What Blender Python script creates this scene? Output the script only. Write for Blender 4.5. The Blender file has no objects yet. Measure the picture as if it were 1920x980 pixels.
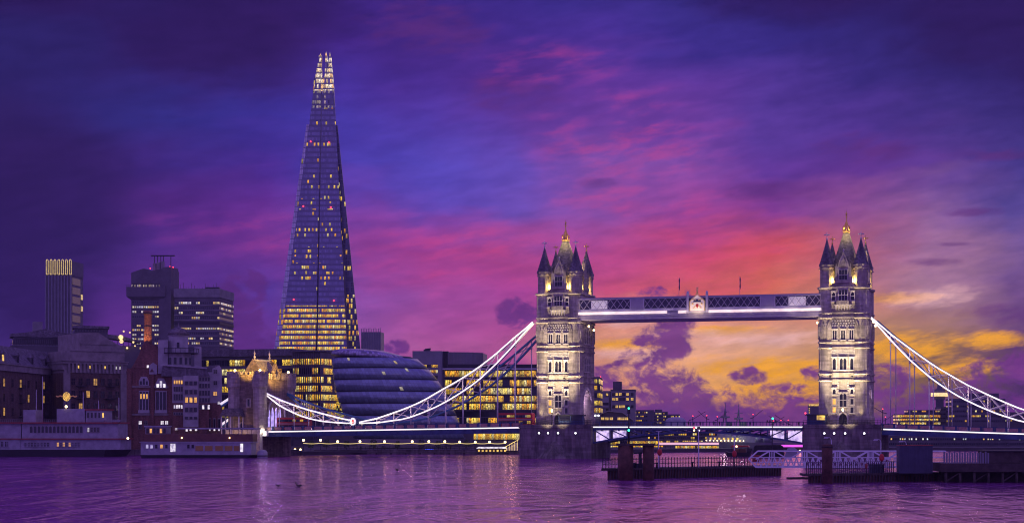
import bpy, math, random
from mathutils import Matrix, Vector
random.seed(7)
sc = bpy.context.scene
COL = sc.collection
R = math.radians
HAZE = 0.00007                       # density of the evening air
# ------------------------------------------------------------------ camera
F, PX0, HOR, CAMZ = 2940.0, 1257.0, 800.0, 9.0      # focal length and principal point in pixels of a 1920 px wide frame
cam = bpy.data.cameras.new('camera')
cam.sensor_width = 36.0
cam.lens = F / 1920 * 36
cam.shift_x = (960 - PX0) / 1920
cam.shift_y = (HOR - 490) / 1920
cam.clip_start = 1.0
cam.clip_end = 30000
camo = bpy.data.objects.new('camera', cam)
camo.location = (0, 0, CAMZ)
camo.rotation_euler = (R(90), 0, 0)
COL.objects.link(camo)
sc.camera = camo
sc.view_settings.view_transform = 'Standard'
sc.view_settings.look = 'None'
sc.view_settings.exposure = 0.0
sc.view_settings.gamma = 1.0
sc.view_settings.use_curve_mapping = False
sc.render.engine = 'CYCLES'
sc.cycles.use_denoising = True
sc.cycles.filter_width = 1.1
sc.cycles.max_bounces = 6
sc.cycles.diffuse_bounces = 2
sc.cycles.glossy_bounces = 3
sc.cycles.transmission_bounces = 3
sc.cycles.sample_clamp_indirect = 4.0
sc.cycles.caustics_reflective = False
sc.cycles.caustics_refractive = False


def lin(c, a=1.0):
    return tuple(((v / 255) / 12.92 if v / 255 <= 0.04045 else ((v / 255 + 0.055) / 1.055) ** 2.4) for v in c) + (a,)


class NT:
    """small helper to wire shader nodes"""
    def __init__(s, tree):
        s.t = tree
        s.L = tree.links

    def n(s, kind, **kw):
        x = s.t.nodes.new(kind)
        for k, v in kw.items():
            setattr(x, k, v)
        return x

    def put(s, sock, v):
        if isinstance(v, bpy.types.NodeSocket):
            s.L.new(v, sock)
        else:
            sock.default_value = v

    def m(s, op, a, b=0.0, c=0.0, clamp=False):
        x = s.n('ShaderNodeMath', operation=op)
        x.use_clamp = clamp
        s.put(x.inputs[0], a)
        s.put(x.inputs[1], b)
        s.put(x.inputs[2], c)
        return x.outputs[0]

    def mix(s, f, a, b, mode='MIX'):
        x = s.n('ShaderNodeMix', data_type='RGBA', blend_type=mode)
        s.put(x.inputs[0], f)
        s.put(x.inputs[6], a)
        s.put(x.inputs[7], b)
        return x.outputs[2]

    def xyz(s, x, y, z=0.0):
        c = s.n('ShaderNodeCombineXYZ')
        s.put(c.inputs[0], x)
        s.put(c.inputs[1], y)
        s.put(c.inputs[2], z)
        return c.outputs[0]

    def sep(s, v):
        c = s.n('ShaderNodeSeparateXYZ')
        s.put(c.inputs[0], v)
        return c.outputs

    def noise(s, v, scale, detail=3.0, rough=0.5, dist=0.0):
        x = s.n('ShaderNodeTexNoise')
        if v is not None:
            s.put(x.inputs['Vector'], v)
        x.inputs['Scale'].default_value = scale
        x.inputs['Detail'].default_value = detail
        x.inputs['Roughness'].default_value = rough
        x.inputs['Distortion'].default_value = dist
        return x.outputs['Fac']

    def step(s, v, lo, hi, out0=0.0, out1=1.0, smooth=True):
        x = s.n('ShaderNodeMapRange')
        x.interpolation_type = 'SMOOTHSTEP' if smooth else 'LINEAR'
        s.put(x.inputs[0], v)
        x.inputs[1].default_value = lo
        x.inputs[2].default_value = hi
        x.inputs[3].default_value = out0
        x.inputs[4].default_value = out1
        return x.outputs[0]

    def ramp(s, f, stops, interp='LINEAR'):
        x = s.n('ShaderNodeValToRGB')
        cr = x.color_ramp
        cr.interpolation = interp
        while len(cr.elements) < len(stops):
            cr.elements.new(0.5)
        for e, (p, c) in zip(cr.elements, stops):
            e.position = p
            e.color = c
        s.put(x.inputs[0], f)
        return x.outputs[0]


# ------------------------------------------------------------------ sky
SUN_AZ, SUN_EL = 6.0, 2.0            # degrees: right of the view axis, just above the skyline
world = bpy.data.worlds.new('World')
sc.world = world
world.use_nodes = True
wt = world.node_tree
wt.nodes.clear()
W = NT(wt)
dirv = W.n('ShaderNodeTexCoord').outputs['Generated']
dx, dy, dz = W.sep(dirv)
azr = W.m('ARCTAN2', dx, dy)
elr = W.m('ARCSINE', dz)
# drifting of the bands: long flat wisps
nv = W.xyz(W.m('MULTIPLY', azr, 9.0), W.m('MULTIPLY', W.m('ADD', elr, W.m('MULTIPLY', azr, -0.10)), 34.0), 0.0)
w1 = W.noise(nv, 1.0, 5.0, 0.58)
w2 = W.noise(W.xyz(W.m('MULTIPLY', azr, 14.0), W.m('MULTIPLY', elr, 26.0), 3.7), 1.0, 5.0, 0.6)
w3 = W.noise(W.xyz(W.m('MULTIPLY', azr, 26.0), W.m('MULTIPLY', W.m('ADD', elr, W.m('MULTIPLY', azr, -0.16)), 95.0), 8.1), 1.0, 6.0, 0.62)
w5 = W.noise(W.xyz(W.m('MULTIPLY', azr, 44.0), W.m('MULTIPLY', W.m('ADD', elr, W.m('MULTIPLY', azr, -0.16)), 150.0), 5.5), 1.0, 6.0, 0.6)
az = W.m('ADD', azr, W.m('MULTIPLY', W.m('SUBTRACT', w2, 0.5), 0.085))
el = W.m('ADD', elr, W.m('ADD', W.m('MULTIPLY', W.m('SUBTRACT', w1, 0.5), 0.050), W.m('MULTIPLY', W.m('SUBTRACT', w2, 0.5), 0.022)))


def A(px):
    return math.atan((px - PX0) / F)


def E(py):
    return math.atan((HOR - py) / F)


SKY_X = [0, 160, 320, 480, 640, 800, 960, 1120, 1280, 1440, 1600, 1760, 1920]
SKY = {
    0: [(36, 26, 92), (36, 24, 90), (37, 20, 84), (40, 22, 90), (52, 30, 115), (55, 35, 125), (52, 38, 130), (52, 40, 130), (48, 40, 125), (44, 35, 118), (40, 30, 105), (38, 28, 98), (38, 28, 94)],
    80: [(34, 26, 90), (34, 24, 88), (38, 20, 84), (46, 22, 90), (60, 32, 125), (62, 35, 125), (65, 40, 135), (68, 45, 145), (56, 42, 135), (48, 38, 125), (40, 32, 108), (38, 28, 96), (38, 27, 92)],
    160: [(34, 28, 94), (36, 28, 96), (44, 24, 95), (54, 28, 105), (62, 42, 145), (70, 42, 140), (80, 42, 135), (95, 52, 150), (90, 52, 150), (72, 48, 140), (50, 38, 120), (42, 32, 105), (40, 28, 95)],
    240: [(36, 26, 90), (38, 34, 110), (42, 40, 125), (50, 42, 140), (64, 52, 160), (76, 52, 158), (90, 56, 155), (110, 62, 155), (110, 60, 155), (85, 55, 150), (75, 48, 140), (55, 42, 120), (46, 36, 108)],
    320: [(36, 22, 84), (44, 26, 95), (56, 34, 120), (66, 40, 140), (70, 58, 168), (80, 68, 180), (94, 72, 178), (125, 75, 165), (130, 75, 165), (90, 50, 145), (95, 50, 140), (85, 55, 140), (62, 52, 130)],
    400: [(38, 20, 82), (48, 24, 95), (75, 34, 120), (95, 42, 140), (105, 58, 158), (92, 70, 178), (106, 75, 174), (135, 75, 160), (150, 65, 145), (125, 55, 140), (145, 80, 140), (140, 95, 150), (85, 70, 145)],
    480: [(38, 22, 84), (46, 26, 95), (72, 38, 125), (110, 48, 140), (135, 60, 145), (165, 62, 140), (165, 65, 135), (180, 70, 135), (195, 70, 110), (205, 80, 85), (180, 95, 110), (160, 112, 145), (115, 85, 145)],
    560: [(42, 26, 90), (60, 32, 110), (85, 42, 130), (80, 50, 145), (120, 72, 160), (160, 75, 155), (165, 65, 145), (190, 75, 115), (210, 95, 90), (210, 110, 80), (195, 125, 110), (170, 125, 145), (110, 75, 130)],
    640: [(50, 30, 100), (70, 36, 118), (95, 44, 135), (95, 48, 140), (140, 75, 155), (165, 85, 150), (170, 80, 140), (210, 140, 115), (228, 165, 140), (224, 165, 140), (180, 130, 105), (150, 108, 85), (95, 60, 105)],
    720: [(55, 32, 105), (70, 38, 120), (90, 45, 135), (105, 55, 145), (150, 75, 150), (165, 70, 140), (170, 75, 140), (205, 130, 115), (232, 165, 100), (225, 155, 55), (165, 118, 55), (120, 90, 60), (70, 45, 90)],
    800: [(55, 32, 105), (70, 38, 120), (90, 45, 135), (105, 55, 145), (150, 75, 150), (150, 65, 140), (150, 65, 140), (170, 100, 120), (180, 110, 110), (180, 110, 80), (100, 65, 90), (70, 45, 90), (45, 28, 85)],
}
amin, amax = A(0), A(1920)
fz = W.step(az, amin, amax, smooth=False)
rows = sorted(SKY)[::-1]
cur = None
for i, py in enumerate(rows):
    r_ = W.ramp(fz, [((A(x) - amin) / (amax - amin), lin(c)) for x, c in zip(SKY_X, SKY[py])], 'EASE' if False else 'LINEAR')
    cur = r_ if cur is None else W.mix(W.step(el, E(rows[i - 1]), E(py), smooth=False), cur, r_)


def blobs(lst, noise_amp, nz, lo, hi, a_=None, e_=None, top=1.0):
    """largest of several soft ellipses (pixel centre, pixel radii), its rim broken up by noise"""
    f = None
    for (cx, cy, rx, ry) in lst:
        qx = W.m('MULTIPLY', W.m('SUBTRACT', a_ or azr, A(cx)), F / rx)
        qy = W.m('MULTIPLY', W.m('SUBTRACT', e_ or elr, E(cy)), F / ry)
        q = W.m('SUBTRACT', 1.0, W.m('ADD', W.m('MULTIPLY', qx, qx), W.m('MULTIPLY', qy, qy)))
        f = q if f is None else W.m('MAXIMUM', f, q)
    f = W.m('MINIMUM', W.m('MAXIMUM', f, -2.0), top)
    f = W.m('ADD', f, W.m('MULTIPLY', W.m('SUBTRACT', nz, 0.5), noise_amp))
    return W.step(f, lo, hi)


# rosy high wisps
pinkm = blobs([(820, 470, 260, 110), (1330, 480, 260, 110), (1180, 260, 230, 130), (420, 440, 200, 40), (560, 475, 150, 45), (1020, 130, 180, 60), (1240, 380, 260, 50)], 2.6, w2, 0.0, 1.3)
pinkm = W.m('MULTIPLY', pinkm, W.step(w3, 0.42, 0.68))
pk = W.mix(W.step(az, A(250), A(900)), lin((120, 44, 125)), lin((200, 62, 115)))
cur = W.mix(W.m('MULTIPLY', pinkm, 0.42), cur, pk)
# golden and rose bands near the set sun
gold = blobs([(1180, 645, 120, 16), (1420, 690, 190, 28), (1470, 730, 130, 22), (1700, 650, 130, 40), (1350, 620, 150, 12), (1680, 560, 90, 14), (1760, 690, 130, 26), (1850, 640, 120, 20), (1500, 690, 90, 26)], 3.4, w5, 0.0, 1.25)
cur = W.mix(W.m('MULTIPLY', gold, 0.88), cur, lin((232, 158, 18)))
rose = blobs([(1430, 635, 160, 22), (1180, 665, 110, 18), (1300, 625, 120, 12), (1740, 560, 120, 26), (1180, 600, 90, 18)], 3.4, w5, 0.0, 1.8)
cur = W.mix(W.m('MULTIPLY', rose, 0.75), cur, lin((226, 176, 178)))
gloom = blobs([(430, 100, 230, 120), (70, 390, 190, 200), (560, 40, 150, 70), (60, 560, 120, 100), (1940, 40, 340, 150), (1500, 0, 240, 60), (10, 20, 200, 100)], 2.2, w2, 0.0, 1.1)
cur = W.mix(W.m('MULTIPLY', gloom, 0.85), cur, lin((36, 18, 80)))
# purple streaks and heaps of low cloud
streak = blobs([(1450, 360, 170, 22), (1620, 285, 120, 32), (1840, 405, 80, 9), (1757, 496, 60, 9), (1790, 463, 40, 5), (960, 180, 110, 40), (800, 60, 130, 60), (1880, 590, 90, 30), (1860, 300, 110, 14), (1120, 345, 50, 14)], 3.6, w5, 0.0, 1.5)
cur = W.mix(W.m('MULTIPLY', streak, 0.62), cur, lin((84, 38, 108)))
cn = W.noise(W.xyz(W.m('MULTIPLY', azr, 46.0), W.m('MULTIPLY', elr, 66.0), 1.3), 1.0, 8.0, 0.62, 0.5)
cn2 = W.noise(W.xyz(W.m('MULTIPLY', azr, 190.0), W.m('MULTIPLY', elr, 230.0), 6.1), 1.0, 6.0, 0.62, 0.6)
cmix = W.m('ADD', W.m('MULTIPLY', cn, 0.78), W.m('MULTIPLY', cn2, 0.22))
puff = blobs([(1268, 590, 46, 46), (1240, 640, 62, 36), (1200, 680, 60, 34), (1165, 705, 66, 30), (1262, 730, 96, 44), (1335, 746, 72, 36), (1388, 752, 50, 34), (1404, 706, 40, 20), (1455, 744, 56, 28), (1508, 740, 44, 22),
              (1310, 800, 340, 46), (1520, 792, 120, 34), (1895, 735, 120, 70), (1840, 700, 60, 26), (1690, 745, 76, 50), (1760, 800, 280, 38), (464, 548, 44, 34), (456, 602, 38, 40), (478, 650, 72, 38), (972, 588, 46, 30),
              (742, 652, 24, 14), (1225, 548, 34, 14), (1530, 700, 30, 18), (1660, 705, 60, 26)], 4.6, cmix, -0.1, 0.75, top=0.5)
bank = blobs([(1300, 838, 260, 104), (1480, 825, 200, 72), (1800, 820, 260, 80), (480, 690, 90, 60)], 2.0, cmix, -0.05, 0.4)
puff = W.m('MAXIMUM', puff, bank)
pcol = W.mix(W.step(az, A(300), A(1000)), lin((82, 38, 118)), W.mix(W.step(cn, 0.3, 0.7), lin((84, 40, 124)), lin((112, 52, 126))))
cur = W.mix(W.m('MULTIPLY', puff, 0.95), cur, pcol)
# fine mottling
cur = W.mix(1.0, cur, W.mix(W.step(W.m('ADD', W.m('MULTIPLY', w3, 0.6), W.m('MULTIPLY', w5, 0.4)), 0.33, 0.67), (0.82, 0.82, 0.86, 1), (1.15, 1.13, 1.09, 1)), 'MULTIPLY')
# beyond the frame: up to the zenith and round to the east behind the camera
cur = W.mix(W.step(elr, E(0), R(45)), cur, lin((88, 62, 186)))
cur = W.mix(W.step(W.m('ABSOLUTE', W.m('SUBTRACT', azr, R(-5))), R(24), R(75)), cur, lin((134, 106, 206)))
cur = W.mix(W.step(elr, R(-6), R(-0.5)), lin((30, 18, 60)), cur)
bg = W.n('ShaderNodeBackground')
W.put(bg.inputs[0], cur)
bg.inputs[1].default_value = 1.10
nish = W.n('ShaderNodeTexSky', sky_type='NISHITA')
nish.sun_disc = False
nish.sun_elevation = R(SUN_EL)
nish.sun_rotation = R(SUN_AZ)
bg2 = W.n('ShaderNodeBackground')
W.put(bg2.inputs[0], nish.outputs[0])
bg2.inputs[1].default_value = 0.0003
add = W.n('ShaderNodeAddShader')
W.L.new(bg.outputs[0], add.inputs[0])
W.L.new(bg2.outputs[0], add.inputs[1])
wo = W.n('ShaderNodeOutputWorld')
W.L.new(add.outputs[0], wo.inputs[0])
# the afterglow: very weak, very broad, from where the sun went down
sun = bpy.data.lights.new('afterglow', 'SUN')
sun.energy = 0.25
sun.angle = R(50)
sun.color = (1.0, 0.62, 0.55)
suno = bpy.data.objects.new('afterglow', sun)
sd = Vector((math.sin(R(SUN_AZ)) * math.cos(R(8)), math.cos(R(SUN_AZ)) * math.cos(R(8)), math.sin(R(8))))
suno.rotation_euler = sd.to_track_quat('Z', 'Y').to_euler()
suno.location = (60, 900, 300)
COL.objects.link(suno)


# ------------------------------------------------------------------ mesh helpers
class MB:
    def __init__(s, M=None):
        s.v, s.f, s.uv, s.sm = [], [], {}, set()
        s.M = M

    def add(s, pts):
        i0 = len(s.v)
        for p in pts:
            p = Vector(p)
            s.v.append(tuple(s.M @ p) if s.M is not None else tuple(p))
        return i0

    def face(s, idx, uv=None, smooth=False):
        if uv:
            s.uv[len(s.f)] = uv
        if smooth:
            s.sm.add(len(s.f))
        s.f.append(tuple(idx))

    def quad(s, a, b, c, d, uv=None):
        i = s.add([a, b, c, d])
        s.face((i, i + 1, i + 2, i + 3), uv)
        return s

    def box(s, x0, x1, y0, y1, z0, z1):
        i = s.add([(x0, y0, z0), (x1, y0, z0), (x1, y1, z0), (x0, y1, z0), (x0, y0, z1), (x1, y0, z1), (x1, y1, z1), (x0, y1, z1)])
        for q in ((3, 2, 1, 0), (4, 5, 6, 7), (0, 1, 5, 4), (1, 2, 6, 5), (2, 3, 7, 6), (3, 0, 4, 7)):
            s.face([i + k for k in q])
        return s

    def uvbox(s, x0, x1, y0, y1, z0, z1, nu, nv, v0=0.0, u0=0.0):
        """box whose four upright faces carry a pane grid of nu by nv cells on the front"""
        cu = nu / max(abs(x1 - x0), 1e-6)
        d = abs(y1 - y0) * cu
        P = [(x0, y0), (x1, y0), (x1, y1), (x0, y1)]
        W_ = [nu, d, nu, d]
        acc = u0
        for k in range(4):
            (ax, ay), (bx, by) = P[k], P[(k + 1) % 4]
            s.quad((ax, ay, z0), (bx, by, z0), (bx, by, z1), (ax, ay, z1), [(acc, v0), (acc + W_[k], v0), (acc + W_[k], v0 + nv), (acc, v0 + nv)])
            acc += W_[k]
        s.quad((x0, y0, z1), (x1, y0, z1), (x1, y1, z1), (x0, y1, z1), [(0.01, 0.01)] * 4)
        s.quad((x0, y1, z0), (x1, y1, z0), (x1, y0, z0), (x0, y0, z0), [(0.01, 0.01)] * 4)
        return s

    def prism(s, poly, z0, z1, top=None, cap=True):
        n = len(poly)
        top = top or poly
        i = s.add([(x, y, z0) for x, y in poly] + [(x, y, z1) for x, y in top])
        for k in range(n):
            s.face((i + k, i + (k + 1) % n, i + n + (k + 1) % n, i + n + k))
        if cap:
            s.face([i + n + k for k in range(n)])
            s.face([i + k for k in range(n)][::-1])
        return s

    def slab(s, poly, y0, y1):
        """outline in x,z given a thickness from y0 (front) to y1"""
        n = len(poly)
        i = s.add([(x, y0, z) for x, z in poly] + [(x, y1, z) for x, z in poly])
        for k in range(n):
            s.face((i + k, i + n + k, i + n + (k + 1) % n, i + (k + 1) % n))
        s.face([i + k for k in range(n)])
        s.face([i + n + k for k in range(n)][::-1])
        return s

    def lathe(s, cx, cy, prof, n=12, smooth=True, ph=0.0):
        rings = []
        for r, z in prof:
            if r < 1e-4:
                rings.append([s.add([(cx, cy, z)])])
            else:
                i = s.add([(cx + r * math.cos(ph + 2 * math.pi * k / n), cy + r * math.sin(ph + 2 * math.pi * k / n), z) for k in range(n)])
                rings.append([i + k for k in range(n)])
        for a, b in zip(rings, rings[1:]):
            for k in range(n):
                k2 = (k + 1) % n
                if len(a) == 1 and len(b) == 1:
                    continue
                if len(a) == 1:
                    s.face((a[0], b[k2], b[k]), smooth=smooth)
                elif len(b) == 1:
                    s.face((a[k], a[k2], b[0]), smooth=smooth)
                else:
                    s.face((a[k], a[k2], b[k2], b[k]), smooth=smooth)
        if len(rings[0]) > 1:
            s.face(rings[0][::-1])
        if len(rings[-1]) > 1:
            s.face(rings[-1])
        return s

    def bar(s, p, q, w, h=None):
        """rectangular bar from p to q, w across and h high"""
        h = h or w
        p, q = Vector(p), Vector(q)
        d = (q - p).normalized()
        up = Vector((0, 0, 1)) if abs(d.z) < 0.95 else Vector((0, 1, 0))
        a = d.cross(up).normalized()
        b = a.cross(d).normalized()
        pts = []
        for e in (p, q):
            for sa, sb in ((-1, -1), (1, -1), (1, 1), (-1, 1)):
                pts.append(e + a * sa * w / 2 + b * sb * h / 2)
        i = s.add(pts)
        for k in range(4):
            s.face((i + k, i + (k + 1) % 4, i + 4 + (k + 1) % 4, i + 4 + k))
        s.face((i + 3, i + 2, i + 1, i))
        s.face((i + 4, i + 5, i + 6, i + 7))
        return s

    def poly(s, pts, w, h=None):
        for a, b in zip(pts, pts[1:]):
            s.bar(a, b, w, h)
        return s

    def tube(s, p, q, r, n=6, r2=None):
        r2 = r if r2 is None else r2
        p, q = Vector(p), Vector(q)
        d = (q - p).normalized()
        up = Vector((0, 0, 1)) if abs(d.z) < 0.95 else Vector((0, 1, 0))
        a = d.cross(up).normalized()
        b = a.cross(d).normalized()
        i = s.add([p + (a * math.cos(2 * math.pi * k / n) + b * math.sin(2 * math.pi * k / n)) * r for k in range(n)] +
                  [q + (a * math.cos(2 * math.pi * k / n) + b * math.sin(2 * math.pi * k / n)) * r2 for k in range(n)])
        for k in range(n):
            s.face((i + k, i + (k + 1) % n, i + n + (k + 1) % n, i + n + k), smooth=True)
        s.face([i + k for k in range(n)][::-1])
        s.face([i + n + k for k in range(n)])
        return s

    def ball(s, c, r, n=10, sz=1.0):
        m = n // 2
        return s.lathe(c[0], c[1], [(r * math.sin(math.pi * k / m), c[2] - r * sz * math.cos(math.pi * k / m)) for k in range(m + 1)], n)

    def build(s, name, mat, parent=None):
        me = bpy.data.meshes.new(name)
        me.from_pydata(s.v, [], s.f)
        if s.uv:
            l = me.uv_layers.new(name='UVMap')
            for fi, uvs in s.uv.items():
                for k, li in enumerate(me.polygons[fi].loop_indices):
                    l.data[li].uv = uvs[k]
        for fi in s.sm:
            me.polygons[fi].use_smooth = True
        me.materials.append(mat)
        me.update()
        o = bpy.data.objects.new(name, me)
        COL.objects.link(o)
        if parent is not None:
            o.parent = parent
            if parent.type == 'EMPTY':
                o.location.z = -parent.location.z        # geometry is written in heights above the water
        return o


def thing(name, label, cat, loc=(0, 0, 0), rz=0.0, group=None):
    o = bpy.data.objects.new(name, None)
    COL.objects.link(o)
    o.location = loc
    o.rotation_euler = (0, 0, rz)
    o['label'] = label
    o['category'] = cat
    if group:
        o['group'] = group
    return o


def tag(o, label, cat, group=None):
    o['label'] = label
    o['category'] = cat
    if group:
        o['group'] = group
    return o


def copy_tree(o, parent=None):
    kids = list(o.children)
    c = o.copy()
    COL.objects.link(c)
    if parent is not None:
        c.parent = parent
    for k in kids:
        copy_tree(k, c)
    return c


ORD = ['first', 'second', 'third', 'fourth', 'fifth', 'sixth', 'seventh', 'eighth', 'ninth', 'tenth', 'eleventh', 'twelfth', 'thirteenth', 'fourteenth', 'fifteenth', 'sixteenth']


def X(px, Y):
    return (px - PX0) / F * Y


def Z(py, Y):
    return CAMZ + (HOR - py) / F * Y


# ------------------------------------------------------------------ materials
def mat(name):
    m = bpy.data.materials.new(name)
    m.use_nodes = True
    t = NT(m.node_tree)
    return m, t, m.node_tree.nodes['Principled BSDF']


def plain(name, col, rough=0.7, metal=0.0, var=0.25, scale=0.6, bump=0.0, spec=0.5):
    m, t, b = mat(name)
    co = t.n('ShaderNodeTexCoord').outputs['Object']
    nz = t.noise(co, scale, 6.0, 0.65)
    lo = tuple(c * (1 - var) for c in col) + (1,)
    hi = tuple(min(1, c * (1 + var)) for c in col) + (1,)
    t.put(b.inputs['Base Color'], t.mix(t.step(nz, 0.3, 0.7), lo, hi))
    b.inputs['Roughness'].default_value = rough
    b.inputs['Metallic'].default_value = metal
    b.inputs['Specular IOR Level'].default_value = spec
    if bump:
        bp = t.n('ShaderNodeBump')
        bp.inputs['Strength'].default_value = 0.6
        bp.inputs['Distance'].default_value = bump
        t.put(bp.inputs['Height'], t.noise(co, scale * 6, 4.0))
        t.put(b.inputs['Normal'], bp.outputs[0])
    return m


def masonry(name, col, cw, ch, mortar=0.75, var=0.3, rough=0.85, bump=0.05, stain=0.35):
    """coursed stone or brick; courses run round every upright face"""
    m, t, b = mat(name)
    g = t.n('ShaderNodeTexCoord').outputs['Object']
    x, y, z = t.sep(g)
    v = t.xyz(t.m('ADD', x, t.m('MULTIPLY', y, 0.83)), z, 0)
    br = t.n('ShaderNodeTexBrick')
    t.put(br.inputs['Vector'], v)
    br.inputs['Scale'].default_value = 1.0
    br.inputs['Brick Width'].default_value = cw
    br.inputs['Row Height'].default_value = ch
    br.inputs['Mortar Size'].default_value = 0.012 * cw
    br.inputs['Mortar Smooth'].default_value = 0.3
    br.inputs['Color1'].default_value = tuple(c * (1 - var) for c in col) + (1,)
    br.inputs['Color2'].default_value = tuple(min(1, c * (1 + var)) for c in col) + (1,)
    br.inputs['Mortar'].default_value = tuple(c * mortar for c in col) + (1,)
    streak = t.noise(t.xyz(t.m('MULTIPLY', x, 0.7), t.m('MULTIPLY', y, 0.7), t.m('MULTIPLY', z, 0.12)), 1.0, 6.0, 0.65)
    c = t.mix(1.0, br.outputs[0], t.mix(t.step(streak, 0.35, 0.65), (1 - stain, 1 - stain, 1 - stain, 1), (1.08, 1.08, 1.08, 1)), 'MULTIPLY')
    t.put(b.inputs['Base Color'], c)
    b.inputs['Roughness'].default_value = rough
    b.inputs['Specular IOR Level'].default_value = 0.3
    bp = t.n('ShaderNodeBump')
    bp.inputs['Strength'].default_value = 0.7
    bp.inputs['Distance'].default_value = bump
    t.put(bp.inputs['Height'], t.m('ADD', t.m('MULTIPLY', br.outputs['Fac'], -0.6), t.noise(g, 2.2, 5.0, 0.6)))
    t.put(b.inputs['Normal'], bp.outputs[0])
    return m


def glow(name, col, strength, sample=True, vary=0.0):
    m, t, b = mat(name)
    b.inputs['Base Color'].default_value = tuple(min(.8, c) for c in col[:3]) + (1,)
    b.inputs['Roughness'].default_value = 0.6
    b.inputs['Emission Color'].default_value = tuple(col[:3]) + (1,)
    b.inputs['Emission Strength'].default_value = strength
    if vary:
        co = t.n('ShaderNodeTexCoord').outputs['Object']
        t.put(b.inputs['Emission Strength'], t.step(t.noise(co, 0.9, 4.0, 0.6), 0.3, 0.7, strength * (1 - vary), strength * (1 + vary)))
    m.cycles.emission_sampling = 'AUTO' if sample else 'NONE'
    return m


def panes(name, lit, strength=1.1, ramp=None, glass=(0.02, 0.02, 0.035), frame=(0.05, 0.05, 0.06), mx=0.10, my=0.12, rowvar=0.6, rough=0.12, clutter=0.55, band=None, run=1.0, metal=0.0, gvar=.45):
    """a glazed strip: UV counts panes; some panes have their lights on, with the furniture and people inside left as uneven brightness"""
    m, t, b = mat(name)
    uv = t.n('ShaderNodeTexCoord').outputs['UV']
    rnd = t.n('ShaderNodeObjectInfo').outputs['Random']
    u, v, _ = t.sep(uv)
    cu, cv = t.m('FLOOR', u), t.m('FLOOR', v)
    fu, fv = t.m('FRACT', u), t.m('FRACT', v)
    wn = t.n('ShaderNodeTexWhiteNoise', noise_dimensions='3D')
    t.put(wn.inputs['Vector'], t.xyz(t.m('FLOOR', t.m('DIVIDE', cu, run)), cv, t.m('MULTIPLY', rnd, 97.0)))
    wn1 = t.n('ShaderNodeTexWhiteNoise', noise_dimensions='3D')
    t.put(wn1.inputs['Vector'], t.xyz(cu, cv, t.m('MULTIPLY', rnd, 41.0)))
    wr = t.n('ShaderNodeTexWhiteNoise', noise_dimensions='2D')
    t.put(wr.inputs['Vector'], t.xyz(cv, t.m('MULTIPLY', rnd, 31.0)))
    patch = t.noise(t.xyz(t.m('MULTIPLY', u, 0.13), t.m('MULTIPLY', cv, 0.7), t.m('MULTIPLY', rnd, 53.0)), 1.0, 1.0)
    thr = t.m('ADD', lit, t.m('ADD', t.m('MULTIPLY', t.m('SUBTRACT', wr.outputs[0], 0.5), rowvar), t.m('MULTIPLY', t.m('SUBTRACT', patch, 0.5), min(1.1, lit * 3))))
    if band:
        for (v0, v1, d) in band:
            inside = t.m('MULTIPLY', t.m('GREATER_THAN', v, v0), t.m('LESS_THAN', v, v1))
            thr = t.m('ADD', thr, t.m('MULTIPLY', inside, d))
    on = t.m('LESS_THAN', wn.outputs[0], thr)
    inpane = t.m('MULTIPLY', t.m('MULTIPLY', t.m('GREATER_THAN', fu, mx / 2), t.m('LESS_THAN', fu, 1 - mx / 2)), t.m('MULTIPLY', t.m('GREATER_THAN', fv, my / 2), t.m('LESS_THAN', fv, 1 - my / 2)))
    nz = t.noise(t.xyz(t.m('MULTIPLY', u, 2.9), t.m('MULTIPLY', v, 3.4), t.m('MULTIPLY', rnd, 11.0)), 1.0, 3.0, 0.6)
    cl = t.m('MULTIPLY', t.step(nz, 0.38, 0.58, 1 - clutter, 1.15), t.step(fv, 0.0, 0.7, 0.5, 1.12))
    pane_v = t.step(wn1.outputs[0], 0.0, 1.0, 0.5, 1.2)
    es = t.m('MULTIPLY', t.m('MULTIPLY', t.m('MULTIPLY', on, inpane), t.m('MULTIPLY', cl, pane_v)), strength)
    ramp = ramp or [(0.0, lin((255, 164, 34))), (0.45, lin((255, 200, 62))), (0.8, lin((255, 224, 104))), (1.0, lin((255, 238, 180)))]
    cs = t.n('ShaderNodeSeparateColor')
    t.put(cs.inputs[0], wn1.outputs[1])
    t.put(b.inputs['Emission Color'], t.ramp(cs.outputs[1], ramp))
    t.put(b.inputs['Emission Strength'], es)
    gv = t.step(cs.outputs[2], 0, 1, 1 - gvar, 1 + gvar)
    gcol = t.mix(1.0, glass + (1,), t.xyz(gv, gv, gv), 'MULTIPLY')
    gcol = t.mix(on, gcol, (0.02, 0.015, 0.01, 1))           # a lit pane is seen into, not mirrored
    t.put(b.inputs['Base Color'], t.mix(inpane, frame + (1,), gcol))
    t.put(b.inputs['Roughness'], t.mix(inpane, (0.5,) * 3 + (1,), (rough,) * 3 + (1,)))
    b.inputs['Metallic'].default_value = metal
    m.cycles.emission_sampling = 'NONE'
    return m


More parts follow.
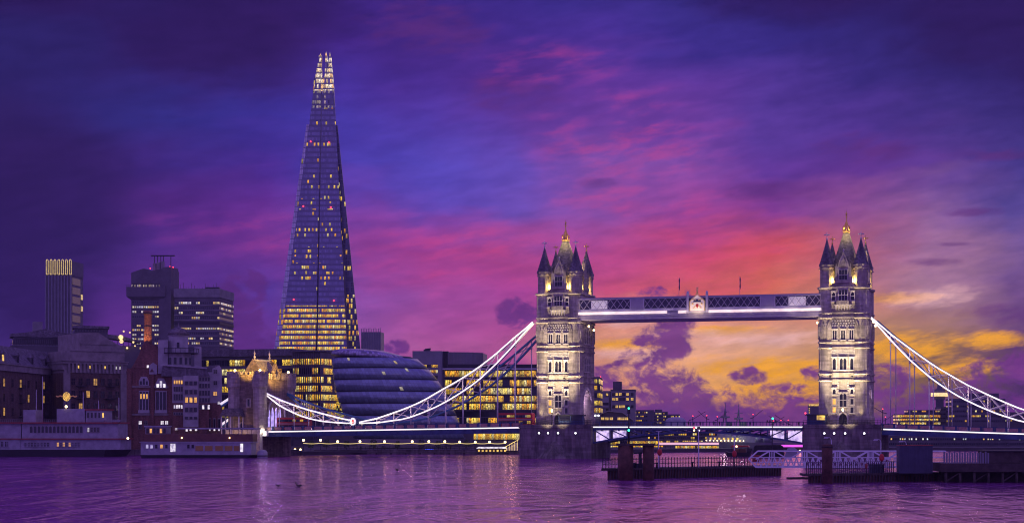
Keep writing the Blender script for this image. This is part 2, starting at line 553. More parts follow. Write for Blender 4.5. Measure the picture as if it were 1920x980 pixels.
M = {}
M['stone'] = masonry('tower stone', (0.44, 0.385, 0.31), 1.5, 0.55, 0.7, 0.22, bump=0.06)
M['pale_stone'] = plain('dressed stone', (0.56, 0.52, 0.45), 0.8, var=0.2, scale=1.2, bump=0.03)
M['granite'] = masonry('pier granite', (0.23, 0.20, 0.185), 2.2, 0.8, 0.6, 0.25, bump=0.06, stain=0.5)
M['slate'] = masonry('roof slate', (0.17, 0.155, 0.17), 0.5, 0.35, 0.5, 0.35, bump=0.03)
M['gold'] = plain('gilding', (0.85, 0.55, 0.14), 0.35, 0.9, 0.15)
M['glass_dark'] = plain('dark glazing', (0.02, 0.02, 0.03), 0.1, 0, 0.3)
M['navy_steel'] = plain('dark blue painted steel', (0.035, 0.065, 0.16), 0.5, 0.0, 0.3, 0.4)
M['pale_steel'] = plain('pale painted steel', (0.58, 0.56, 0.60), 0.5, 0, 0.12)
M['white_steel'] = plain('white painted steel', (0.78, 0.78, 0.80), 0.45, 0, 0.1)
M['asphalt'] = plain('asphalt', (0.05, 0.05, 0.05), 0.9)
M['led'] = glow('white light strip', (1.0, 0.88, 0.84), 1.25)
M['led_soft'] = glow('pinkish light strip', (1.0, 0.76, 0.66), 0.8, vary=0.3)
M['brick'] = masonry('dark red brick', (0.21, 0.10, 0.075), 0.45, 0.16, 1.4, 0.3, bump=0.015)
M['brick_brown'] = masonry('brown stock brick', (0.15, 0.10, 0.08), 0.45, 0.16, 1.25, 0.3, bump=0.015)
M['cream'] = plain('cream render', (0.27, 0.24, 0.22), 0.85, var=0.25, scale=0.35)
M['white_render'] = plain('white render', (0.37, 0.36, 0.36), 0.8, var=0.2, scale=0.4)
M['concrete'] = plain('grey concrete', (0.26, 0.25, 0.25), 0.9, var=0.2, scale=0.15)
M['concrete_dark'] = plain('dark concrete', (0.13, 0.12, 0.13), 0.9, var=0.2, scale=0.15)
M['cladding'] = plain('grey metal cladding', (0.22, 0.22, 0.25), 0.5, 0.3, var=0.12, scale=0.2)
M['iron'] = plain('dark ironwork', (0.03, 0.03, 0.035), 0.6, 0.2)
M['rust'] = plain('rusty steel piling', (0.10, 0.045, 0.03), 0.85, 0, 0.5, 0.7, 0.04)
M['hull_black'] = plain('tarred hull', (0.015, 0.013, 0.02), 0.6)
M['boat_white'] = plain('white boat paint', (0.33, 0.33, 0.35), 0.5, var=0.2)
M['boat_brown'] = plain('varnished brown boards', (0.14, 0.055, 0.03), 0.5, var=0.3)
M['red_paint'] = plain('red paint', (0.52, 0.03, 0.03), 0.4, var=0.15)
M['red_dull'] = plain('dull red paint', (0.30, 0.05, 0.04), 0.6)
M['timber'] = plain('dark wet timber', (0.06, 0.045, 0.04), 0.85, 0, 0.4, 0.8, 0.03)
M['container'] = plain('blue grey container paint', (0.055, 0.06, 0.10), 0.6, var=0.2)
M['cloth'] = plain('dark clothing', (0.04, 0.04, 0.05), 0.9)
M['foliage'] = plain('dark foliage', (0.04, 0.06, 0.025), 0.9, var=0.5, scale=2)
M['flag'] = plain('furled flag cloth', (0.08, 0.05, 0.12), 0.9, var=0.4)
M['duck'] = plain('brown plumage', (0.05, 0.04, 0.035), 0.9)
M['warm'] = glow('warm lamp', (1.0, 0.72, 0.32), 6.0)
M['warm_soft'] = glow('warm lit glass', (1.0, 0.70, 0.28), 1.2, False, 0.4)
M['cool_lamp'] = glow('cool white lamp', (0.9, 0.85, 1.0), 3.0)
M['red_lamp'] = glow('red lamp', (1.0, 0.04, 0.08), 4.0, False)
M['green_lamp'] = glow('green lamp', (0.05, 1.0, 0.45), 3.0, False)
M['violet'] = glow('violet lit glass', (0.55, 0.42, 1.0), 0.8, False, 0.6)
M['blue_sign'] = glow('blue lamp', (0.05, 0.1, 1.0), 1.2, False)
M['string'] = glow('festoon of bulbs', (1.0, 0.75, 0.25), 1.1)
M['magenta_strip'] = glow('magenta light strip', (0.85, 0.12, 0.75), 1.0)
M['win_tower'] = glow('amber lit pane', (1.0, 0.5, 0.1), 0.7, False, 0.5)
M['win_yellow'] = glow('yellow lit pane', (1.0, 0.62, 0.12), 0.75, False, 0.7)
M['win_white'] = glow('white lit pane', (1.0, 0.93, 0.85), 0.75, False, 0.7)
M['pink_strip'] = glow('rose light strip', (1.0, 0.55, 0.62), 0.8, False)
M['boat_int'] = panes('boat saloon windows', 0.0, .0)
M['boat_int'] = glow('dim saloon glass', (0.30, 0.16, 0.05), 0.03, False, 0.9)
M['led_dim'] = glow('dim white light strip', (1.0, 0.9, 0.9), 0.8)
M['crown_gold'] = glow('dull gold slot light', (1.0, 0.72, 0.22), 0.6, False, 0.5)
M['win_tower2'] = glow('dim amber pane', (1.0, 0.55, 0.10), 0.38, False, 0.8)
M['emblem_gold'] = glow('glowing gilt emblem', (1.0, 0.62, 0.12), 0.45, False, 0.5)  # gilt rings emit by themselves in place of light falling on them
M['win_white_dim'] = glow('dim white pane', (0.9, 0.85, 1.0), 0.3, False, 0.7)
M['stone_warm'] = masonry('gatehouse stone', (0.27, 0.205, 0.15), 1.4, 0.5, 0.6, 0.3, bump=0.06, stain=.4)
M['slate_gold'] = plain('gold lit roof slate', (0.34, 0.30, 0.16), 0.7, 0, 0.4, 1.4)  # gold of the floodlights put into the slate's own colour
M['walk_steel'] = plain('walkway girder paint', (0.33, 0.29, 0.38), 0.5, 0, 0.12, .5)
M['lattice_paint'] = plain('lilac grey lattice paint', (0.46, 0.42, 0.50), 0.5, 0, 0.12)
# ------------------------------------------------------------------ ground and water
def structure(o):
    o['kind'] = 'structure'
    return o


def river_material():
    m = bpy.data.materials.new('river water')
    m.use_nodes = True
    m.node_tree.nodes.clear()
    t = NT(m.node_tree)
    co = t.n('ShaderNodeTexCoord').outputs['Object']
    x, y, z = t.sep(co)
    n1 = t.noise(t.xyz(t.m('MULTIPLY', x, 0.60), t.m('MULTIPLY', y, 0.26)), 1.0, 4.0, 0.62, 0.3)
    n2 = t.noise(t.xyz(t.m('MULTIPLY', x, 0.13), t.m('MULTIPLY', y, 0.05)), 1.0, 3.0, 0.6, 0.6)
    n3 = t.noise(t.xyz(t.m('MULTIPLY', x, 0.020), t.m('MULTIPLY', y, 0.006)), 1.0, 4.0, 0.6, 0.8)
    h = t.m('ADD', t.m('MULTIPLY', n1, 0.42), t.m('MULTIPLY', n2, 2.0))
    bp = t.n('ShaderNodeBump')
    bp.inputs['Distance'].default_value = 1.0
    t.put(bp.inputs['Strength'], t.step(n3, 0.3, 0.7, 0.55, 1.0))
    t.put(bp.inputs['Height'], h)
    df = t.n('ShaderNodeBsdfDiffuse')
    t.put(df.inputs['Color'], t.mix(t.step(n3, 0.3, 0.7), (0.20, 0.055, 0.235, 1), (0.39, 0.10, 0.32, 1)))  # purple of the dusk sky put into the water's own colour
    t.put(df.inputs['Normal'], bp.outputs[0])
    gl = t.n('ShaderNodeBsdfGlossy')
    gl.inputs['Color'].default_value = (0.86, 0.56, 0.92, 1)  # reflections tinted purple as well
    t.put(gl.inputs['Roughness'], t.step(n3, 0.3, 0.7, 0.07, 0.13))
    t.put(gl.inputs['Normal'], bp.outputs[0])
    fr = t.n('ShaderNodeFresnel')
    fr.inputs['IOR'].default_value = 1.30
    t.put(fr.inputs['Normal'], bp.outputs[0])
    mx = t.n('ShaderNodeMixShader')
    t.put(mx.inputs[0], t.m('MULTIPLY', fr.outputs[0], 0.9))
    t.L.new(df.outputs[0], mx.inputs[1])
    t.L.new(gl.outputs[0], mx.inputs[2])
    o = t.n('ShaderNodeOutputMaterial')
    t.L.new(mx.outputs[0], o.inputs[0])
    return m


mb = MB()
mb.quad((-1800, -40, 0), (1800, -40, 0), (1800, 900, 0), (-1800, 900, 0))
structure(mb.build('river', river_material()))
BANK = [(-1900, 503), (-175, 503), (-118, 503), (-100, 520), (-45, 522), (-18, 548), (60, 590), (200, 600), (1900, 650)]
mb = MB()
mb.prism(BANK + [(1900, 700), (1900, 1760), (-1900, 1760), (-1900, 503)], -1.0, 1.2)
structure(mb.build('ground', plain('paved riverside ground', (0.07, 0.065, 0.065), 0.9, scale=0.05)))

# ------------------------------------------------------------------ bridge frame
OX, OY, AL = -30.5, 456.8, R(14)
CA, SA = math.cos(AL), math.sin(AL)


def B(u, v):
    return (OX + u * CA + v * SA, OY - u * SA + v * CA)


def upx(px, v):
    t = (px - PX0) / F
    return (t * (OY + v * CA) - OX - v * SA) / (CA + t * SA)


def zpx(py, u, v):
    return Z(py, B(u, v)[1])


def uz(px, py, v):
    u = upx(px, v)
    return u, zpx(py, u, v)


def bthing(name, label, cat, u, v=0.0, z=0.0, group=None):
    x, y = B(u, v)
    return thing(name, label, cat, (x, y, z), -AL, group)


SPAN = 82.0
# the four sides of a tower, as matrices that turn the front (-y) into each side
SIDES = [Matrix.Rotation(k * math.pi / 2, 4, 'Z') for k in range(4)]


def gothic_window(parent, Mx, x, y, z0, w, h, lights=1, rows=1, glassmat=None, frame=0.2, arched=True):
    """window with stone jambs, mullions and pointed heads; x along the face, y the face plane (negative is outward)"""
    f = MB(Mx)
    x0, x1, z1 = x - w / 2, x + w / 2, z0 + h
    d = 0.22
    f.box(x0 - frame, x0, y - d, y, z0, z1)
    f.box(x1, x1 + frame, y - d, y, z0, z1)
    f.box(x0 - frame - .08, x1 + frame + .08, y - d - .08, y, z0 - .25, z0 - .002)
    lw = w / lights
    for k in range(1, lights):
        f.box(x0 + k * lw - .07, x0 + k * lw + .07, y - d + .05, y - .003, z0, z1)
    for r in range(1, rows):
        zz = z0 + h * r / rows
        f.box(x0, x1, y - d + .07, y - .005, zz - .09, zz + .09)
    if arched:
        for k in range(lights):
            a, b_ = x0 + k * lw, x0 + (k + 1) * lw
            c = (a + b_) / 2
            for s_, e in ((a, c), (b_, c)):
                sgn = 1 if e > s_ else -1
                f.slab([(s_, z1 - lw * .75), (s_ + sgn * lw * .10, z1 - lw * .38), (e, z1), (s_, z1)][::sgn], y - d + .02, y - .006)
    f.box(x0 - frame, x1 + frame, y - d - .04, y, z1 + .002, z1 + .22)
    if arched:
        f.box(x0 - frame - .12, x1 + frame + .12, y - d - .16, y, z1 + .225, z1 + .36)
    o = f.build('window', M['pale_stone'], parent)
    p = MB(Mx)
    p.box(x0, x1, y - .03, y + .05, z0, z1)
    p.build('pane', glassmat or M['glass_dark'], o)
    return o


TX, TY, DR = 4.7, 5.2, 2.3          # corner drum centres and radius
FY = -6.9                           # face of the front wall between the drums
FX = 6.4


def flat_ring(mb, grow, z0, z1, e=0.0):
    """a string course following the walls and the four corner drums"""
    mb.box(-FX - grow, FX + grow, FY - grow, -FY + grow, z0 + .012, z1 - .012)
    for sx in (-1, 1):
        for sy in (-1, 1):
            mb.lathe(sx * TX, sy * TY, [(DR + grow, z0), (DR + grow + .12, (z0 + z1) / 2), (DR + grow, z1)], 16)


def build_tower(root):
    # walls: open passage for the road below, solid above
    w = MB()
    w.box(-FX, FX, FY, FY + 2.6, 9.7, 20.0)
    w.box(-FX, FX, -FY - 2.6, -FY, 9.7, 20.0)
    w.box(-FX, FX, FY, -FY, 20.005, 47.4)
    for k in (1, 3):                                    # haunches of the road arch
        for s in (-1, 1):
            w2 = [(s * 4.29, 20.0), (s * 4.29, 14.5), (s * 3.7, 17.2), (s * 2.4, 18.9), (0, 20.0)]
            w.M = SIDES[k]
            w.slab(w2 if s > 0 else w2[::-1], -FX + .02, -FX + 1.4)
    w.M = None
    w.build('wall', M['stone'], root)
    # corner drums with their upper turrets, spires and crosses
    for sx in (-1, 1):
        for sy in (-1, 1):
            t = MB()
            cx, cy = sx * TX, sy * TY
            t.lathe(cx, cy, [(DR + .35, 9.7), (DR + .3, 11.6), (DR, 12.2), (DR, 38.0), (DR, 47.35)], 20)
            t.lathe(cx, cy, [(1.95, 47.4), (1.9, 52.6), (2.15, 53.0), (2.3, 53.5), (1.9, 53.6)], 8, False, R(22.5))
            for k in range(8):                         # pointed blind panels on the drum and the turret
                a = R(45 * k + 22.5)
                Mx = Matrix.Translation((cx, cy, 0)) @ Matrix.Rotation(a, 4, 'Z')
                t.M = Mx
                for (r, z0, z1, ww) in ((DR, 33.2, 38.2, .62), ):
                    t.slab([(-ww, z0), (ww, z0), (ww, z1 - 1.6), (0, z1), (-ww, z1 - 1.6)], -r - .16, -r + .1)
                    t.slab([(-ww * .5, z0 + .4), (ww * .5, z0 + .4), (ww * .5, z1 - 2.2), (0, z1 - 1), (-ww * .5, z1 - 2.2)], -r - .24, -r - .161)
                t.box(-.09, .09, -1.93, -1.7, 48.2, 52.4)
                t.box(-.78, .78, -2.2, -1.9, 52.42, 52.6)
                t.M = None
            o = t.build('corner_turret', M['stone'], root)
            s = MB()
            s.lathe(cx, cy, [(2.35, 53.5), (2.0, 54.2), (.75, 58.4), (.16, 60.6)], 8, False, R(22.5))
            s.build('spire', M['slate'], o)
            f = MB()
            f.lathe(cx, cy, [(.12, 60.5), (.32, 60.8), (.1, 61.0), (.09, 62.6), (0, 63.0)], 6)
            f.bar((cx - .62, cy, 62.0), (cx + .62, cy, 62.0), .2)
            f.bar((cx, cy - .62, 62.0), (cx, cy + .62, 62.0), .2)
            for dx_, dy_ in ((-.62, 0), (.62, 0), (0, -.62), (0, .62)):
                f.ball((cx + dx_, cy + dy_, 62.0), .2, 6)
            f.build('finial', M['pale_steel'] if sy < 0 else M['gold'], o)
    # string courses
    for z0, z1, g in ((21.5, 22.1, .22), (23.3, 23.9, .18), (30.5, 31.0, .2), (32.0, 32.5, .16), (38.7, 39.3, .28), (40.0, 40.5, .2), (46.9, 47.5, .3)):
        c = MB()
        flat_ring(c, g, z0, z1)
        c.build('string_course', M['stone'], root)
    # front and back fields between the drums
    for k in (0, 2):
        S = SIDES[k]
        quoin = MB(S)
        for i in range(17):                            # dressed blocks beside the windows
            z = 10.2 + i * .66
            if z > 21:
                break
            for s in (-1, 1):
                ww = .34 if i % 2 else .22
                quoin.box(s * 3.55 - ww, s * 3.55 + ww, FY - .1, FY + .1, z, z + .5)
                quoin.box(s * 1.35 - ww * .7, s * 1.35 + ww * .7, FY - .09, FY + .1, z + .02, z + .52)
        quoin.build('quoin', M['pale_stone'], root)
        for x in (-2.45, 2.45):
            for z0, hh, ar in ((12.9, 1.55, False), (15.2, 1.5, False), (18.0, 1.5, True)):
                lit = k == 0 and z0 < 18 and x < 0
                gothic_window(root, S, x, FY, z0, .85, hh, 1, 1, M['win_tower'] if lit else None, .24, ar)
        gothic_window(root, S, 0, FY, 14.6, 1.9, 3.6, 2, 2, None, .25)
        dr = MB(S)
        dr.slab([(-1.5, 9.8), (-1.5, 11.6), (-1.1, 12.7), (0, 13.4), (1.1, 12.7), (1.5, 11.6), (1.5, 9.8), (1.1, 9.8), (1.1, 11.5), (.8, 12.3), (0, 12.9), (-.8, 12.3), (-1.1, 11.5), (-1.1, 9.8)], FY - .35, FY)
        d = dr.build('doorway', M['pale_stone'], root)
        p = MB(S)
        p.slab([(-1.1, 9.8), (1.1, 9.8), (1.1, 11.5), (.8, 12.3), (0, 12.9), (-.8, 12.3), (-1.1, 11.5)], FY - .04, FY + .05)
        p.build('door', M['iron'], d)
        for x, w_, n in ((-2.4, .85, 1), (0, 1.9, 2), (2.4, .85, 1)):
            gothic_window(root, S, x, FY, 24.7, w_, 3.2, n, 1, None, .26)
        cp = MB(S)                                     # carved field above
        for i in range(26):
            for j in range(4):
                x = -3.1 + i * .248
                hgt = .05 + .13 * random.random()
                cp.box(x - .1, x + .1, FY - hgt, FY + .05, 28.75 + j * .42, 28.75 + j * .42 + .33)
        cp.build('carved_frieze', M['pale_stone'], root)
        for x in (-2.3, 0, 2.3):
            gothic_window(root, S, x, FY, 32.9, 1.1, 2.7, 2, 1, None, .24)
        ck = MB(S)
        for j in range(3):
            for i in range(9):
                x = -2.9 + i * .725 + (.18 if j % 2 else -.0)
                ck.box(x - .2, x + .2, FY - .3, FY + .05, 36.6 + j * .68, 36.6 + j * .68 + .36)
        ck.box(-3.3, 3.3, FY - .18, FY + .04, 36.2, 36.45)
        ck.build('chequer_band', M['pale_stone'], root)
        zz = MB(S)
        for i in range(6):
            x = -1.9 + i * .76
            zz.slab([(x - .3, 42.3), (x + .3, 42.3), (x, 40.9)], FY - .5, FY + .05)
        zz.box(-2.35, 2.35, FY - .62, FY + .05, 42.31, 42.55)
        zz.build('corbel_table', M['pale_stone'], root)
        bal = MB(S)
        bal.box(-3.3, 3.3, FY - .35, FY, 43.25, 43.5)
        bal.box(-1.7, 1.7, FY - .9, FY - .75, 42.55, 43.6)
        for i in range(8):
            bal.box(-3.2 + i * .9, -3.05 + i * .9, FY - .3, FY, 42.6, 43.24)
        bal.build('balcony', M['stone'], root)
        gothic_window(root, S, 0, FY, 43.7, 2.3, 2.9, 3, 2, None, .25, False)
        for x in (-2.6, 2.6):
            gothic_window(root, S, x, FY, 43.7, .9, 2.3, 1, 2, None, .2)
    # the faces across the road: tall blind arches above the opening
    for k in (1, 3):
        S = SIDES[k]
        ar = MB(S)
        op, ip = [], []
        for i in range(15):
            t = i / 14
            a = math.pi * (1 - t)
            op.append((4.75 * math.cos(a), 14.5 + 6.1 * math.sin(a)))
            ip.append((4.25 * math.cos(a), 14.5 + 5.4 * math.sin(a)))
        for i in range(14):
            ar.slab([op[i], op[i + 1], ip[i + 1], ip[i]][::-1], -FX - .3, -FX + .02)
        for s in (-1, 1):
            ar.box(min(s * 4.27, s * 4.75), max(s * 4.27, s * 4.75), -FX - .3, -FX + .02, 9.7, 14.49)
        ar.build('road_arch', M['pale_stone'], root)
        for x in (-2.0, 0.0, 2.0):
            gothic_window(root, S, x, -FX, 25.0, 1.0, 4.0, 1, 2, None, .22)
            gothic_window(root, S, x, -FX, 33.0, 1.2, 4.4, 1, 2, None, .24)
    # gabled dormers on all four sides
    for k in range(4):
        S = SIDES[k]
        yy = FY + .35 if k in (0, 2) else -FX + .3
        dm = MB(S)
        dm.slab([(-2.1, 47.5), (2.1, 47.5), (2.1, 52.4), (1.55, 53.1), (1.2, 54.4), (0, 57.0), (-1.2, 54.4), (-1.55, 53.1), (-2.1, 52.4)], yy, yy + 1.1)
        dm.box(-1.7, 1.7, yy + 1.1, yy + 4.2, 47.5, 52.6)
        dm.slab([(-1.7, 52.605), (1.7, 52.605), (0, 56.0)], yy + 1.105, yy + 4.5)
        for s in (-1, 1):
            dm.box(s * 1.95 - .25, s * 1.95 + .25, yy - .2, yy - .002, 47.5, 52.6)
            dm.slab([(s * 1.95 - .25, 52.6), (s * 1.95 + .25, 52.6), (s * 1.95, 54.0)], yy - .2, yy + .2)
        dm.slab([(-1.0, 53.0), (1.0, 53.0), (.7, 54.3), (0, 55.4), (-.7, 54.3)], yy - .14, yy)
        dm.box(-1.9, 1.9, yy - .4, yy - .002, 48.6, 48.95)
        o = dm.build('dormer', M['stone'], root)
        f = MB(S)
        f.lathe(0, yy + .5, [(.28, 56.8), (.12, 57.3), (.3, 57.6), (0, 58.0)], 6)
        f.build('finial', M['pale_stone'], o)
        ww = MB(S)
        ww.box(-1.32, 1.32, yy - .1, yy, 49.2, 52.3)
        wo_ = ww.build('window', M['pale_stone'], o)
        del wo_
        pn = MB(S)
        for i in range(3):
            for j in range(2):
                pn.box(-1.12 + i * .77, -.44 + i * .77, yy - .16, yy - .05, 49.4 + j * 1.45, 50.65 + j * 1.45)
        pn.build('pane', M['glass_dark'], o)
        # low parapet either side, stepped, leaving the lit roof behind to show
        pr = MB(S)
        for s in (-1, 1):
            pr.box(s * 2.6 - .45, s * 2.6 + .45, yy, yy + .45, 47.5, 48.5)
            pr.box(s * 2.3 - .18, s * 2.3 + .18, yy - .005, yy + .455, 48.5, 50.4)
        pr.build('parapet', M['stone'], root)
    # the steep roof and its crown
    r = MB()
    r.prism([(-4.9, -5.4), (4.9, -5.4), (4.9, 5.4), (-4.9, 5.4)], 48.0, 63.0, [(-.75, -.75), (.75, -.75), (.75, .75), (-.75, .75)])
    ro = r.build('roof', M['slate'], root)
    cr = MB()
    cr.prism([(-.95, -.95), (.95, -.95), (.95, .95), (-.95, .95)], 63.0, 63.5)
    for sx in (-1, 1):
        for sy in (-1, 1):
            cr.lathe(sx * .8, sy * .8, [(.16, 63.5), (.1, 64.4), (.2, 64.6), (0, 65.0)], 6)
            cr.bar((sx * .8, sy * .8, 64.0), (sx * .12, sy * .12, 66.0), .16)
    cr.lathe(0, 0, [(.5, 63.5), (.35, 64.2), (.16, 65.2), (.36, 65.9), (.16, 66.3), (.12, 68.0), (.34, 68.35), (.1, 68.7), (0, 69.4)], 8)
    cr.bar((-.5, 0, 67.6), (.5, 0, 67.6), .18)
    cr.bar((0, -.5, 67.6), (0, .5, 67.6), .18)
    cr.build('crown_finial', M['gold'], ro)


def lamp(name, kind, parent, loc, power, col, size=0.3, aim=None, angle=60, blend=0.6):
    l = bpy.data.lights.new(name, kind)
    l.energy = power
    l.color = col
    if kind in ('POINT', 'SPOT'):
        l.shadow_soft_size = size
    if kind == 'SPOT':
        l.spot_size = R(angle)
        l.spot_blend = blend
    o = bpy.data.objects.new(name, l)
    COL.objects.link(o)
    o.parent = parent
    o.location = loc
    if parent is not None and parent.type == 'EMPTY':
        o.location.z -= parent.location.z
    if aim is not None:
        d = Vector(aim) - Vector(loc)
        o.rotation_euler = d.to_track_quat('-Z', 'Y').to_euler()
    return o


tower = bthing('bridge_tower', 'gothic stone bridge tower left of the open span, floodlit face beside the glass office', 'bridge tower', 0, 0, 9.7)
build_tower(tower)
WARM = (1.0, 0.76, 0.40)
NEUT = (1.0, 0.80, 0.52)
for s in (-1, 1):
    lamp('drum_floodlight', 'SPOT', tower, (s * 5.2, -8.9, 10.3), 3300, WARM, .2, (s * 5.0, -7.4, 18.0), 50, .9)
    lamp('face_floodlight', 'SPOT', tower, (s * 3.6, -14.0, 6.4), 88000, NEUT, .4, (s * 2.2, -6.9, 39.5), 45, 1.0)
    lamp('base_floodlight', 'SPOT', tower, (s * 2.0, -14.0, 6.4), 5200, NEUT, .4, (s * 2.6, -6.9, 17.5), 60, 1.0)
    lamp('ledge_floodlight', 'SPOT', tower, (s * 3.0, -10.4, 23.0), 3400, NEUT, .3, (s * 2.6, -6.9, 37.5), 60, 1.0)
    lamp('roof_lamp', 'POINT', tower, (s * 2.6, -6.1, 49.2), 1300, (1.0, .66, .18), .25)
    lamp('roof_lamp', 'POINT', tower, (s * 2.6, 6.1, 49.2), 1300, (1.0, .66, .18), .25)
    lamp('roof_lamp', 'POINT', tower, (s * 5.6, 2.5, 49.2), 1300, (1.0, .66, .18), .25)
    lamp('roof_lamp', 'POINT', tower, (s * 5.6, -2.5, 49.2), 1000, (1.0, .66, .18), .25)
    lamp('bracket_lamp', 'POINT', tower, (s * 7.9, -2.5, 38.0), 320, (1.0, .72, .35), .2)
    lamp('arch_lamp', 'POINT', tower, (s * 3.0, 0, 17.5), 900, (.75, .5, 1.0), .4)
lamp('crown_lamp', 'POINT', tower, (0, -2.6, 62.4), 420, (1.0, .75, .3), .2)
lamp('crown_lamp', 'POINT', tower, (4.6, -1.0, 55.0), 500, (1.0, .7, .22), .25)
lamp('crown_lamp', 'POINT', tower, (2.4, 1.4, 62.4), 420, (1.0, .75, .3), .2)
fl = MB()
for s in (-1, 1):
    MB().box(s * 3.0 - .25, s * 3.0 + .25, -10.9, -10.45, 22.6, 23.0).build('ledge_lamp_case', M['iron'], tower)
    MB().bar((s * 3.0, -10.6, 22.7), (s * 3.0, -6.9, 22.2), .14).build('lamp_bracket', M['iron'], tower)
    fl.ball((s * 7.8, -2.5, 38.0), .34, 8)
    fl.ball((s * 7.8, 2.5, 37.2), .34, 8)
fl.build('wall_lantern', M['warm'], tower)

# ------------------------------------------------------------------ piers
def build_pier(root):
    p = MB()
    p.box(-10.7, 10.7, -10, 10, -2, 9.4)
    p.build('pier_block', M['granite'], root)
    c = MB()
    c.box(-10.9, 10.9, -10.2, 10.2, 8.75, 9.0)
    c.box(-10.85, 10.85, -10.15, -9.7, 9.4, 9.75)
    c.box(-10.85, 10.85, 9.7, 10.15, 9.4, 9.75)
    c.build('coping', M['granite'], root)
    for s in (-1, 1):
        k = MB()
        i = k.add([(-6.5, s * 10, -1), (0, s * 14.5, -1), (6.5, s * 10, -1), (0, s * 10, 5.6), (0, s * 13.6, 1.4)])
        for t in ((0, 1, 4), (1, 2, 4), (0, 4, 3), (4, 2, 3)):
            k.face([i + q for q in (t if s < 0 else t[::-1])])
        k.build('cutwater', M['granite'], root)
    for u in (-4.7, -2.0, 1.0, 6.2):
        f = MB()
        f.lathe(0, 0, [(.42, 0), (.42, .25)], 12)
        f.M = Matrix.Translation((u, -10, 7.3)) @ Matrix.Rotation(R(90), 4, 'X')
        f.v = []
        f.f = []
        f.sm = set()
        f.lathe(0, 0, [(.5, 0.002), (.5, .2), (.3, .22)], 12)
        o = f.build('porthole', M['iron'], root)
        g = MB(f.M)
        g.lathe(0, 0, [(.3, .2), (.28, .26)], 12)
        g.build('lamp_glass', M['cool_lamp'], o)
    rl = MB()
    for i in range(25):
        u = -10.6 + i * 21.2 / 24
        rl.bar((u, -9.9, 9.75), (u, -9.9, 10.9), .07)
    for z in (10.35, 10.9):
        rl.bar((-10.6, -9.9, z), (10.6, -9.9, z), .07)
        for s in (-1, 1):
            rl.bar((s * 10.6, -9.9, z), (s * 10.6, -8.4, z), .07)
    rl.build('railing', M['iron'], root)


pier = bthing('bridge_pier', 'granite pier under the left bridge tower, four round lamps, clear water in front', 'bridge pier', 0, 0, 0)
build_pier(pier)


def control_cabin(root, u0, u1, lit):
    c = MB()
    c.box(u0, u1, -9.3, -7.9, 9.75, 10.9)
    c.box(u0, u1, -8.0, -7.9, 10.9, 12.2)
    c.box(u0, u0 + .2, -9.3, -8.0, 10.9, 12.2)
    c.box(u1 - .2, u1, -9.3, -8.0, 10.9, 12.2)
    m_ = (u0 + u1) / 2
    c.box(m_ - .15, m_ + .15, -9.3, -8.0, 10.9, 12.2)
    c.build('cabin_body', M['navy_steel'], root)
    r = MB()
    r.box(u0 - .4, u1 + .4, -9.7, -7.7, 12.2, 12.5)
    r.build('cabin_roof', M['iron'], root)
    for i, (a, b_) in enumerate(((u0 + .2, m_ - .15), (m_ + .15, u1 - .2))):
        w = MB()
        w.box(a, b_, -9.2, -9.1, 10.95, 12.15)
        w.build('cabin_window', M['win_yellow'] if lit and i == 1 else M['glass_dark'], root)


cab = bthing('control_cabin', 'dark control cabin on the left pier in front of the tower', 'cabin', 4.5, -8.6, 9.75)
cab_l = bthing('control_cabin', 'control cabin with yellow lit window on the right pier', 'cabin', SPAN - 7.0, -8.6, 9.75)


def cabin_at(root, w, lit):
    c = MB()
    c.box(-w, w, -.9, .9, 9.75, 10.9)
    c.box(-w, w, .7, .8, 10.9, 12.2)
    for x in (-w, -.1, w - .2):
        c.box(x, x + .2, -.88, .7, 10.9, 12.2)
    c.build('cabin_body', M['navy_steel'], root)
    MB().box(-w - .4, w + .4, -1.3, 1.0, 12.2, 12.5).build('cabin_roof', M['iron'], root)
    for i, (a, b_) in enumerate(((-w + .2, -.1), (.1, w - .2))):
        MB().box(a, b_, -.8, -.72, 10.9, 12.2).build('cabin_window', M['win_yellow'] if lit and i == 1 else M['glass_dark'], root)


cabin_at(cab, 3.6, False)
cabin_at(cab_l, 2.6, True)

# right tower and pier are copies
tower2 = copy_tree(tower)
tower2.location = B(SPAN, 0) + (9.7,)
tower2['label'] = 'gothic stone bridge tower right of the open span, against the golden sky'
tower['group'] = tower2['group'] = 'towers of the suspension bridge'
pier2 = copy_tree(pier)
pier2.location = B(SPAN, 0) + (0,)
pier2['label'] = 'granite pier under the right bridge tower, partly behind the white gangway'
pier['group'] = pier2['group'] = 'piers of the suspension bridge'

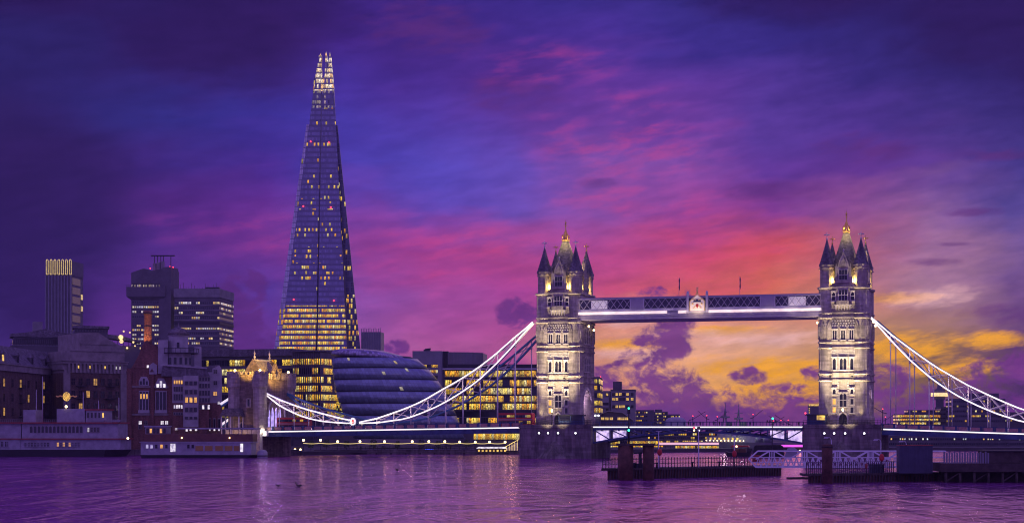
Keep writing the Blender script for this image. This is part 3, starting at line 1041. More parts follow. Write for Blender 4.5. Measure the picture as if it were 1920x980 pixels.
# ------------------------------------------------------------------ high walkways
def walkway(v, label, near):
    U0, U1 = 5.6, SPAN - 5.6
    root = bthing('high_walkway', label, 'walkway', SPAN / 2, v, 39.4, 'walkways between the bridge towers')
    L = SPAN / 2 - 5.6
    hw = 1.7
    g = MB()
    g.box(-L, L, -hw, hw, 39.5, 40.3)
    g.box(-L, L, -hw - .15, hw + .15, 40.305, 40.6)
    g.box(-L, L, -hw - .05, hw + .05, 40.605, 41.3)
    g.build('floor_girder', M['walk_steel'], root)
    s = MB()
    s.box(-L, -8.8, -hw - .2, -hw - .052, 41.0, 41.75)
    s.box(-5.6, -3.2, -hw - .2, -hw - .052, 41.0, 41.75)
    s.box(3.2, L, -hw - .2, -hw - .052, 41.0, 41.75)
    s.build('light_strip', M['led_soft'], root)
    fr = MB()
    n = 66
    for i in range(n):
        x = -L + (i + .5) * 2 * L / n
        if abs(x) < 3:
            continue
        fr.slab([(x - .45, 41.8), (x + .45, 41.8), (x + .3, 42.2), (x, 42.4), (x - .3, 42.2)], -hw - .16, -hw - .02)
    fr.box(-L, L, -hw - .06, -hw + .05, 41.76, 42.5)
    fr.build('scalloped_frieze', M['pale_steel'], root)
    rf = MB()
    rf.box(-L, L, -hw - .1, hw + .1, 45.2, 45.6)
    rf.box(-L, L, -hw + .4, hw - .4, 45.605, 45.85)
    rf.build('roof', M['walk_steel'], root)
    gl = MB()
    gl.box(-L, L, -hw + .25, -hw + .3, 42.5, 45.2)
    gl.box(-L, L, hw - .3, hw - .25, 42.5, 45.2)
    gl.build('glazing', M['walk_glass'], root)
    for a, b_ in ((-L + 4.2, -L + 9.0), (L - 9.6, L - 4.8)):
        MB().box(a, b_, -hw + .18, -hw + .245, 42.6, 45.0).build('lit_pane', M['walk_lit'], root)
    bays = [(-L, -25.2), (-21.8, -14.2), (-13.7, -3.0), (3.0, 13.7), (14.2, 17.0), (21.0, L)]
    bays = [(-L, -19.5), (-15.6, -3.0), (3.0, 18.0), (22.0, L)]
    for a, b_ in bays:
        n = max(2, round((b_ - a) / 2.0))
        w = (b_ - a) / n
        for yy in (-hw - .05, hw + .05):
            lt = MB()
            for i in range(n):
                x = a + i * w
                lt.bar((x, yy, 42.5), (x + w, yy, 45.2), .16, .1)
                lt.bar((x, yy - .08, 45.2), (x + w, yy - .08, 42.5), .16, .1)
            for x in (a, b_):
                lt.box(x - .15, x + .15, yy - .17, yy + .15, 42.45, 45.25)
            lt.build('lattice', M['lattice_paint'], root)
    for a, b_ in ((-19.4, -15.7), (18.1, 21.9)):
        pn = MB()
        pn.box(a, b_, -hw - .2, hw + .2, 42.4, 45.65)
        pn.box(a + .3, b_ - .3, -hw - .26, -hw - .201, 42.7, 45.2)
        pn.build('solid_panel', M['walk_steel'], root)
    if near:
        cr = MB()
        for s_ in (-1, 1):
            cr.box(s_ * 2.75 - .3, s_ * 2.75 + .3, -hw - .5, -hw - .06, 41.0, 46.2)
            cr.lathe(s_ * 2.75, -hw - .28, [(.42, 46.2), (.42, 46.4), (.3, 46.5), (.32, 46.9), (0, 47.2)], 8)
        cr.box(-2.4, 2.4, -hw - .3, -hw - .08, 41.0, 41.5)
        o = cr.build('crest', M['pale_steel'], root)
        gd = MB()
        pts = [(-2.1, 41.6), (-2.15, 44.2), (-1.5, 45.0), (-.6, 45.6), (0, 46.6), (.6, 45.6), (1.5, 45.0), (2.15, 44.2), (2.1, 41.6)]
        for a, b_ in zip(pts, pts[1:]):
            gd.bar((a[0], -hw - .4, a[1]), (b_[0], -hw - .4, b_[1]), .22, .22)
        gd.lathe(0, -hw - .4, [(.3, 46.5), (.12, 47.0), (.3, 47.4), (.1, 47.7), (0, 48.6)], 6)
        gd.bar((-.45, -hw - .4, 47.95), (.45, -hw - .4, 47.95), .14)
        for sx in (-1, 1):
            gd.ball((sx * 1.3, -hw - .5, 43.6), .3, 8)
            gd.bar((sx * .3, -hw - .48, 44.6), (sx * 1.5, -hw - .48, 44.9), .3)
            gd.bar((sx * .4, -hw - .48, 43.1), (sx * 1.1, -hw - .48, 42.3), .22)
        gd.build('gilded_arms', M['gold_lit'], o)
        bk = MB()
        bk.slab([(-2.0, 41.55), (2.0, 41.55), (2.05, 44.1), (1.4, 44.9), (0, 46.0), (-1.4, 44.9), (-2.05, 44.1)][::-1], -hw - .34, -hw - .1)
        bk.build('crest_panel', M['crest_glow'], o)
        sh = MB()
        sh.slab([(-.35, 43.5), (.35, 43.5), (.35, 42.9), (0, 42.3), (-.35, 42.9)][::-1], -hw - .46, -hw - .345)
        sh.build('shield', M['red_paint'], o)
        sh2 = MB()
        sh2.slab([(-1.2, 44.0), (1.2, 44.0), (.8, 44.9), (-.8, 44.9)][::-1], -hw - .44, -hw - .345)
        sh2.build('helm', M['navy_steel'], o)
    return root


M['walk_glass'] = plain('walkway glazing', (0.05, 0.045, 0.09), 0.15, 0, 0.3)
M['walk_lit'] = glow('lit walkway glass', (1.0, 0.80, 0.80), 0.22, False, 0.35)
M['gold_lit'] = plain('bright gilding', (0.9, 0.68, 0.25), 0.4, 0.3, 0.1)
M['crest_glow'] = glow('glowing crest enamel', (1.0, 0.72, 0.62), 0.32, False, 0.3)  # enamel made to emit for the lamplight on it
wk = walkway(-5.2, 'near lattice walkway between the tower tops with gilded crest', True)
walkway(5.2, 'far lattice walkway between the tower tops, behind the near one', False)
for k in range(12):
    lamp('lattice_fill_light', 'POINT', wk, (-32.5 + k * 65 / 11, -3.9, 41.4), 42 if k not in (1, 10) else 110, (1.0, .78, .70), .15)  # unseen point lights added to brighten frieze and lattice
lamp('crest_lamp', 'POINT', wk, (0, -4.2, 41.2), 240, (1.0, .72, .4), .3)
for px, py0, py1, lab in ((1273, 520, 556, 'left flagpole with furled flag on the walkway roof'), (1387, 518, 556, 'right flagpole with furled flag on the walkway roof')):
    u = upx(px, -5.2)
    f = bthing('flagpole', lab, 'flagpole', u, -5.2, 45.85, 'flagpoles on the high walkway')
    z1 = zpx(py0, u, -5.2)
    MB().tube((0, 0, 45.85), (0, 0, z1), .07, 6, .05).build('pole', M['pale_steel'], f)
    fl = MB()
    fl.lathe(0.12, 0, [(.06, z1 - 3.6), (.2, z1 - 2.9), (.13, z1 - 1.8), (.2, z1 - .8), (.05, z1 - .1)], 6)
    fl.build('flag', M['flag'], f)

# ------------------------------------------------------------------ suspension chains
NV, FV = -6.9, 7.2                 # near and far chain planes


def interp(pts, u):
    if u <= pts[0][0]:
        (a, b_), (c, d) = pts[0], pts[1]
    elif u >= pts[-1][0]:
        (a, b_), (c, d) = pts[-2], pts[-1]
    else:
        for (a, b_), (c, d) in zip(pts, pts[1:]):
            if a <= u <= c:
                break
    return b_ + (d - b_) * (u - a) / (c - a)


def chain(label, top, bot, v, lit, deckz, link=None, skip=False):
    """top, bot: lists of (u, z); the two chords of one braced chain"""
    u0, u1 = top[0][0], top[-1][0]
    root = bthing('suspension_chain', label, 'bridge chain', u0, v, top[0][1], 'braced chains of the suspension bridge')

    def P(u, z, dy=0.0):
        return (u - u0, dy, z)
    n = max(2, round((u1 - u0) / 5.2))
    us = [u0 + (u1 - u0) * k / n for k in range(n + 1)]
    fine = [u0 + (u1 - u0) * k / (n * 2) for k in range(n * 2 + 1)]
    ms = M['white_steel'] if lit else M['blue_steel']
    for nm, pts in (('top_chord', top), ('bottom_chord', bot)):
        c = MB()
        for dy in (-.42, .42):
            c.poly([P(u, interp(pts, u), dy) for u in fine], .22, .44)
        c.poly([P(u, interp(pts, u)) for u in fine], .6, .3)
        o = c.build(nm, ms, root)
        if lit:
            s = MB()
            s.poly([P(u, interp(pts, u) + .02, -.60) for u in fine], .1, lit)
            s.build('light_strip', M['led'], o)
    br = MB()
    for a, b_ in zip(us, us[1:]):
        ta, tb, ba, bb = interp(top, a), interp(top, b_), interp(bot, a), interp(bot, b_)
        if ta - ba > .7:
            br.bar(P(a, ba), P(a, ta), .3, .3)
        if max(ta - ba, tb - bb) > 1.0:
            br.bar(P(a, ba, -.1), P(b_, tb, -.1), .26, .26)
            br.bar(P(a, ta, .1), P(b_, bb, .1), .26, .26)
    br.build('bracing', M['brace'] if lit else M['brace_far'], root)
    if lit:
        for k, u in enumerate(us[1:]):
            zm = (interp(bot, u) + interp(top, u)) / 2
            lamp('bracing_fill_light', 'POINT', root, (u - u0, -1.9, zm), 95, (1.0, .78, .70), .15)  # added light without a fixture, brightens the bracing
    for u in us[1:-1]:
        zb = interp(bot, u)
        if zb - deckz(u) < 1.6:
            continue
        h = MB()
        h.tube(P(u, deckz(u) + .3), P(u, zb), .14, 6)
        h.lathe(u - u0, 0, [(.3, zb - 1.0), (.3, zb - .2)], 6)
        h.lathe(u - u0, 0, [(.26, deckz(u) + .2), (.26, deckz(u) + 1.3)], 6)
        h.build('hanger', M['hanger'], root)
    return root


M['blue_steel'] = plain('blue painted steel', (0.07, 0.20, 0.36), 0.5, 0, 0.2, 0.5)
M['brace'] = glow('pale painted bracing', (1.0, 0.72, 0.72), 0.0)
M['brace'] = plain('pale painted bracing', (0.62, 0.56, 0.58), 0.5, 0, 0.1)
M['brace_far'] = plain('pale painted far bracing', (0.60, 0.52, 0.50), 0.5, 0, 0.1)
M['hanger'] = plain('pale painted hangers', (0.66, 0.62, 0.62), 0.5, 0, 0.1)


def curve(pxs, v):
    return sorted(uz(px, py, v) for px, py in pxs)


LT = curve([(675, 791), (710, 783.5), (762.8, 765), (794.6, 751), (826.5, 732), (861, 713), (894.6, 691.5), (928, 666), (961.7, 636), (990, 613), (1000, 604)], NV)
LB = curve([(675, 793), (710, 792), (762.8, 784.5), (794.6, 773), (826.5, 759), (861, 739), (894.6, 716), (928.6, 685), (961.7, 650), (987, 620), (1000, 606)], NV)
ST = curve([(497, 735), (521, 747), (544, 756), (572.5, 766), (603, 774), (643, 784.5), (662, 788)], NV)
SB = curve([(497, 737), (521, 757), (542, 769), (572, 782), (603, 789), (640, 792.5), (662, 793)], NV)
RT = curve([(1634, 595), (1673, 628.6), (1688.6, 640), (1717, 661), (1754, 687), (1788.6, 707), (1811, 720), (1834, 731), (1866, 746), (1906, 763), (1960, 781), (2040, 800)], NV)
RB = curve([(1634, 597), (1641, 604), (1673.5, 641), (1708.6, 677), (1748.6, 711), (1788.6, 738), (1826, 757), (1866, 774), (1906, 787), (1960, 799), (2040, 803)], NV)
uA = upx(497, NV)                         # river face of the abutment tower
uLink = upx(664, NV)
uDR = RT[-1][0]


def deck_left(u):
    pu = [uA, -10.7]
    pz = [zpx(809, uA, -8.0), zpx(801, -10.7, -8.0)]
    return pz[0] + (pz[1] - pz[0]) * (u - pu[0]) / (pu[1] - pu[0])


uR0 = SPAN + 10.7


def deck_right(u):
    u2 = upx(1920, -8.0)
    z0, z2 = zpx(804, uR0, -8.0), zpx(813, u2, -8.0)
    return z0 + (z2 - z0) * (u - uR0) / (u2 - uR0)


chain('white lit near chain rising from the roundel to the left tower', LT, LB, NV, .30, deck_left)
chain('short white lit near chain between abutment tower and roundel', ST, SB, NV, .28, deck_left)
chain('blue unlit far chain rising to the left tower behind the white one', LT, LB, FV, 0, deck_left)
chain('short blue far chain leaving the abutment tower behind the white one', ST, SB, FV, 0, deck_left)
chain('white lit near chain falling from the right tower to the edge', RT, RB, NV, .30, deck_right)
chain('far chain falling from the right tower just behind the lit one', RT, RB, FV, 0, deck_right)
# roundels where the chains meet
for v, lab in ((NV, 'blue link with white roundel and red shield on the near side of the left span'), (FV, 'blue link on the far side of the left span')):
    r = bthing('chain_link', lab, 'chain link', uLink, v, deck_left(uLink), 'links joining the bridge chains')
    zc = zpx(790, uLink, NV)
    zd = deck_left(uLink)
    b_ = MB()
    b_.box(-2.0, 2.0, -.5, .5, zc - .7, zc + .7)
    b_.box(-1.1, 1.1, -.75, .55, zd - 1.6, zc - .71)
    b_.box(-3.4, 3.4, -.35, .35, zc - .4, zc + .45)
    b_.build('link_block', M['blue_dark'] if 'blue_dark' in M else M['navy_steel'], r)
    if v == NV:
        Mx = Matrix.Translation((0, -.75, zc)) @ Matrix.Rotation(R(90), 4, 'X') @ Matrix.Scale(1.25, 4, (0, 1, 0))
        MB(Mx).lathe(0, 0, [(.95, 0), (.95, .2), (.6, .22)], 20).build('roundel', M['led_dim'] if 'led_dim' in M else M['led'], r)
        MB(Mx).lathe(0, -.0, [(.5, .2), (.45, .3)], 16).build('shield', M['red_paint'], r)

# ------------------------------------------------------------------ decks
HV = 8.0                                   # half width of the deck


def side_span(label, ua, ub, dz):
    root = bthing('side_span', label, 'bridge deck', ua, 0, 5.5, 'approach spans of the bridge')
    L = ub - ua

    def q(x, y, z):
        return (x, y, z + dz(ua + x))
    s = MB()
    for (y0, y1, z0, z1) in ((-HV, HV, -1.2, -.1),):
        i = s.add([q(0, y0, z0), q(L, y0, z0), q(L, y1, z0), q(0, y1, z0), q(0, y0, z1), q(L, y0, z1), q(L, y1, z1), q(0, y1, z1)])
        for f in ((3, 2, 1, 0), (4, 5, 6, 7), (0, 1, 5, 4), (1, 2, 6, 5), (2, 3, 7, 6), (3, 0, 4, 7)):
            s.face([i + k for k in f])
    s.build('road_slab', M['asphalt'], root)
    for sy in (-1, 1):
        y = sy * (HV + .16)
        g = MB()
        g.bar(q(0, y, -.9), q(L, y, -.9), .3, 1.2)
        g.bar(q(0, y + sy * .16, -1.45), q(L, y + sy * .16, -1.45), .3, .2)
        n = int(L / 2.6)
        for k in range(n):
            x = (k + .5) * L / n
            g.bar(q(x, y + sy * .2, -1.4), q(x, y + sy * .2, -.4), .16, .16)
        o = g.build('edge_girder', M['navy_steel'], root)
        if sy < 0:
            st = MB()
            st.bar(q(.4, y - .22, .0), q(L - .2, y - .22, .0), .12, .34)
            st.build('light_strip', M['led'], o)
        p = MB()
        p.bar(q(0, y, .32), q(L, y, .32), .3, .14)
        p.bar(q(0, y, 1.42), q(L, y, 1.42), .3, .14)
        n = int(L / 3.2)
        for k in range(n + 1):
            x = k * L / n
            p.bar(q(x, y, .2), q(x, y, 1.65), .55, .34)
        ro = p.build('railing', M['navy_steel'], root)
        for k in range(n):
            pa = MB()
            x0, x1 = (k + .2) * L / n, (k + .82) * L / n
            pa.bar(q(x0, y - sy * .0, .86), q(x1, y, .86), .1, .92)
            for j in range(4):
                xa = x0 + (x1 - x0) * j / 4
                xb = x0 + (x1 - x0) * (j + 1) / 4
                pa.bar(q(xa, y + sy * .08, .45), q(xb, y + sy * .08, 1.28), .08)
                pa.bar(q(xb, y + sy * .11, .45), q(xa, y + sy * .11, 1.28), .08)
            pa.build('cast_panel', M['panel'], ro)
    cb = MB()
    for k in range(int(L / 8)):
        x = (k + .5) * 8
        cb.bar(q(x, -HV, -1.3), q(x, HV, -1.3), .4, .4)
    cb.build('cross_beam', M['navy_steel'], root)
    return root


M['panel'] = plain('salmon painted cast panels', (0.52, 0.30, 0.26), 0.6, 0, 0.25, 1.2)
side_span('left approach span with lit edge between the abutment tower and left pier', uA, -10.75, deck_left)
side_span('right approach span with lit edge running off the right of the picture', SPAN + 10.75, upx(2080, NV), deck_right)


def bascule(label, flip):
    """one lifting leaf: from its pier to the middle of the opening"""
    u0 = 10.75
    L = SPAN / 2 - u0 - .15
    root = bthing('bascule_leaf', label, 'bridge deck', SPAN - u0 if flip else u0, 0, 5.0, 'lifting leaves of the bridge')
    s = -1 if flip else 1
    zd = zpx(800, SPAN / 2, -HV)
    hgt = [3.9, 3.0, 2.25, 1.65, 1.2, .95, .8]
    n = 6
    MB().box(min(0, s * L), max(0, s * L), -HV + .3, HV - .3, zd - .75, zd - .1).build('road_slab', M['asphalt'], root)
    for sy in (-1, 1):
        y = sy * HV
        g = MB()
        g.bar((0, y, zd - .5), (s * L, y, zd - .5), .3, .7)
        pts = [(s * L * k / n, y, zd - .6 - hgt[k]) for k in range(n + 1)]
        g.poly(pts, .35, .5)
        for k in range(n):
            x0, x1 = s * L * k / n, s * L * (k + 1) / n
            g.bar((x0, y, zd - .5), (x0, y, zd - .6 - hgt[k]), .35, .35)
            if k < 5:
                g.bar((x0, y - .04, zd - .7), (x1, y - .04, zd - .6 - hgt[k + 1]), .3, .3)
        g.build('arched_girder', M['navy_steel'], root)
        st = MB()
        st.bar((s * .1, y - .22, zd), (s * L, y - .22, zd), .12, .34)
        if sy < 0:
            st.build('light_strip', M['led'], root)
        r = MB()
        r.bar((0, y, zd + .3), (s * L, y, zd + .3), .2, .12)
        r.bar((0, y, zd + 1.45), (s * L, y, zd + 1.45), .24, .14)
        for k in range(int(L / 1.9) + 1):
            r.bar((s * k * 1.9, y, zd + .2), (s * k * 1.9, y, zd + 1.5), .16)
        r.build('railing', M['navy_steel'], root)
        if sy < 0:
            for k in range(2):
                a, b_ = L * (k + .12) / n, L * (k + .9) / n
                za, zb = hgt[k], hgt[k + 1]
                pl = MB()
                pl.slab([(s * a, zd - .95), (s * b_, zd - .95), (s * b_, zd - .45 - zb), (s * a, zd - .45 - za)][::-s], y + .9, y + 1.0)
                pl.build('glow_counter_panel', M['violet_white'], root)
    cb = MB()
    for k in range(n):
        x = s * L * (k + .5) / n
        cb.bar((x, -HV, zd - .95), (x, HV, zd - .95), .3, .4)
    cb.build('cross_beam', M['navy_steel'], root)
    return root


M['violet_white'] = glow('violet white glowing steel', (0.80, 0.62, 1.0), 0.75, False, 0.6)  # steel panels emit, lamplight put into their own material
bascule('lifting roadway leaf hinged on the left pier, meeting the other midway', False)
bascule('lifting roadway leaf hinged on the right pier, meeting the other midway', True)

# ------------------------------------------------------------------ abutment tower on the south bank
AW = 9.5
ab = bthing('abutment_tower', 'stone gatehouse tower with gold lit steep roof at the left end of the bridge', 'gatehouse', uA - AW / 2, 0, 0)
h = AW / 2
VF, VB = -9.5, 9.5
zr = zpx(809, uA, VF)
zp = zpx(702, uA - AW / 2, VF)                       # top of the parapet
w = MB()
w.box(-h, h, VF, -5.2, -1, zp)
w.box(-h, h, 5.2, VB, -1, zp)
w.box(-h, h, -5.195, 5.195, zr + 10.0, zp - 1.2)
w.box(-h, h, -5.195, 5.195, -1, zr - 1.5)
for s in (-1, 1):
    p_ = [(s * 5.19, zr + 10.0), (s * 5.19, zr + 4.5), (s * 4.2, zr + 7.4), (s * 2.4, zr + 9.2), (0, zr + 10.0)]
    w.M = SIDES[1]
    w.slab(p_ if s > 0 else p_[::-1], -h + .02, -h + 1.5)
    w.M = None
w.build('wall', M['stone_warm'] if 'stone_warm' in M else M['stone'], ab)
pl = MB()
pl.box(-h - 1.2, h + .6, VF - 1.6, VF - .005, -1, zr + .6)
pl.build('plinth', M['pale_stone'], ab)
for sx, sy in ((-1, -1), (1, -1), (1, 1), (-1, 1)):
    c = MB()
    cx, cy = sx * (h - .6), sy * (VB - .6)
    c.lathe(cx, cy, [(2.0, zr - 1), (2.0, zp - 4.4), (2.4, zp - 3.6), (2.4, zp + .2)], 8, False, R(22.5))
    for k in range(8):
        a = R(45 * k)
        c.M = Matrix.Translation((cx, cy, 0)) @ Matrix.Rotation(a, 4, 'Z')
        c.box(-.5, .5, -2.3, -1.9, zp + .2, zp + 1.0)
        c.M = None
    o = c.build('corner_turret', M['stone'], ab)
    MB().lathe(cx, cy, [(1.9, zp + .205), (1.8, zp + .4)], 8, False).build('turret_roof', M['slate'], o)
    MB().ball((cx, cy, zp + 1.3), .4, 8).build('globe_lamp', M['warm'], o)
cr = MB()
for i in range(12):
    y = -7 + i * 1.27
    for x in (-h, h):
        cr.box(x - .25, x + .25, y - .35, y + .35, zp - 1.2, zp + .5)
for i in range(5):
    x = -3 + i * 1.5
    for y in (VF, VB):
        cr.box(x - .35, x + .35, y - .25, y + .25, zp + .002, zp + .8)
cr.build('battlement', M['stone'], ab)
for k, off in ((0, VF), ):
    gothic_window(ab, SIDES[0], 0.8, VF, zp - 9.5, .8, 2.2, 1, 1, None, .25, False)
    gothic_window(ab, SIDES[0], -1.6, VF, zp - 16.5, .7, 2.0, 1, 1, None, .2, False)
ar = MB(SIDES[1])
op, ip = [], []
for i in range(17):
    a = math.pi * (1 - i / 16)
    op.append((5.7 * math.cos(a), zr + 4.5 + 6.2 * math.sin(a)))
    ip.append((5.15 * math.cos(a), zr + 4.5 + 5.5 * math.sin(a)))
for i in range(16):
    ar.slab([op[i], op[i + 1], ip[i + 1], ip[i]][::-1], -h - .3, -h + .01)
ar.build('road_arch', M['pale_stone'], ab)
for k in range(4):                                   # violet lit lancets inside the arch, on the far inner wall
    y = -3.4 + k * 2.27
    g = MB(SIDES[1])
    g.slab([(y - .7, zr + .6), (y + .7, zr + .6), (y + .7, zr + 5.0), (y + .4, zr + 6.6), (y, zr + 7.4), (y - .4, zr + 6.6), (y - .7, zr + 5.0)][::-1], -4.2, -4.05)
    g.build('lancet', M['violet'], ab)
rz0, rz1 = zp - 1.0, zpx(676, uA - AW / 2, 0)
rf = MB()
i = rf.add([(-3.6, -5.5, rz0), (3.6, -5.5, rz0), (3.6, 5.5, rz0), (-3.6, 5.5, rz0), (0, -4.4, rz1), (0, 4.4, rz1)])
for f in ((0, 1, 4), (1, 2, 5, 4), (2, 3, 5), (3, 0, 4, 5)):
    rf.face([i + k for k in f])
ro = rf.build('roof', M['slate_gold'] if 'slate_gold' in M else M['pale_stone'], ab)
rd = MB()
rd.bar((0, -4.4, rz1), (0, 4.4, rz1), .3, .3)
for k in range(14):
    rd.bar((0, -4.3 + k * .66, rz1), (0, -4.3 + k * .66, rz1 + .5), .12)
rd.build('ridge_crest', M['pale_stone'], ro)
for y in (-4.6, 4.6):
    f = MB()
    f.lathe(0, y, [(.4, rz1 - .3), (.2, rz1 + .5), (.42, rz1 + 1.1), (.15, rz1 + 1.5), (.35, rz1 + 2.2), (.08, rz1 + 2.6), (0, rz1 + 3.6)], 8)
    f.build('finial', M['pale_stone'], ro)
gb = MB()
for y in (-5.6, 5.6):
    gb.slab([(-4.0, rz0), (4.0, rz0), (2.2, rz0 + (rz1 - rz0) * .5), (0, rz1 + .4), (-2.2, rz0 + (rz1 - rz0) * .5)], y - .3, y + .3)
gb.build('gable', M['stone_warm'], ab)
dm = MB()
dm.M = SIDES[1]
dm.slab([(-1.6, rz0), (1.6, rz0), (1.6, rz0 + 2.2), (0, rz0 + 4.6), (-1.6, rz0 + 2.2)], -h - .1, -h + .8)
dm.box(-1.4, 1.4, -h + .8, -h + 3, rz0, rz0 + 2.0)
for s in (-1, 1):
    dm.lathe(s * 2.3, -h, [(.5, rz0), (.5, rz0 + 1.6), (.7, rz0 + 1.8), (0, rz0 + 3.0)], 8)
do = dm.build('dormer', M['stone_warm'], ab)
MB(SIDES[1]).slab([(-.7, rz0 + .6), (.7, rz0 + .6), (.7, rz0 + 2.0), (0, rz0 + 3.0), (-.7, rz0 + 2.0)], -h - .16, -h - .105).build('pane', M['glass_dark'], do)
GOLDL = (1.0, .58, .10)
lamp('roof_floodlight', 'SPOT', ab, (12, -6.0, zp + 2), 9000, GOLDL, .3, (0, 0, rz1 - 3), 80)
lamp('roof_floodlight', 'SPOT', ab, (2.0, -16, zp + 1.0), 6500, GOLDL, .3, (0, -5, rz1 - 3), 60)
for fx_ in (-2.5, 3.0):
    lamp('wall_floodlight', 'SPOT', ab, (fx_, -18.5, 1.2), 1900, (1.0, .56, .10), .4, (fx_ - .5, VF, 6.5), 95, 1.0)
lamp('arch_lamp', 'POINT', ab, (3.5, 0, zr + 8.5), 700, (.6, .45, 1.0), .3)
# the chain stays running down behind the gatehouse
for v, (pa_, pb_), lit, lab in ((NV, ((443, 741), (415, 759)), True, 'white lit anchor chain stub on the land side of the gatehouse'), (NV - 1.5, ((437, 783), (417, 797)), True, 'lower white stay below the land side anchor chain')):
    a_, b_ = uz(*pa_, v), uz(*pb_, v)
    r = bthing('anchor_chain', lab, 'bridge chain', b_[0], v, b_[1])
    MB().bar((a_[0] - b_[0], 0, a_[1]), (0, 0, b_[1]), .9, 1.2).build('chord', M['blue_steel'], r)
    MB().bar((a_[0] - b_[0], -.5, a_[1] + .3), (0, -.5, b_[1] + .3), .1, .7).build('light_strip', M['led_dim'] if 'led_dim' in M else M['crest_glow'], r)
# little landing shelter under it
sx_, sy_ = B(upx(436, -11.0), -11.0)
sh = thing('landing_shelter', 'dark roofed landing shelter at the foot of the gatehouse', 'shelter', (sx_, sy_, 0), -AL)
MB().slab([(-3.6, 12.2), (3.4, 12.2), (2.2, 14.6), (-2.0, 14.6)], -1.5, 1.5).build('roof', M['slate'], sh)
pp = MB()
for x in (-3.0, 0, 2.8):
    for y in (-1.2, 1.2):
        pp.box(x - .15, x + .15, y - .15, y + .15, 5.0, 12.2)
pp.build('post', M['pale_steel'], sh)
MB().box(-3.6, 3.4, -1.5, 1.5, -1, 5.0).build('landing_base', M['granite'], sh)
gl = bthing('floodlight', 'bright white floodlight at the foot of the gatehouse arch', 'floodlight', uA + 1.2, -9.2, zr - 1.2)
MB().box(-.9, .9, -.5, .5, zr - 1.3, zr + .2).build('housing', M['pale_steel'], gl)
MB().box(-.75, .75, -.6, -.505, zr - 1.2, zr + .1).build('lens', M['led'], gl)
lamp('lens_lamp', 'POINT', gl, (0, -1.2, zr + .4), 160, (1, .9, .8), .3)


# ------------------------------------------------------------------ buses
def bus(u, v, label, z, group='double decker buses on the bridge'):
    r = bthing('double_decker_bus', label, 'bus', u, v, z, group)
    Lb, hb, wb = 5.3, 4.3, 1.25
    b_ = MB()
    b_.slab([(-Lb, z + .35), (Lb, z + .35), (Lb + .12, z + 1.4), (Lb - .05, z + hb - .25), (Lb - .35, z + hb), (-Lb + .25, z + hb), (-Lb, z + hb - .3)], -wb, wb)
    b_.build('body', M['red_paint'], r)
    for (z0, z1) in ((1.15, 2.0), (2.95, 3.7)):
        w = MB()
        w.uvbox(-Lb + .3, Lb - .4, -wb - .03, wb + .03, z + z0, z + z1, 8, 1)
        w.build('window_band', M['bus_glass'], r)
    st = MB()
    st.box(-Lb + .1, Lb - .1, -wb - .02, wb + .02, z + 2.25, z + 2.5)
    st.build('pale_stripe', M['boat_white'], r)
    for x in (-3.2, 3.3):
        for s in (-1, 1):
            Mx = Matrix.Translation((x, s * (wb + .02), z + .5)) @ Matrix.Rotation(R(90), 4, 'X')
            wh = MB(Mx).lathe(0, 0, [(.5, -.14), (.5, .14)], 14).build('wheel', M['iron'], r)
            MB(Mx).lathe(0, 0, [(.25, -.16), (.25, .16)], 10).build('rim', M['pale_steel'], wh)
    for s in (-1, 1):
        MB().box(Lb + .08, Lb + .16, s * .9 - .18, s * .9 + .18, z + .7, z + .95).build('headlight', M['cool_lamp'], r)
    return r


M['bus_glass'] = panes('bus windows', 0.35, 0.5, glass=(0.03, 0.03, 0.05), mx=.12, my=.05)
ub = upx(968, -3)
bus(ub, -3.0, 'red double decker bus beside the left tower foot', deck_left(ub))
ub = upx(552, 2)
bus(ub, 2.0, 'red double decker bus just outside the gatehouse arch', deck_left(ub))
# ------------------------------------------------------------------ city buildings
G0 = 1.2
YEL = None
W_OFF = panes('office windows', 0.60, .9, mx=.14, my=.10, run=2, clutter=.85)
W_BRIGHT = panes('bright office windows', 0.88, 1.0, mx=.12, my=.10, rowvar=.4, run=3, clutter=.9)
W_SPARSE = panes('half dark office windows', 0.30, .9, mx=.22, my=.2)
W_TOWER = panes('concrete tower windows', 0.40, .85, mx=.28, my=.30, frame=(.10, .10, .11), run=2,
                ramp=[(0, lin((255, 190, 90))), (.5, lin((255, 236, 170))), (.8, lin((235, 225, 255))), (1, lin((255, 250, 240)))])
W_DIM = panes('mostly dark windows', 0.10, .6, mx=.35, my=.3, frame=(.09, .075, .08))
W_FAR = panes('far windows', 0.45, .8, mx=.3, my=.35, frame=(.07, .07, .08))
W_ATR = panes('atrium glazing', 0.72, .75, mx=.10, my=.14, clutter=.8, rowvar=.4,
              ramp=[(0, lin((250, 190, 50))), (.5, lin((235, 215, 90))), (.85, lin((210, 220, 120))), (1, lin((255, 240, 180)))])


def face_place(px0, Y0, px1, Y1):
    a, b_ = Vector((X(px0, Y0), Y0)), Vector((X(px1, Y1), Y1))
    d = b_ - a
    return (a.x, a.y, G0), math.atan2(d.y, d.x), d.length


def building(name, label, cat, px0, Y0, px1, Y1=None, group=None):
    loc, rz, L = face_place(px0, Y0, px1, Y1 or Y0)
    return thing(name, label, cat, loc, rz, group), L


def ribbons(root, x0, x1, depth, rows, n, m, y0=0.0, out=.06, name='ribbon_window'):
    """one glazed band per storey, running round the block"""
    for k, (za, zb) in enumerate(rows):
        w = MB()
        w.uvbox(x0 - out, x1 + out, y0 - out, y0 + depth + out, za, zb, n, 1, v0=k * 3)
        w.build(name, m, root)


def floors(pys, hpx, Y):
    return [(Z(p + hpx, Y), Z(p, Y)) for p in pys]


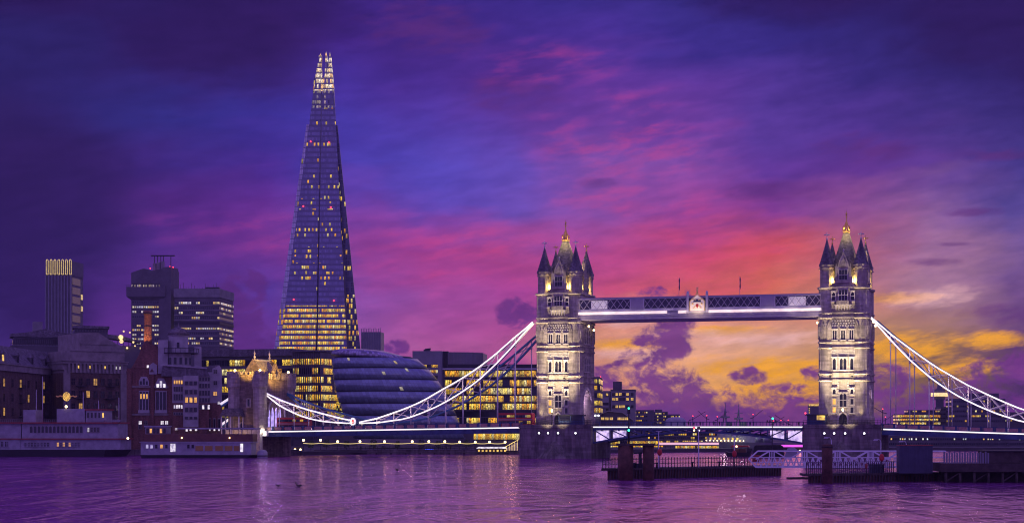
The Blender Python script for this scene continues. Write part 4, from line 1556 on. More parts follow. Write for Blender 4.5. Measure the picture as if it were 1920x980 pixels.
def punched(root, xs, zs, w, hgt, lits=(), y=0.0, sill=True, arch=False, fm=None, lm=None):
    """separate windows set in a wall: frame with a pane, shared meshes"""
    fm = fm or M['cream']
    proto = None
    for j, z in enumerate(zs):
        for i, x in enumerate(xs):
            f = MB()
            f.box(x - w / 2 - .12, x - w / 2, y - .16, y + .02, z, z + hgt)
            f.box(x + w / 2, x + w / 2 + .12, y - .16, y + .02, z, z + hgt)
            f.box(x - w / 2 - .12, x + w / 2 + .12, y - .16, y + .02, z + hgt + .002, z + hgt + .15)
            f.box(x - w / 2 - .2, x + w / 2 + .2, y - .24, y + .02, z - .16, z - .002)
            f.box(x - .05, x + .05, y - .1, y + .015, z, z + hgt)
            f.box(x - w / 2, x + w / 2, y - .095, y + .01, z + hgt * .55, z + hgt * .55 + .08)
            if arch:
                f.slab([(x - w / 2 - .12, z + hgt + .155), (x + w / 2 + .12, z + hgt + .155), (x + w * .3, z + hgt + w * .36), (x, z + hgt + w * .46), (x - w * .3, z + hgt + w * .36)], y - .14, y + .02)
            o = f.build('window', fm, root)
            mt = M['glass_dark']
            if (i, j) in lits:
                mt = lm or M['win_yellow']
            MB().box(x - w / 2, x + w / 2, y - .05, y + .012, z, z + hgt).build('pane', mt, o)


# slim tower with lit slots in its crown
Y = 1600
t, L = building('crown_slot_tower', 'slim dark tower with a crown of gold lit slots at the far left', 'tower', 86, Y, 133)
zt, zc = Z(486, Y), Z(516, Y)
D = 33
b = MB()
b.box(0, L, 0, D, 0, zc)
b.build('shaft', M['concrete_dark'], t)
for i in range(9):
    x = i * L / 8
    r = MB()
    r.box(x - .55, x + .55, -.8, 0, 20, zc)
    r.build('vertical_rib', M['cladding'], t)
for i in range(7):
    x = 1.3 + i * (L - 2.0) / 6
    f = MB()
    f.box(x - 1.5, x + 1.5, .4, D - 1, zc + .005, zt - 1.5)
    o = f.build('crown_fin', M['concrete_dark'], t)
    rg = MB()
    pts = [(x - 1.0, zc + 1), (x - 1.0, zt - 1.6), (x - .5, zt - .2), (x + .5, zt - .2), (x + 1.0, zt - 1.6), (x + 1.0, zc + 1), (x - 1.0, zc + 1)]
    for p, q in zip(pts, pts[1:]):
        rg.bar((p[0], .2, p[1]), (q[0], .2, q[1]), .5, .5)
    rg.build('lit_rim', M['crown_gold'] if 'crown_gold' in M else M['win_yellow'], o)
for z in (zc + 4, zc - 20, zc - 32, zc - 58, zc - 80):
    rg = MB()
    rg.box(L + .02, L + .6, D - 6, D - 2, z - 2.6, z + 2.6)
    rg.build('side_light', M['crown_gold'] if 'crown_gold' in M else M['win_yellow'], t)
for k in range(8):
    w = MB()
    w.box(L + .02, L + .3, 3, D - 8, zc - 9 - k * 9.5, zc - 2 - k * 9.5)
    w.build('side_glazing', M['glass_dark'], t)

# concrete hospital tower and its wing
Y = 1300
t, L = building('concrete_tower', 'tall concrete hospital tower with overhanging ring and T shaped roof mast', 'tower', 246, Y, 312)
b = MB()
b.box(0, L, 0, 22, 0, Z(560, Y))
b.build('shaft', M['concrete_dark'], t)
b = MB()
b.slab([(0, Z(531, Y)), (L - 2, Z(531, Y)), (L - 2, Z(503, Y)), (L * .6, Z(507, Y)), (L * .35, Z(503, Y)), (0, Z(511, Y))], 0, 21)
b.build('top_storeys', M['concrete_dark'], t)
b = MB()
b.uvbox(0, L - 3, .4, 20, Z(541, Y), Z(531, Y) - .01, 22, 1)
b.build('upper_window_band', panes('tower top windows', .55, .5, mx=.3, my=.4, ramp=[(0, lin((225, 200, 240))), (1, lin((255, 225, 160)))]), t)
b = MB()
zz = [Z(562, Y), Z(556, Y), Z(538, Y)]
b.prism([(-.2, -.2), (L - 4, -.2), (L - 4, 20), (-.2, 20)], zz[0], zz[1], [(-3, -3), (L, -3), (L, 22), (-3, 22)])
b.prism([(-3, -3), (L, -3), (L, 22), (-3, 22)], zz[1] + .01, zz[2])
for i in range(20):
    b.bar((-3 + i * (L + 2.5) / 19, -2.9, zz[2]), (-3 + i * (L + 2.5) / 19, -2.9, zz[2] + 1.4), .2)
b.bar((-3, -2.9, zz[2] + 1.4), (L, -2.9, zz[2] + 1.4), .2)
b.build('overhanging_ring', M['concrete_dark'], t)
b = MB()
xc = (300 - 246) / 66 * L
b.box(xc, xc + 9.5, -1.5, 20, 0, Z(505, Y))
b.slab([(xc, Z(505, Y) + .01), (xc + 9.5, Z(505, Y) + .01), (xc + 9.5, Z(500, Y)), (xc + 4, Z(501, Y))], -1.5, 18)
b.build('service_core', M['concrete_dark'], t)
ribbons(t, .8, xc - 1, 20, floors([564, 573, 582, 591, 608, 616, 625, 633, 641, 650], 4.8, Y), 12, W_TOWER)
for (a, b_, y0, y1) in ((282, 287, 492, 505), (289, 295, 490, 505), (297, 302, 488, 505)):
    MB().box((a - 246) / 66 * L, (b_ - 246) / 66 * L, 6, 9, Z(506, Y), Z(y0, Y)).build('flue', M['concrete'], t)
mb = MB()
mb.box((278 - 246) / 66 * L, (322 - 246) / 66 * L, 6.5, 8.5, Z(478.5, Y), Z(476.5, Y))
for px in (284, 290, 296, 301, 315):
    mb.bar(((px - 246) / 66 * L, 7.5, Z(505, Y)), ((px - 246) / 66 * L, 7.5, Z(478, Y)), .5)
mb.build('roof_mast', M['iron'], t)
for px, py in ((281, 504), (324, 502), (318, 501)):
    MB().ball(((px - 246) / 66 * L, 1, Z(py, Y) + .6), .5, 8).build('warning_light', M['red_lamp'], t)
Y = 1295
t, L = building('hospital_wing', 'broad concrete hospital block with pale parapet and banded lit windows', 'office block', 327, Y, 411)
D = 42
b = MB()
b.box(0, L, 0, D, 0, Z(558, Y))
b.build('block', M['concrete_dark'], t)
b = MB()
b.box(-.4, L + .6, -.6, D + .6, Z(557, Y), Z(541, Y))
b.build('parapet', M['concrete'], t)
rows = floors([565, 574.5, 583.5, 593, 613, 622, 631.5, 640.5], 5.5, Y)
ribbons(t, .0, L, D, rows, 21, W_TOWER)
for z0, z1 in rows:
    MB().box(-.35, L + .5, -.5, D + .5, z0 - 1.1, z0 - .35).build('floor_ledge', M['concrete'], t)
MB().box(-.36, L + .51, -.51, D + .51, Z(608, Y), Z(603, Y)).build('plant_floor', M['iron'], t)
mb = MB()
for i in range(16):
    x = 2 + i * (L - 3) / 15
    mb.bar((x, 3, Z(541, Y)), (x, 3, Z(541, Y) + 1.5 + 4 * random.random() ** 3), .25)
mb.box(L - 13, L - 2, 5, 9, Z(541, Y) + .01, Z(537, Y))
mb.build('roof_plant', M['iron'], t)

# ------------------------------------------------------------------ the tall glass spire
Y = 1260
SC = F / Y
shard = thing('glass_spire', 'very tall tapering glass skyscraper with white lit splintered tip', 'skyscraper', (X(603, Y), Y, G0), 0)


def sx(px):
    return (px - 603) / SC


SHARD_GL = panes('spire glass', 0.02, .95, glass=(.25, .25, .38), frame=(.18, .18, .27), mx=.18, my=.42, rough=.18, rowvar=.10, clutter=.6, metal=.3,
                 ramp=[(0.0, lin((255, 160, 40))), (.4, lin((255, 198, 60))), (.8, lin((255, 222, 100))), (1, lin((255, 235, 170)))],
                 gvar=.22, band=[(a_ * 3.95 / 4.3, b_ * 3.95 / 4.3, d_) for a_, b_, d_ in [(13, 26.6, .92), (26.6, 28.6, -.4), (31.5, 33.4, .24), (33.8, 35.2, .12), (36.5, 38.5, .12), (40.4, 42.2, .2), (45.5, 46.2, .2), (47.3, 48.3, .12), (49.9, 51.4, .3), (52.5, 53.1, .2), (59, 60, .12), (63, 64.5, .12), (66.5, 67.5, .2)]])
SHARD_SIDE = panes('spire side glass with sky sheen', 0.02, .6, band=[(13, 25, .35)], glass=(.85, .82, .92), frame=(.35, .34, .42), mx=.14, my=.14, rough=.45, rowvar=.05, metal=.15, gvar=.2)  # sky reflection on the left facet put into its pale base colour
SHARD_EDGE = panes('spire edge glass', 0.04, .8, glass=(.10, .10, .17), frame=(.16, .16, .22), mx=.2, my=.2, rough=.2, rowvar=.1, band=[(13, 26.6, .4), (28, 46, .12)])
SHARD_TIP = panes('spire lantern glass', 0.92, 1.2, glass=(.35, .34, .38), frame=(.3, .3, .34), mx=.14, my=.24, clutter=.7, rowvar=.1,
                  ramp=[(0, lin((255, 190, 120))), (.4, lin((255, 222, 178))), (1, lin((255, 242, 226)))])
SHARD_MID = panes('spire upper glass', 0.50, .42, glass=(.2, .2, .3), frame=(.2, .2, .27), mx=.10, my=.34, clutter=.75, rowvar=.3,
                  ramp=[(0, lin((230, 190, 200))), (.5, lin((220, 200, 235))), (1, lin((255, 230, 200)))])
FH = 4.3                                          # storey height


def ydep(z, base, top=2.0):
    return -base + (base - top) * (z - G0) / 300.0


def facet(pts, yb, m, name='glass_facet', back=.8, grow=0.0):
    """leaning pane of the skin: pts in (px, py), leaning back as it rises; a thin solid with storey/pane UVs"""
    P = []
    for px, py in pts:
        z = Z(py, Y)
        P.append((sx(px), ydep(z, yb) + grow, z))
    s = MB()
    n = len(P)
    i = s.add(P)
    uvs = [(x / 1.5 + 200, z / FH) for x, y, z in P]
    s.face([i + k for k in range(n)][::-1], uvs[::-1])
    j = s.add([(x, y + back, z) for x, y, z in P])
    s.face([j + k for k in range(n)])
    for k in range(n):
        s.face((i + k, i + (k + 1) % n, j + (k + 1) % n, j + k))
    return s.build(name, m, shard)


# core behind the skin
c = MB()
prof = [(G0, 1.0), (60, .82), (120, .62), (180, .42), (230, .25), (262, .13)]
for (z0, k0), (z1, k1) in zip(prof, prof[1:]):
    q = [(-30, -24), (30, -24), (33, 4), (24, 26), (-24, 26), (-33, 4)]
    c.prism([(x * k0, y * k0 * 1.0) for x, y in q], z0, z1, [(x * k1, y * k1) for x, y in q], cap=(z1 == 262))
c.build('core', M['concrete_dark'], shard)


def lerp_line(a, b_, py):
    return a[0] + (b_[0] - a[0]) * (py - a[1]) / (b_[1] - a[1])


# measured edges of the facets (pixels): bottom point, top point
Ae, Be, Cl, Cr, Ee, Fe = ((516, 690), (577, 235)), ((534, 690), (592, 155)), ((604.5, 690), (604.5, 185)), ((608, 690), (606.5, 185)), ((664, 690), (627.5, 155)), ((685, 690), (634.5, 235))


def at_(e, py):
    return (lerp_line(e[0], e[1], py), py)


facet([at_(Be, 690), at_(Cl, 690), at_(Cl, 205), at_(Be, 205)], 30, SHARD_GL)
facet([at_(Cr, 690), at_(Ee, 690), at_(Ee, 205), at_(Cr, 205)], 30, SHARD_GL)
facet([at_(Be, 205), at_(Cl, 205), (603.5, 172), at_(Be, 172)], 30, SHARD_MID, 'upper_facet')
facet([at_(Cr, 205), at_(Ee, 205), at_(Ee, 172), (607, 172)], 30, SHARD_MID, 'upper_facet')
# broken lantern shards
facet([at_(Be, 172), (603.5, 172), (604, 150), (606, 142), (604.5, 130), (604.5, 106), (602.5, 104), (602, 100), (600.5, 104), (598.5, 106), (596.8, 122), (595, 130)], 30, SHARD_TIP, 'lantern_shard')
facet([(607, 172), at_(Ee, 172), (625.5, 140), (623.2, 122), (622.0, 108), (620.2, 106), (619.0, 98), (618, 110), (616.5, 120), (615, 112), (613.5, 104), (611.8, 97), (611, 104), (610.6, 142), (607.5, 150)], 30, SHARD_TIP, 'lantern_shard')
facet([(598, 172), (618, 172), (616, 140), (612.5, 132), (609, 148), (604, 146), (601, 138)], 10, SHARD_TIP, 'lantern_shard')
# the outer facets stand back from the front ones and end lower
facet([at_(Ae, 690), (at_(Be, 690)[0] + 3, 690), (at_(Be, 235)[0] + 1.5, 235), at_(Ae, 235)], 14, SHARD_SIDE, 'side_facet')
facet([(at_(Ee, 690)[0] - 1, 690), at_(Fe, 690), at_(Fe, 237), (at_(Ee, 237)[0] - 1, 237)], 15, SHARD_EDGE, 'side_facet')
MB().bar((sx(604.5) + .8, ydep(G0, 26), G0), (sx(606), ydep(275, 26), 275), 1.1, 1.0).build('groove', M['cladding'], shard)
# hidden half of the skin, seen only from elsewhere
for sxn in (-1, 1):
    for (a, b_, yb_) in ((1, 26, 30), (24, 34, 12)):
        s = MB()
        P = [(sxn * a, yb_, G0), (sxn * b_, yb_ * .8, G0), (sxn * (b_ * .16 + 1), 2.5, 290), (sxn * .8, 3, 290)]
        i = s.add(P)
        s.face([i, i + 1, i + 2, i + 3] if sxn < 0 else [i + 3, i + 2, i + 1, i], [(x / 1.5, z / FH) for x, y, z in (P if sxn < 0 else P[::-1])])
        s.build('rear_facet', SHARD_EDGE, shard)
for px, py in ((587, 269), (621, 271), (576, 391), (627, 393), (562, 565), (636, 567)):
    z = Z(py, Y)
    MB().ball((sx(px), ydep(z, 30) - .5, z), .6, 8).build('warning_light', M['red_lamp'], shard)

Y = 1230
t, L = building('ribbed_block', 'dim ribbed tower block close right of the glass spire', 'office block', 677, Y, 714)
MB().box(0, L, 0, 14, 0, Z(622, Y)).build('block', M['cladding'], t)
mb = MB()
for i in range(12):
    x = .4 + i * (L - .8) / 11
    mb.box(x - .22, x + .22, -.5, 0, 20, Z(616 - (i % 3), Y))
mb.build('vertical_rib', M['concrete'], t)

# ------------------------------------------------------------------ office with long lit storeys behind the gatehouse
Y = 660
t, L = building('riverside_office', 'long office block with dark roof and rows of yellow windows behind the gatehouse', 'office block', 372, Y, 548, Y - 12)
D = 30
MB().box(0, L, .3, D, 0, Z(668, Y)).build('block', M['cladding_dark'] if 'cladding_dark' in M else M['concrete_dark'], t)
MB().box(-.6, L + .6, -.8, D + .6, Z(669, Y), Z(656, Y)).build('roof', M['slate_blue'] if 'slate_blue' in M else M['slate'], t)
FL = [675, 692, 708, 724, 740, 756, 771]
ribbons(t, 0, L, D, floors(FL, 12, Y), 36, W_OFF, y0=.3)
t, L = building('office_wing', 'brightly lit office wing between the long block and the glass atrium', 'office block', 549, Y - 16, 601, Y - 20)
MB().box(0, L, .3, D, 0, Z(664, Y)).build('block', M['concrete_dark'], t)
MB().box(-.4, L + .3, -.5, D, Z(663, Y), Z(660, Y)).build('roof', M['slate'], t)
ribbons(t, 0, L, D, floors(FL, 12, Y), 13, W_BRIGHT, y0=.3)
mb = MB()
for i in range(14):
    x = i * L / 13
    mb.box(x - .09, x + .09, -.25, .23, 4, Z(664, Y))
mb.build('vertical_fin', M['concrete_dark'], t)
t, L = building('glass_atrium', 'glass atrium block glowing yellow beside the round glass hall', 'office block', 602, Y - 8, 642, Y - 8)
z = floors([676, 688, 700, 712, 724, 736, 748, 760, 772, 784], 10, Y)
MB().box(0, L * .66, 2, 20, 0, Z(672, Y)).build('block', M['concrete_dark'], t)
for k, (z0, z1) in enumerate(z):
    wx = L * (.62 + .38 * min(1, k / 8.0))
    MB().uvbox(0, wx, 0, 16, z0, z1, 9 + k // 2, 2, v0=k * 3).build('glazed_storey', W_ATR, t)

# ------------------------------------------------------------------ round leaning glass hall
Y = 585
SC = F / Y
hall = thing('glass_hall', 'bulging round glass hall with dark bands, leaning back beside the long lit chain', 'civic hall', (X(735, Y), Y, G0), 0)
HALLM = panes('hall glazing', .010, .7, gvar=.16, glass=(.24, .31, .40), frame=(.12, .13, .19), mx=.10, my=.05, rough=.22, rowvar=.0, clutter=.2, metal=.25,
              ramp=[(0, lin((255, 220, 150))), (1, lin((230, 230, 240)))])
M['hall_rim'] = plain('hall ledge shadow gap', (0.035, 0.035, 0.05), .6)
LEV = [(655.5, 628, 752), (672, 622.5, 782), (690, 624, 802), (711, 626.5, 820), (733, 630, 834), (755, 637, 845), (777, 646, 855), (800, 656, 864), (822, 664, 872)]


def hall_ring(py, inset=0.0):
    for (a, b_) in zip(LEV, LEV[1:]):
        if a[0] <= py <= b_[0]:
            break
    k = (py - a[0]) / (b_[0] - a[0])
    l, r = a[1] + (b_[1] - a[1]) * k, a[2] + (b_[2] - a[2]) * k
    cx = ((l + r) / 2 - 735) / SC
    rad = (r - l) / 2 / SC - inset
    return cx, rad


NS = 96


def ring_part(name, py0, py1, in0, in1, m, uv=True, nv=1, v0=0):
    c0, r0 = hall_ring(py0, in0)
    c1, r1 = hall_ring(py1, in1)
    z0, z1 = Z(py0, Y), Z(py1, Y)
    s = MB()
    A_, B_ = [], []
    for k in range(NS):
        a = 2 * math.pi * k / NS - math.pi / 2
        A_.append((c0 + r0 * math.cos(a), r0 * .85 * math.sin(a), z0))
        B_.append((c1 + r1 * math.cos(a), r1 * .85 * math.sin(a), z1))
    i = s.add(A_)
    j = s.add(B_)
    for k in range(NS):
        k2 = (k + 1) % NS
        s.face((i + k, i + k2, j + k2, j + k), [(k, v0), (k + 1, v0), (k + 1, v0 + nv), (k, v0 + nv)] if uv else None, True)
    s.face([j + k for k in range(NS)])
    s.face([i + k for k in range(NS)][::-1])
    return s.build(name, m, hall)


tiers = [(690.5, 672.5), (711.5, 692), (733.5, 713), (755.5, 735), (777.5, 757), (799, 779), (821, 801)]
for k, (p0, p1) in enumerate(tiers):
    ring_part('glass_tier', p0, p1, .0, .08, HALLM, v0=k * 4, nv=3)
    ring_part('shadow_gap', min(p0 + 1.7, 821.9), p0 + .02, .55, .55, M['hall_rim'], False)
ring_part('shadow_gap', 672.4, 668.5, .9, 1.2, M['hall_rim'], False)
# tilted roof lens
s = MB()
top = [(628, 662), (640, 653.5), (662, 649.5), (690, 650), (720, 655), (748, 663), (768, 672)]
n = 48
rings = []
cx0, r0_ = (622.5 + 778) / 2, (778 - 622.5) / 2
for kk, (sc_, lift) in enumerate(((1.0, 0), (1.0, .35), (.93, .62), (.72, .86), (.4, .97), (.0, 1.0))):
    pts = []
    for k in range(n):
        a = 2 * math.pi * k / n - math.pi / 2
        px = cx0 + (r0_ * sc_) * math.cos(a) - (1 - sc_) * 18
        base = 662 + (px - 628) * (672 - 662) / 150
        py = base + 4 - lift * 15 * (1.0 if px < 720 else max(.35, 1 - (px - 720) / 90))
        pts.append(((px - 735) / SC, r0_ / SC * sc_ * .85 * math.sin(a), Z(py, Y)))
    rings.append(s.add(pts))
for kk, (i, j) in enumerate(zip(rings, rings[1:])):
    for k in range(n):
        k2 = (k + 1) % n
        s.face((i + k, i + k2, j + k2, j + k), [(k * 2, 40 + kk), (k * 2 + 2, 40 + kk), (k * 2 + 2, 41 + kk), (k * 2, 41 + kk)], True)
s.face([rings[0] + k for k in range(n)][::-1])
HALLR = panes('hall roof', .0, .5, glass=(.34, .32, .42), frame=(.18, .17, .24), mx=.12, my=.05, rough=.3, rowvar=.0, metal=.3)
s.build('roof', HALLR, hall)

# ------------------------------------------------------------------ blocks between the hall and the left tower
Y = 780
t, L = building('grey_block', 'grey metal clad block with rooftop plant right of the round hall', 'office block', 773, Y, 828)
MB().box(0, L, 0, 30, 0, Z(684, Y)).build('block', M['cladding'], t)
MB().box(0.01, L, .5, 29, Z(684, Y) + .01, Z(657.5, Y)).build('upper_storey', M['cladding'], t)
ribbons(t, .3, L - 2, 28, floors([683, 693, 703, 713, 723], 6, Y), 16, W_BRIGHT)
mb = MB()
mb.box(5, 8, 4, 7, Z(657, Y), Z(654, Y))
mb.bar((5.5, 5, Z(654, Y)), (8.4, 5, Z(652.5, Y)), .7)
mb.build('roof_plant', M['iron'], t)
t, L = building('curved_block', 'curved grey rooftop block with thin fins behind the lit glass office', 'office block', 829, Y + 6, 902)
mb = MB()
fp = [(0, 0), (L * .3, -1.2), (L * .6, 0), (L * .85, 3.5), (L, 8), (L, 26), (0, 26)]
mb.prism(fp, 0, Z(659, Y))
mb.build('block', M['cladding'], t)
mb = MB()
mb.box(0, 3.0, -.6, 4, Z(700, Y), Z(657, Y))
mb.build('dark_shaft', M['iron'], t)
mb = MB()
for i in range(34):
    k = i / 33
    j = k * 4
    a, b_ = fp[int(min(3, j))], fp[int(min(3, j)) + 1]
    x, y = a[0] + (b_[0] - a[0]) * (j - int(min(3, j))), a[1] + (b_[1] - a[1]) * (j - int(min(3, j)))
    if x > 3.1:
        mb.bar((x, y - .15, Z(684, Y)), (x, y - .15, Z(658, Y)), .22)
mb.build('fin', M['concrete'], t)
Y = 640
t, L = building('glass_office', 'fully lit glass office left of the left tower, seen through the chains', 'office block', 834, Y, 1014)
MB().box(0, L, .4, 30, 0, Z(690, Y)).build('block', M['concrete_dark'], t)
MB().box(-.8, L + .5, -1.2, 30, Z(692.5, Y), Z(690, Y)).build('roof_edge', M['pale_steel'], t)
MB().box(1, L, 2, 28, Z(690, Y), Z(682, Y)).build('roof_storey', M['iron'], t)
rows = floors([694, 711.5, 726.5, 741, 755.5, 782], 12.5, Y)
ribbons(t, 0, L, 30, rows, 40, W_BRIGHT, y0=.4, out=.05)
for z0, z1 in rows:
    MB().box(-.4, L + .3, -.5, 30.5, z0 - .55, z0 - .2).build('floor_edge', M['iron'], t)
MB().box(-.02, L + .02, .35, 30.4, Z(781, Y), Z(768.5, Y)).build('plant_floor', M['glass_dark'], t)
t, L = building('narrow_lit_office', 'narrow office with tall lit windows against the right side of the left tower', 'office block', 1076, Y, 1125)
MB().box(0, L, .4, 24, 0, Z(706, Y)).build('block', M['concrete_dark'], t)
ribbons(t, 0, L, 24, floors([710, 722, 736, 750, 764], 9.5, Y), 18, W_OFF, y0=.4)
for i in range(4):
    MB().ball((L - .6 - i * 1.3, -.3, Z(778.5, Y)), .42, 8).build('wall_lamp', M['cool_lamp'], t)

# ------------------------------------------------------------------ the reach seen through the open span
Y = 760
t, L = building('brick_hospital', 'plain block with square yellow windows and a lift tower, right of the left tower', 'office block', 1145, Y, 1191)
MB().box(0, L, 0, 14, 0, Z(731, Y)).build('block', M['concrete_mauve'] if 'concrete_mauve' in M else M['concrete'], t)
MB().box(-.15, L + .15, -.15, 14.15, Z(732, Y), Z(729.5, Y)).build('coping', M['concrete_dark'], t)
MB().box(1.0, 5.2, 3, 9, Z(730, Y), Z(714.5, Y)).build('lift_tower', M['concrete_dark'], t)
xs = [1.4, 3.0, 4.7, 6.3, 8.2, 10.4]
punched(t, xs, [Z(741, Y), Z(750, Y), Z(764, Y)], 1.15, 1.2, {(1, 2), (2, 2), (3, 2), (1, 0), (4, 0), (0, 1), (1, 1), (4, 1), (5, 1), (2, 0), (3, 2)}, fm=M['concrete_dark'])
t, L = building('low_wing', 'lower wing with pale scaffold box between tower and plain block', 'office block', 1117, Y + 3, 1144)
MB().box(0, L, 0, 12, 0, Z(732, Y)).build('block', M['concrete'], t)
MB().box(1.5, L - .5, -1.0, -.02, Z(763, Y), Z(744, Y)).build('scaffold_box', M['white_render'], t)
MB().box(1.6, L - .7, -1.1, -1.005, Z(759, Y), Z(754, Y)).build('dark_gap', M['iron'], t)
punched(t, [2, 5.5], [Z(741, Y), Z(770, Y)], 1.0, 1.1, {(0, 1), (1, 0)}, fm=M['concrete_dark'])
Y = 650
t, L = building('boathouse', 'low pitched riverside building with a row of lit windows behind the bascule', 'riverside building', 1120, Y, 1186)
mb = MB()
mb.slab([(0, 0), (L, 0), (L, Z(787, Y)), (L * .72, Z(773, Y)), (L * .3, Z(770, Y)), (0, Z(779, Y))], 0, 14)
mb.build('wall', M['concrete_dark'], t)
mb = MB()
mb.bar((-.3, -.4, Z(779, Y)), (L * .3, -.4, Z(770, Y)), .8, .3)
mb.bar((L * .3, -.4, Z(770, Y)), (L * .72, -.4, Z(773, Y)), .8, .3)
mb.bar((L * .72, -.4, Z(773, Y)), (L + .4, -.4, Z(787, Y)), .8, .3)
mb.build('roof_edge', M['white_render'], t)
punched(t, [2.2, 4.0, 5.8, 9.0, 10.6, 12.2], [Z(786.5, Y)], 1.3, 1.0, {(0, 0), (1, 0), (2, 0), (3, 0), (4, 0), (5, 0)}, fm=M['white_render'])
Y = 900
for (a, b_, top, rows_, lab, n) in ((1190, 1214, 768, [771, 778, 786], 'small block with three lit storeys beyond the bridge', 7), (1214, 1226, 768, [], 'dark slim block beyond the bridge beside a lit one', 4),
                                    (1226, 1252, 771, [773, 778.5, 784.5, 790], 'stepped block with four rows of lights beyond the bridge', 9), (1252, 1275, 776, [779], 'low dim block left of the pale dome', 8)):
    t, L = building('far_block', lab, 'office block', a, Y, b_, group='small blocks beyond the open span')
    MB().box(0, L, 0, 12, 0, Z(top, Y)).build('block', M['concrete_dark'], t)
    if top == 771:
        MB().box(.5, L * .6, 1, 8, Z(top, Y) + .01, Z(767, Y)).build('roof_storey', M['concrete_dark'], t)
    ribbons(t, 0, L, 12, floors(rows_, 3.6, Y), n, W_FAR if top != 776 else W_SPARSE)
Y = 880
dome = thing('pale_dome', 'low pale domed roof beyond the bridge between dark blocks', 'domed hall', (X(1267, Y), Y, G0))
MB().lathe(0, 0, [(6.0, 0), (6.0, Z(792, Y)), (5.6, Z(787, Y)), (4.2, Z(783, Y)), (2.0, Z(781.3, Y)), (0, Z(781, Y))], 24).build('roof', M['white_render'], dome)
Y = 616
t, L = building('riverside_terrace', 'low dark riverside terrace with scattered lights under the open span', 'terrace', 1215, Y, 1352)
MB().box(0, L, 0, 10, -1, Z(808, Y)).build('block', M['concrete_dark'], t)
ribbons(t, 0, L, 10, floors([811, 818, 825], 5, Y), 36, W_SPARSE)
t, L = building('quayside_hall', 'bright glazed quayside hall glimpsed under the left half of the open span', 'riverside building', 1120, 612, 1243)
MB().box(0, L, 0, 10, -1, Z(822, 612)).build('block', M['concrete_dark'], t)
ribbons(t, 0, L, 10, floors([826, 834.5], 7, 612), 26, W_BRIGHT)
Y = 578
t, L = building('floating_pier', 'long floating pier with rose light strip and yellow lamps under the open span', 'pier', 1236, Y, 1348)
MB().box(0, L, 0, 5, -.4, .9).build('pontoon', M['hull_black'], t)
MB().box(0, L, .2, 4.6, 2.2, 2.5).build('canopy', M['cladding'], t)
MB().box(0, L, .1, .19, 2.5, 3.3).build('light_strip', M['pink_strip'], t)
mb = MB()
for i in range(12):
    mb.box(i * L / 12 + .3, i * L / 12 + .5, .3, .5, .9, 2.2)
mb.build('post', M['iron'], t)
ribbons(t, 6, L, 3, [(.95, 2.1)], 22, W_BRIGHT, y0=.8)
# grey warship moored beyond, bow towards us
Y = 590
shp = thing('warship', 'grey warship with twin masts and floodlit upper works beyond the open span', 'ship', (X(1378, Y), Y, 0), R(-58))
h_ = MB()
hp = [(-30, -4.4), (12, -4.8), (24, -3.4), (32, 0), (24, 3.4), (12, 4.8), (-30, 4.4)]
h_.prism([(x * .96, y * .85) for x, y in hp], -.6, 3.4, hp)
h_.build('hull', M['ship_grey'] if 'ship_grey' in M else M['cladding'], shp)
for (x0, x1, w_, z0, z1) in ((-14, 10, 3.4, 3.4, 5.4), (-8, 7, 2.8, 5.41, 7.4), (-2, 5, 2.2, 7.41, 9.4)):
    MB().box(x0, x1, -w_, w_, z0, z1).build('deckhouse', M['ship_lit'] if 'ship_lit' in M else M['white_render'], shp)
for x in (16, 21):
    g = MB()
    g.lathe(x, 0, [(1.8, 3.41), (1.7, 5.0), (1.0, 5.3)], 10)
    for y in (-.7, 0, .7):
        g.tube((x + 1, y, 4.6), (x + 6.5, y, 5.2), .18)
    g.build('gun_turret', M['cladding'], shp)
for x, ztop in ((2.5, Z(763, Y)), (-6.5, Z(760, Y))):
    m_ = MB()
    for a in range(3):
        m_.bar((x + 1.3 * math.cos(a * 2.1), 1.3 * math.sin(a * 2.1), 7.4), (x, 0, ztop - 1), .32)
    m_.box(x - 1.1, x + 1.1, -1.3, 1.3, ztop - 4.6, ztop - 3.9)
    m_.bar((x, -1.8, ztop - 2.2), (x, 1.8, ztop - 2.2), .2)
    m_.bar((x, 0, ztop - 1), (x, 0, ztop + 1.2), .16)
    m_.build('mast', M['cladding'], shp)
for x in (-4, 5.5):
    MB().lathe(x, 0, [(1.4, 7.4), (1.3, 10.8), (1.45, 10.9)], 10).build('funnel', M['cladding'], shp)
lamp('deck_lamp', 'POINT', shp, (14, -6, 9.0), 500, (.85, 1.0, .75), .4)
lamp('deck_lamp', 'POINT', shp, (6, -9, 8.0), 400, (.9, 1.0, .7), .4)
mb = MB()
for i in range(11):
    mb.ball((-14 + i * 2.5, -3.7, 3.9), .22, 6)
mb.build('deck_bulbs', M['warm'], shp)
for i in range(7):
    MB().box(-12 + i * 3, -10.8 + i * 3, -3.46, -3.41, 4.2, 5.0).build('lit_window', M['win_yellow'], shp)
Y = 480
bg_ = thing('moored_barge', 'dark river barge with red awning moored behind the pontoon', 'barge', (X(1386, Y), Y, 0), R(-12))
mb = MB()
mb.slab([(-4.2, 1.6), (-3.4, -.3), (3.2, -.3), (3.9, 1.8), (2.5, 1.3), (-2.8, 1.2)], -1.4, 1.4)
mb.build('hull', M['hull_black'], bg_)
MB().slab([(-2.4, 2.9), (3.2, 2.9), (2.9, 3.4), (-2.0, 3.4)], -1.3, 1.3).build('awning', M['red_paint'], bg_)
mb = MB()
for x in (-2.1, 0.4, 2.8):
    mb.box(x - .06, x + .06, -1.2, -1.1, 1.2, 2.9)
    mb.box(x - .06, x + .06, 1.1, 1.2, 1.2, 2.9)
mb.build('awning_post', M['iron'], bg_)
MB().box(-1.8, 2.2, -1.0, 1.0, 1.25, 2.3).build('cabin', M['boat_brown'], bg_)
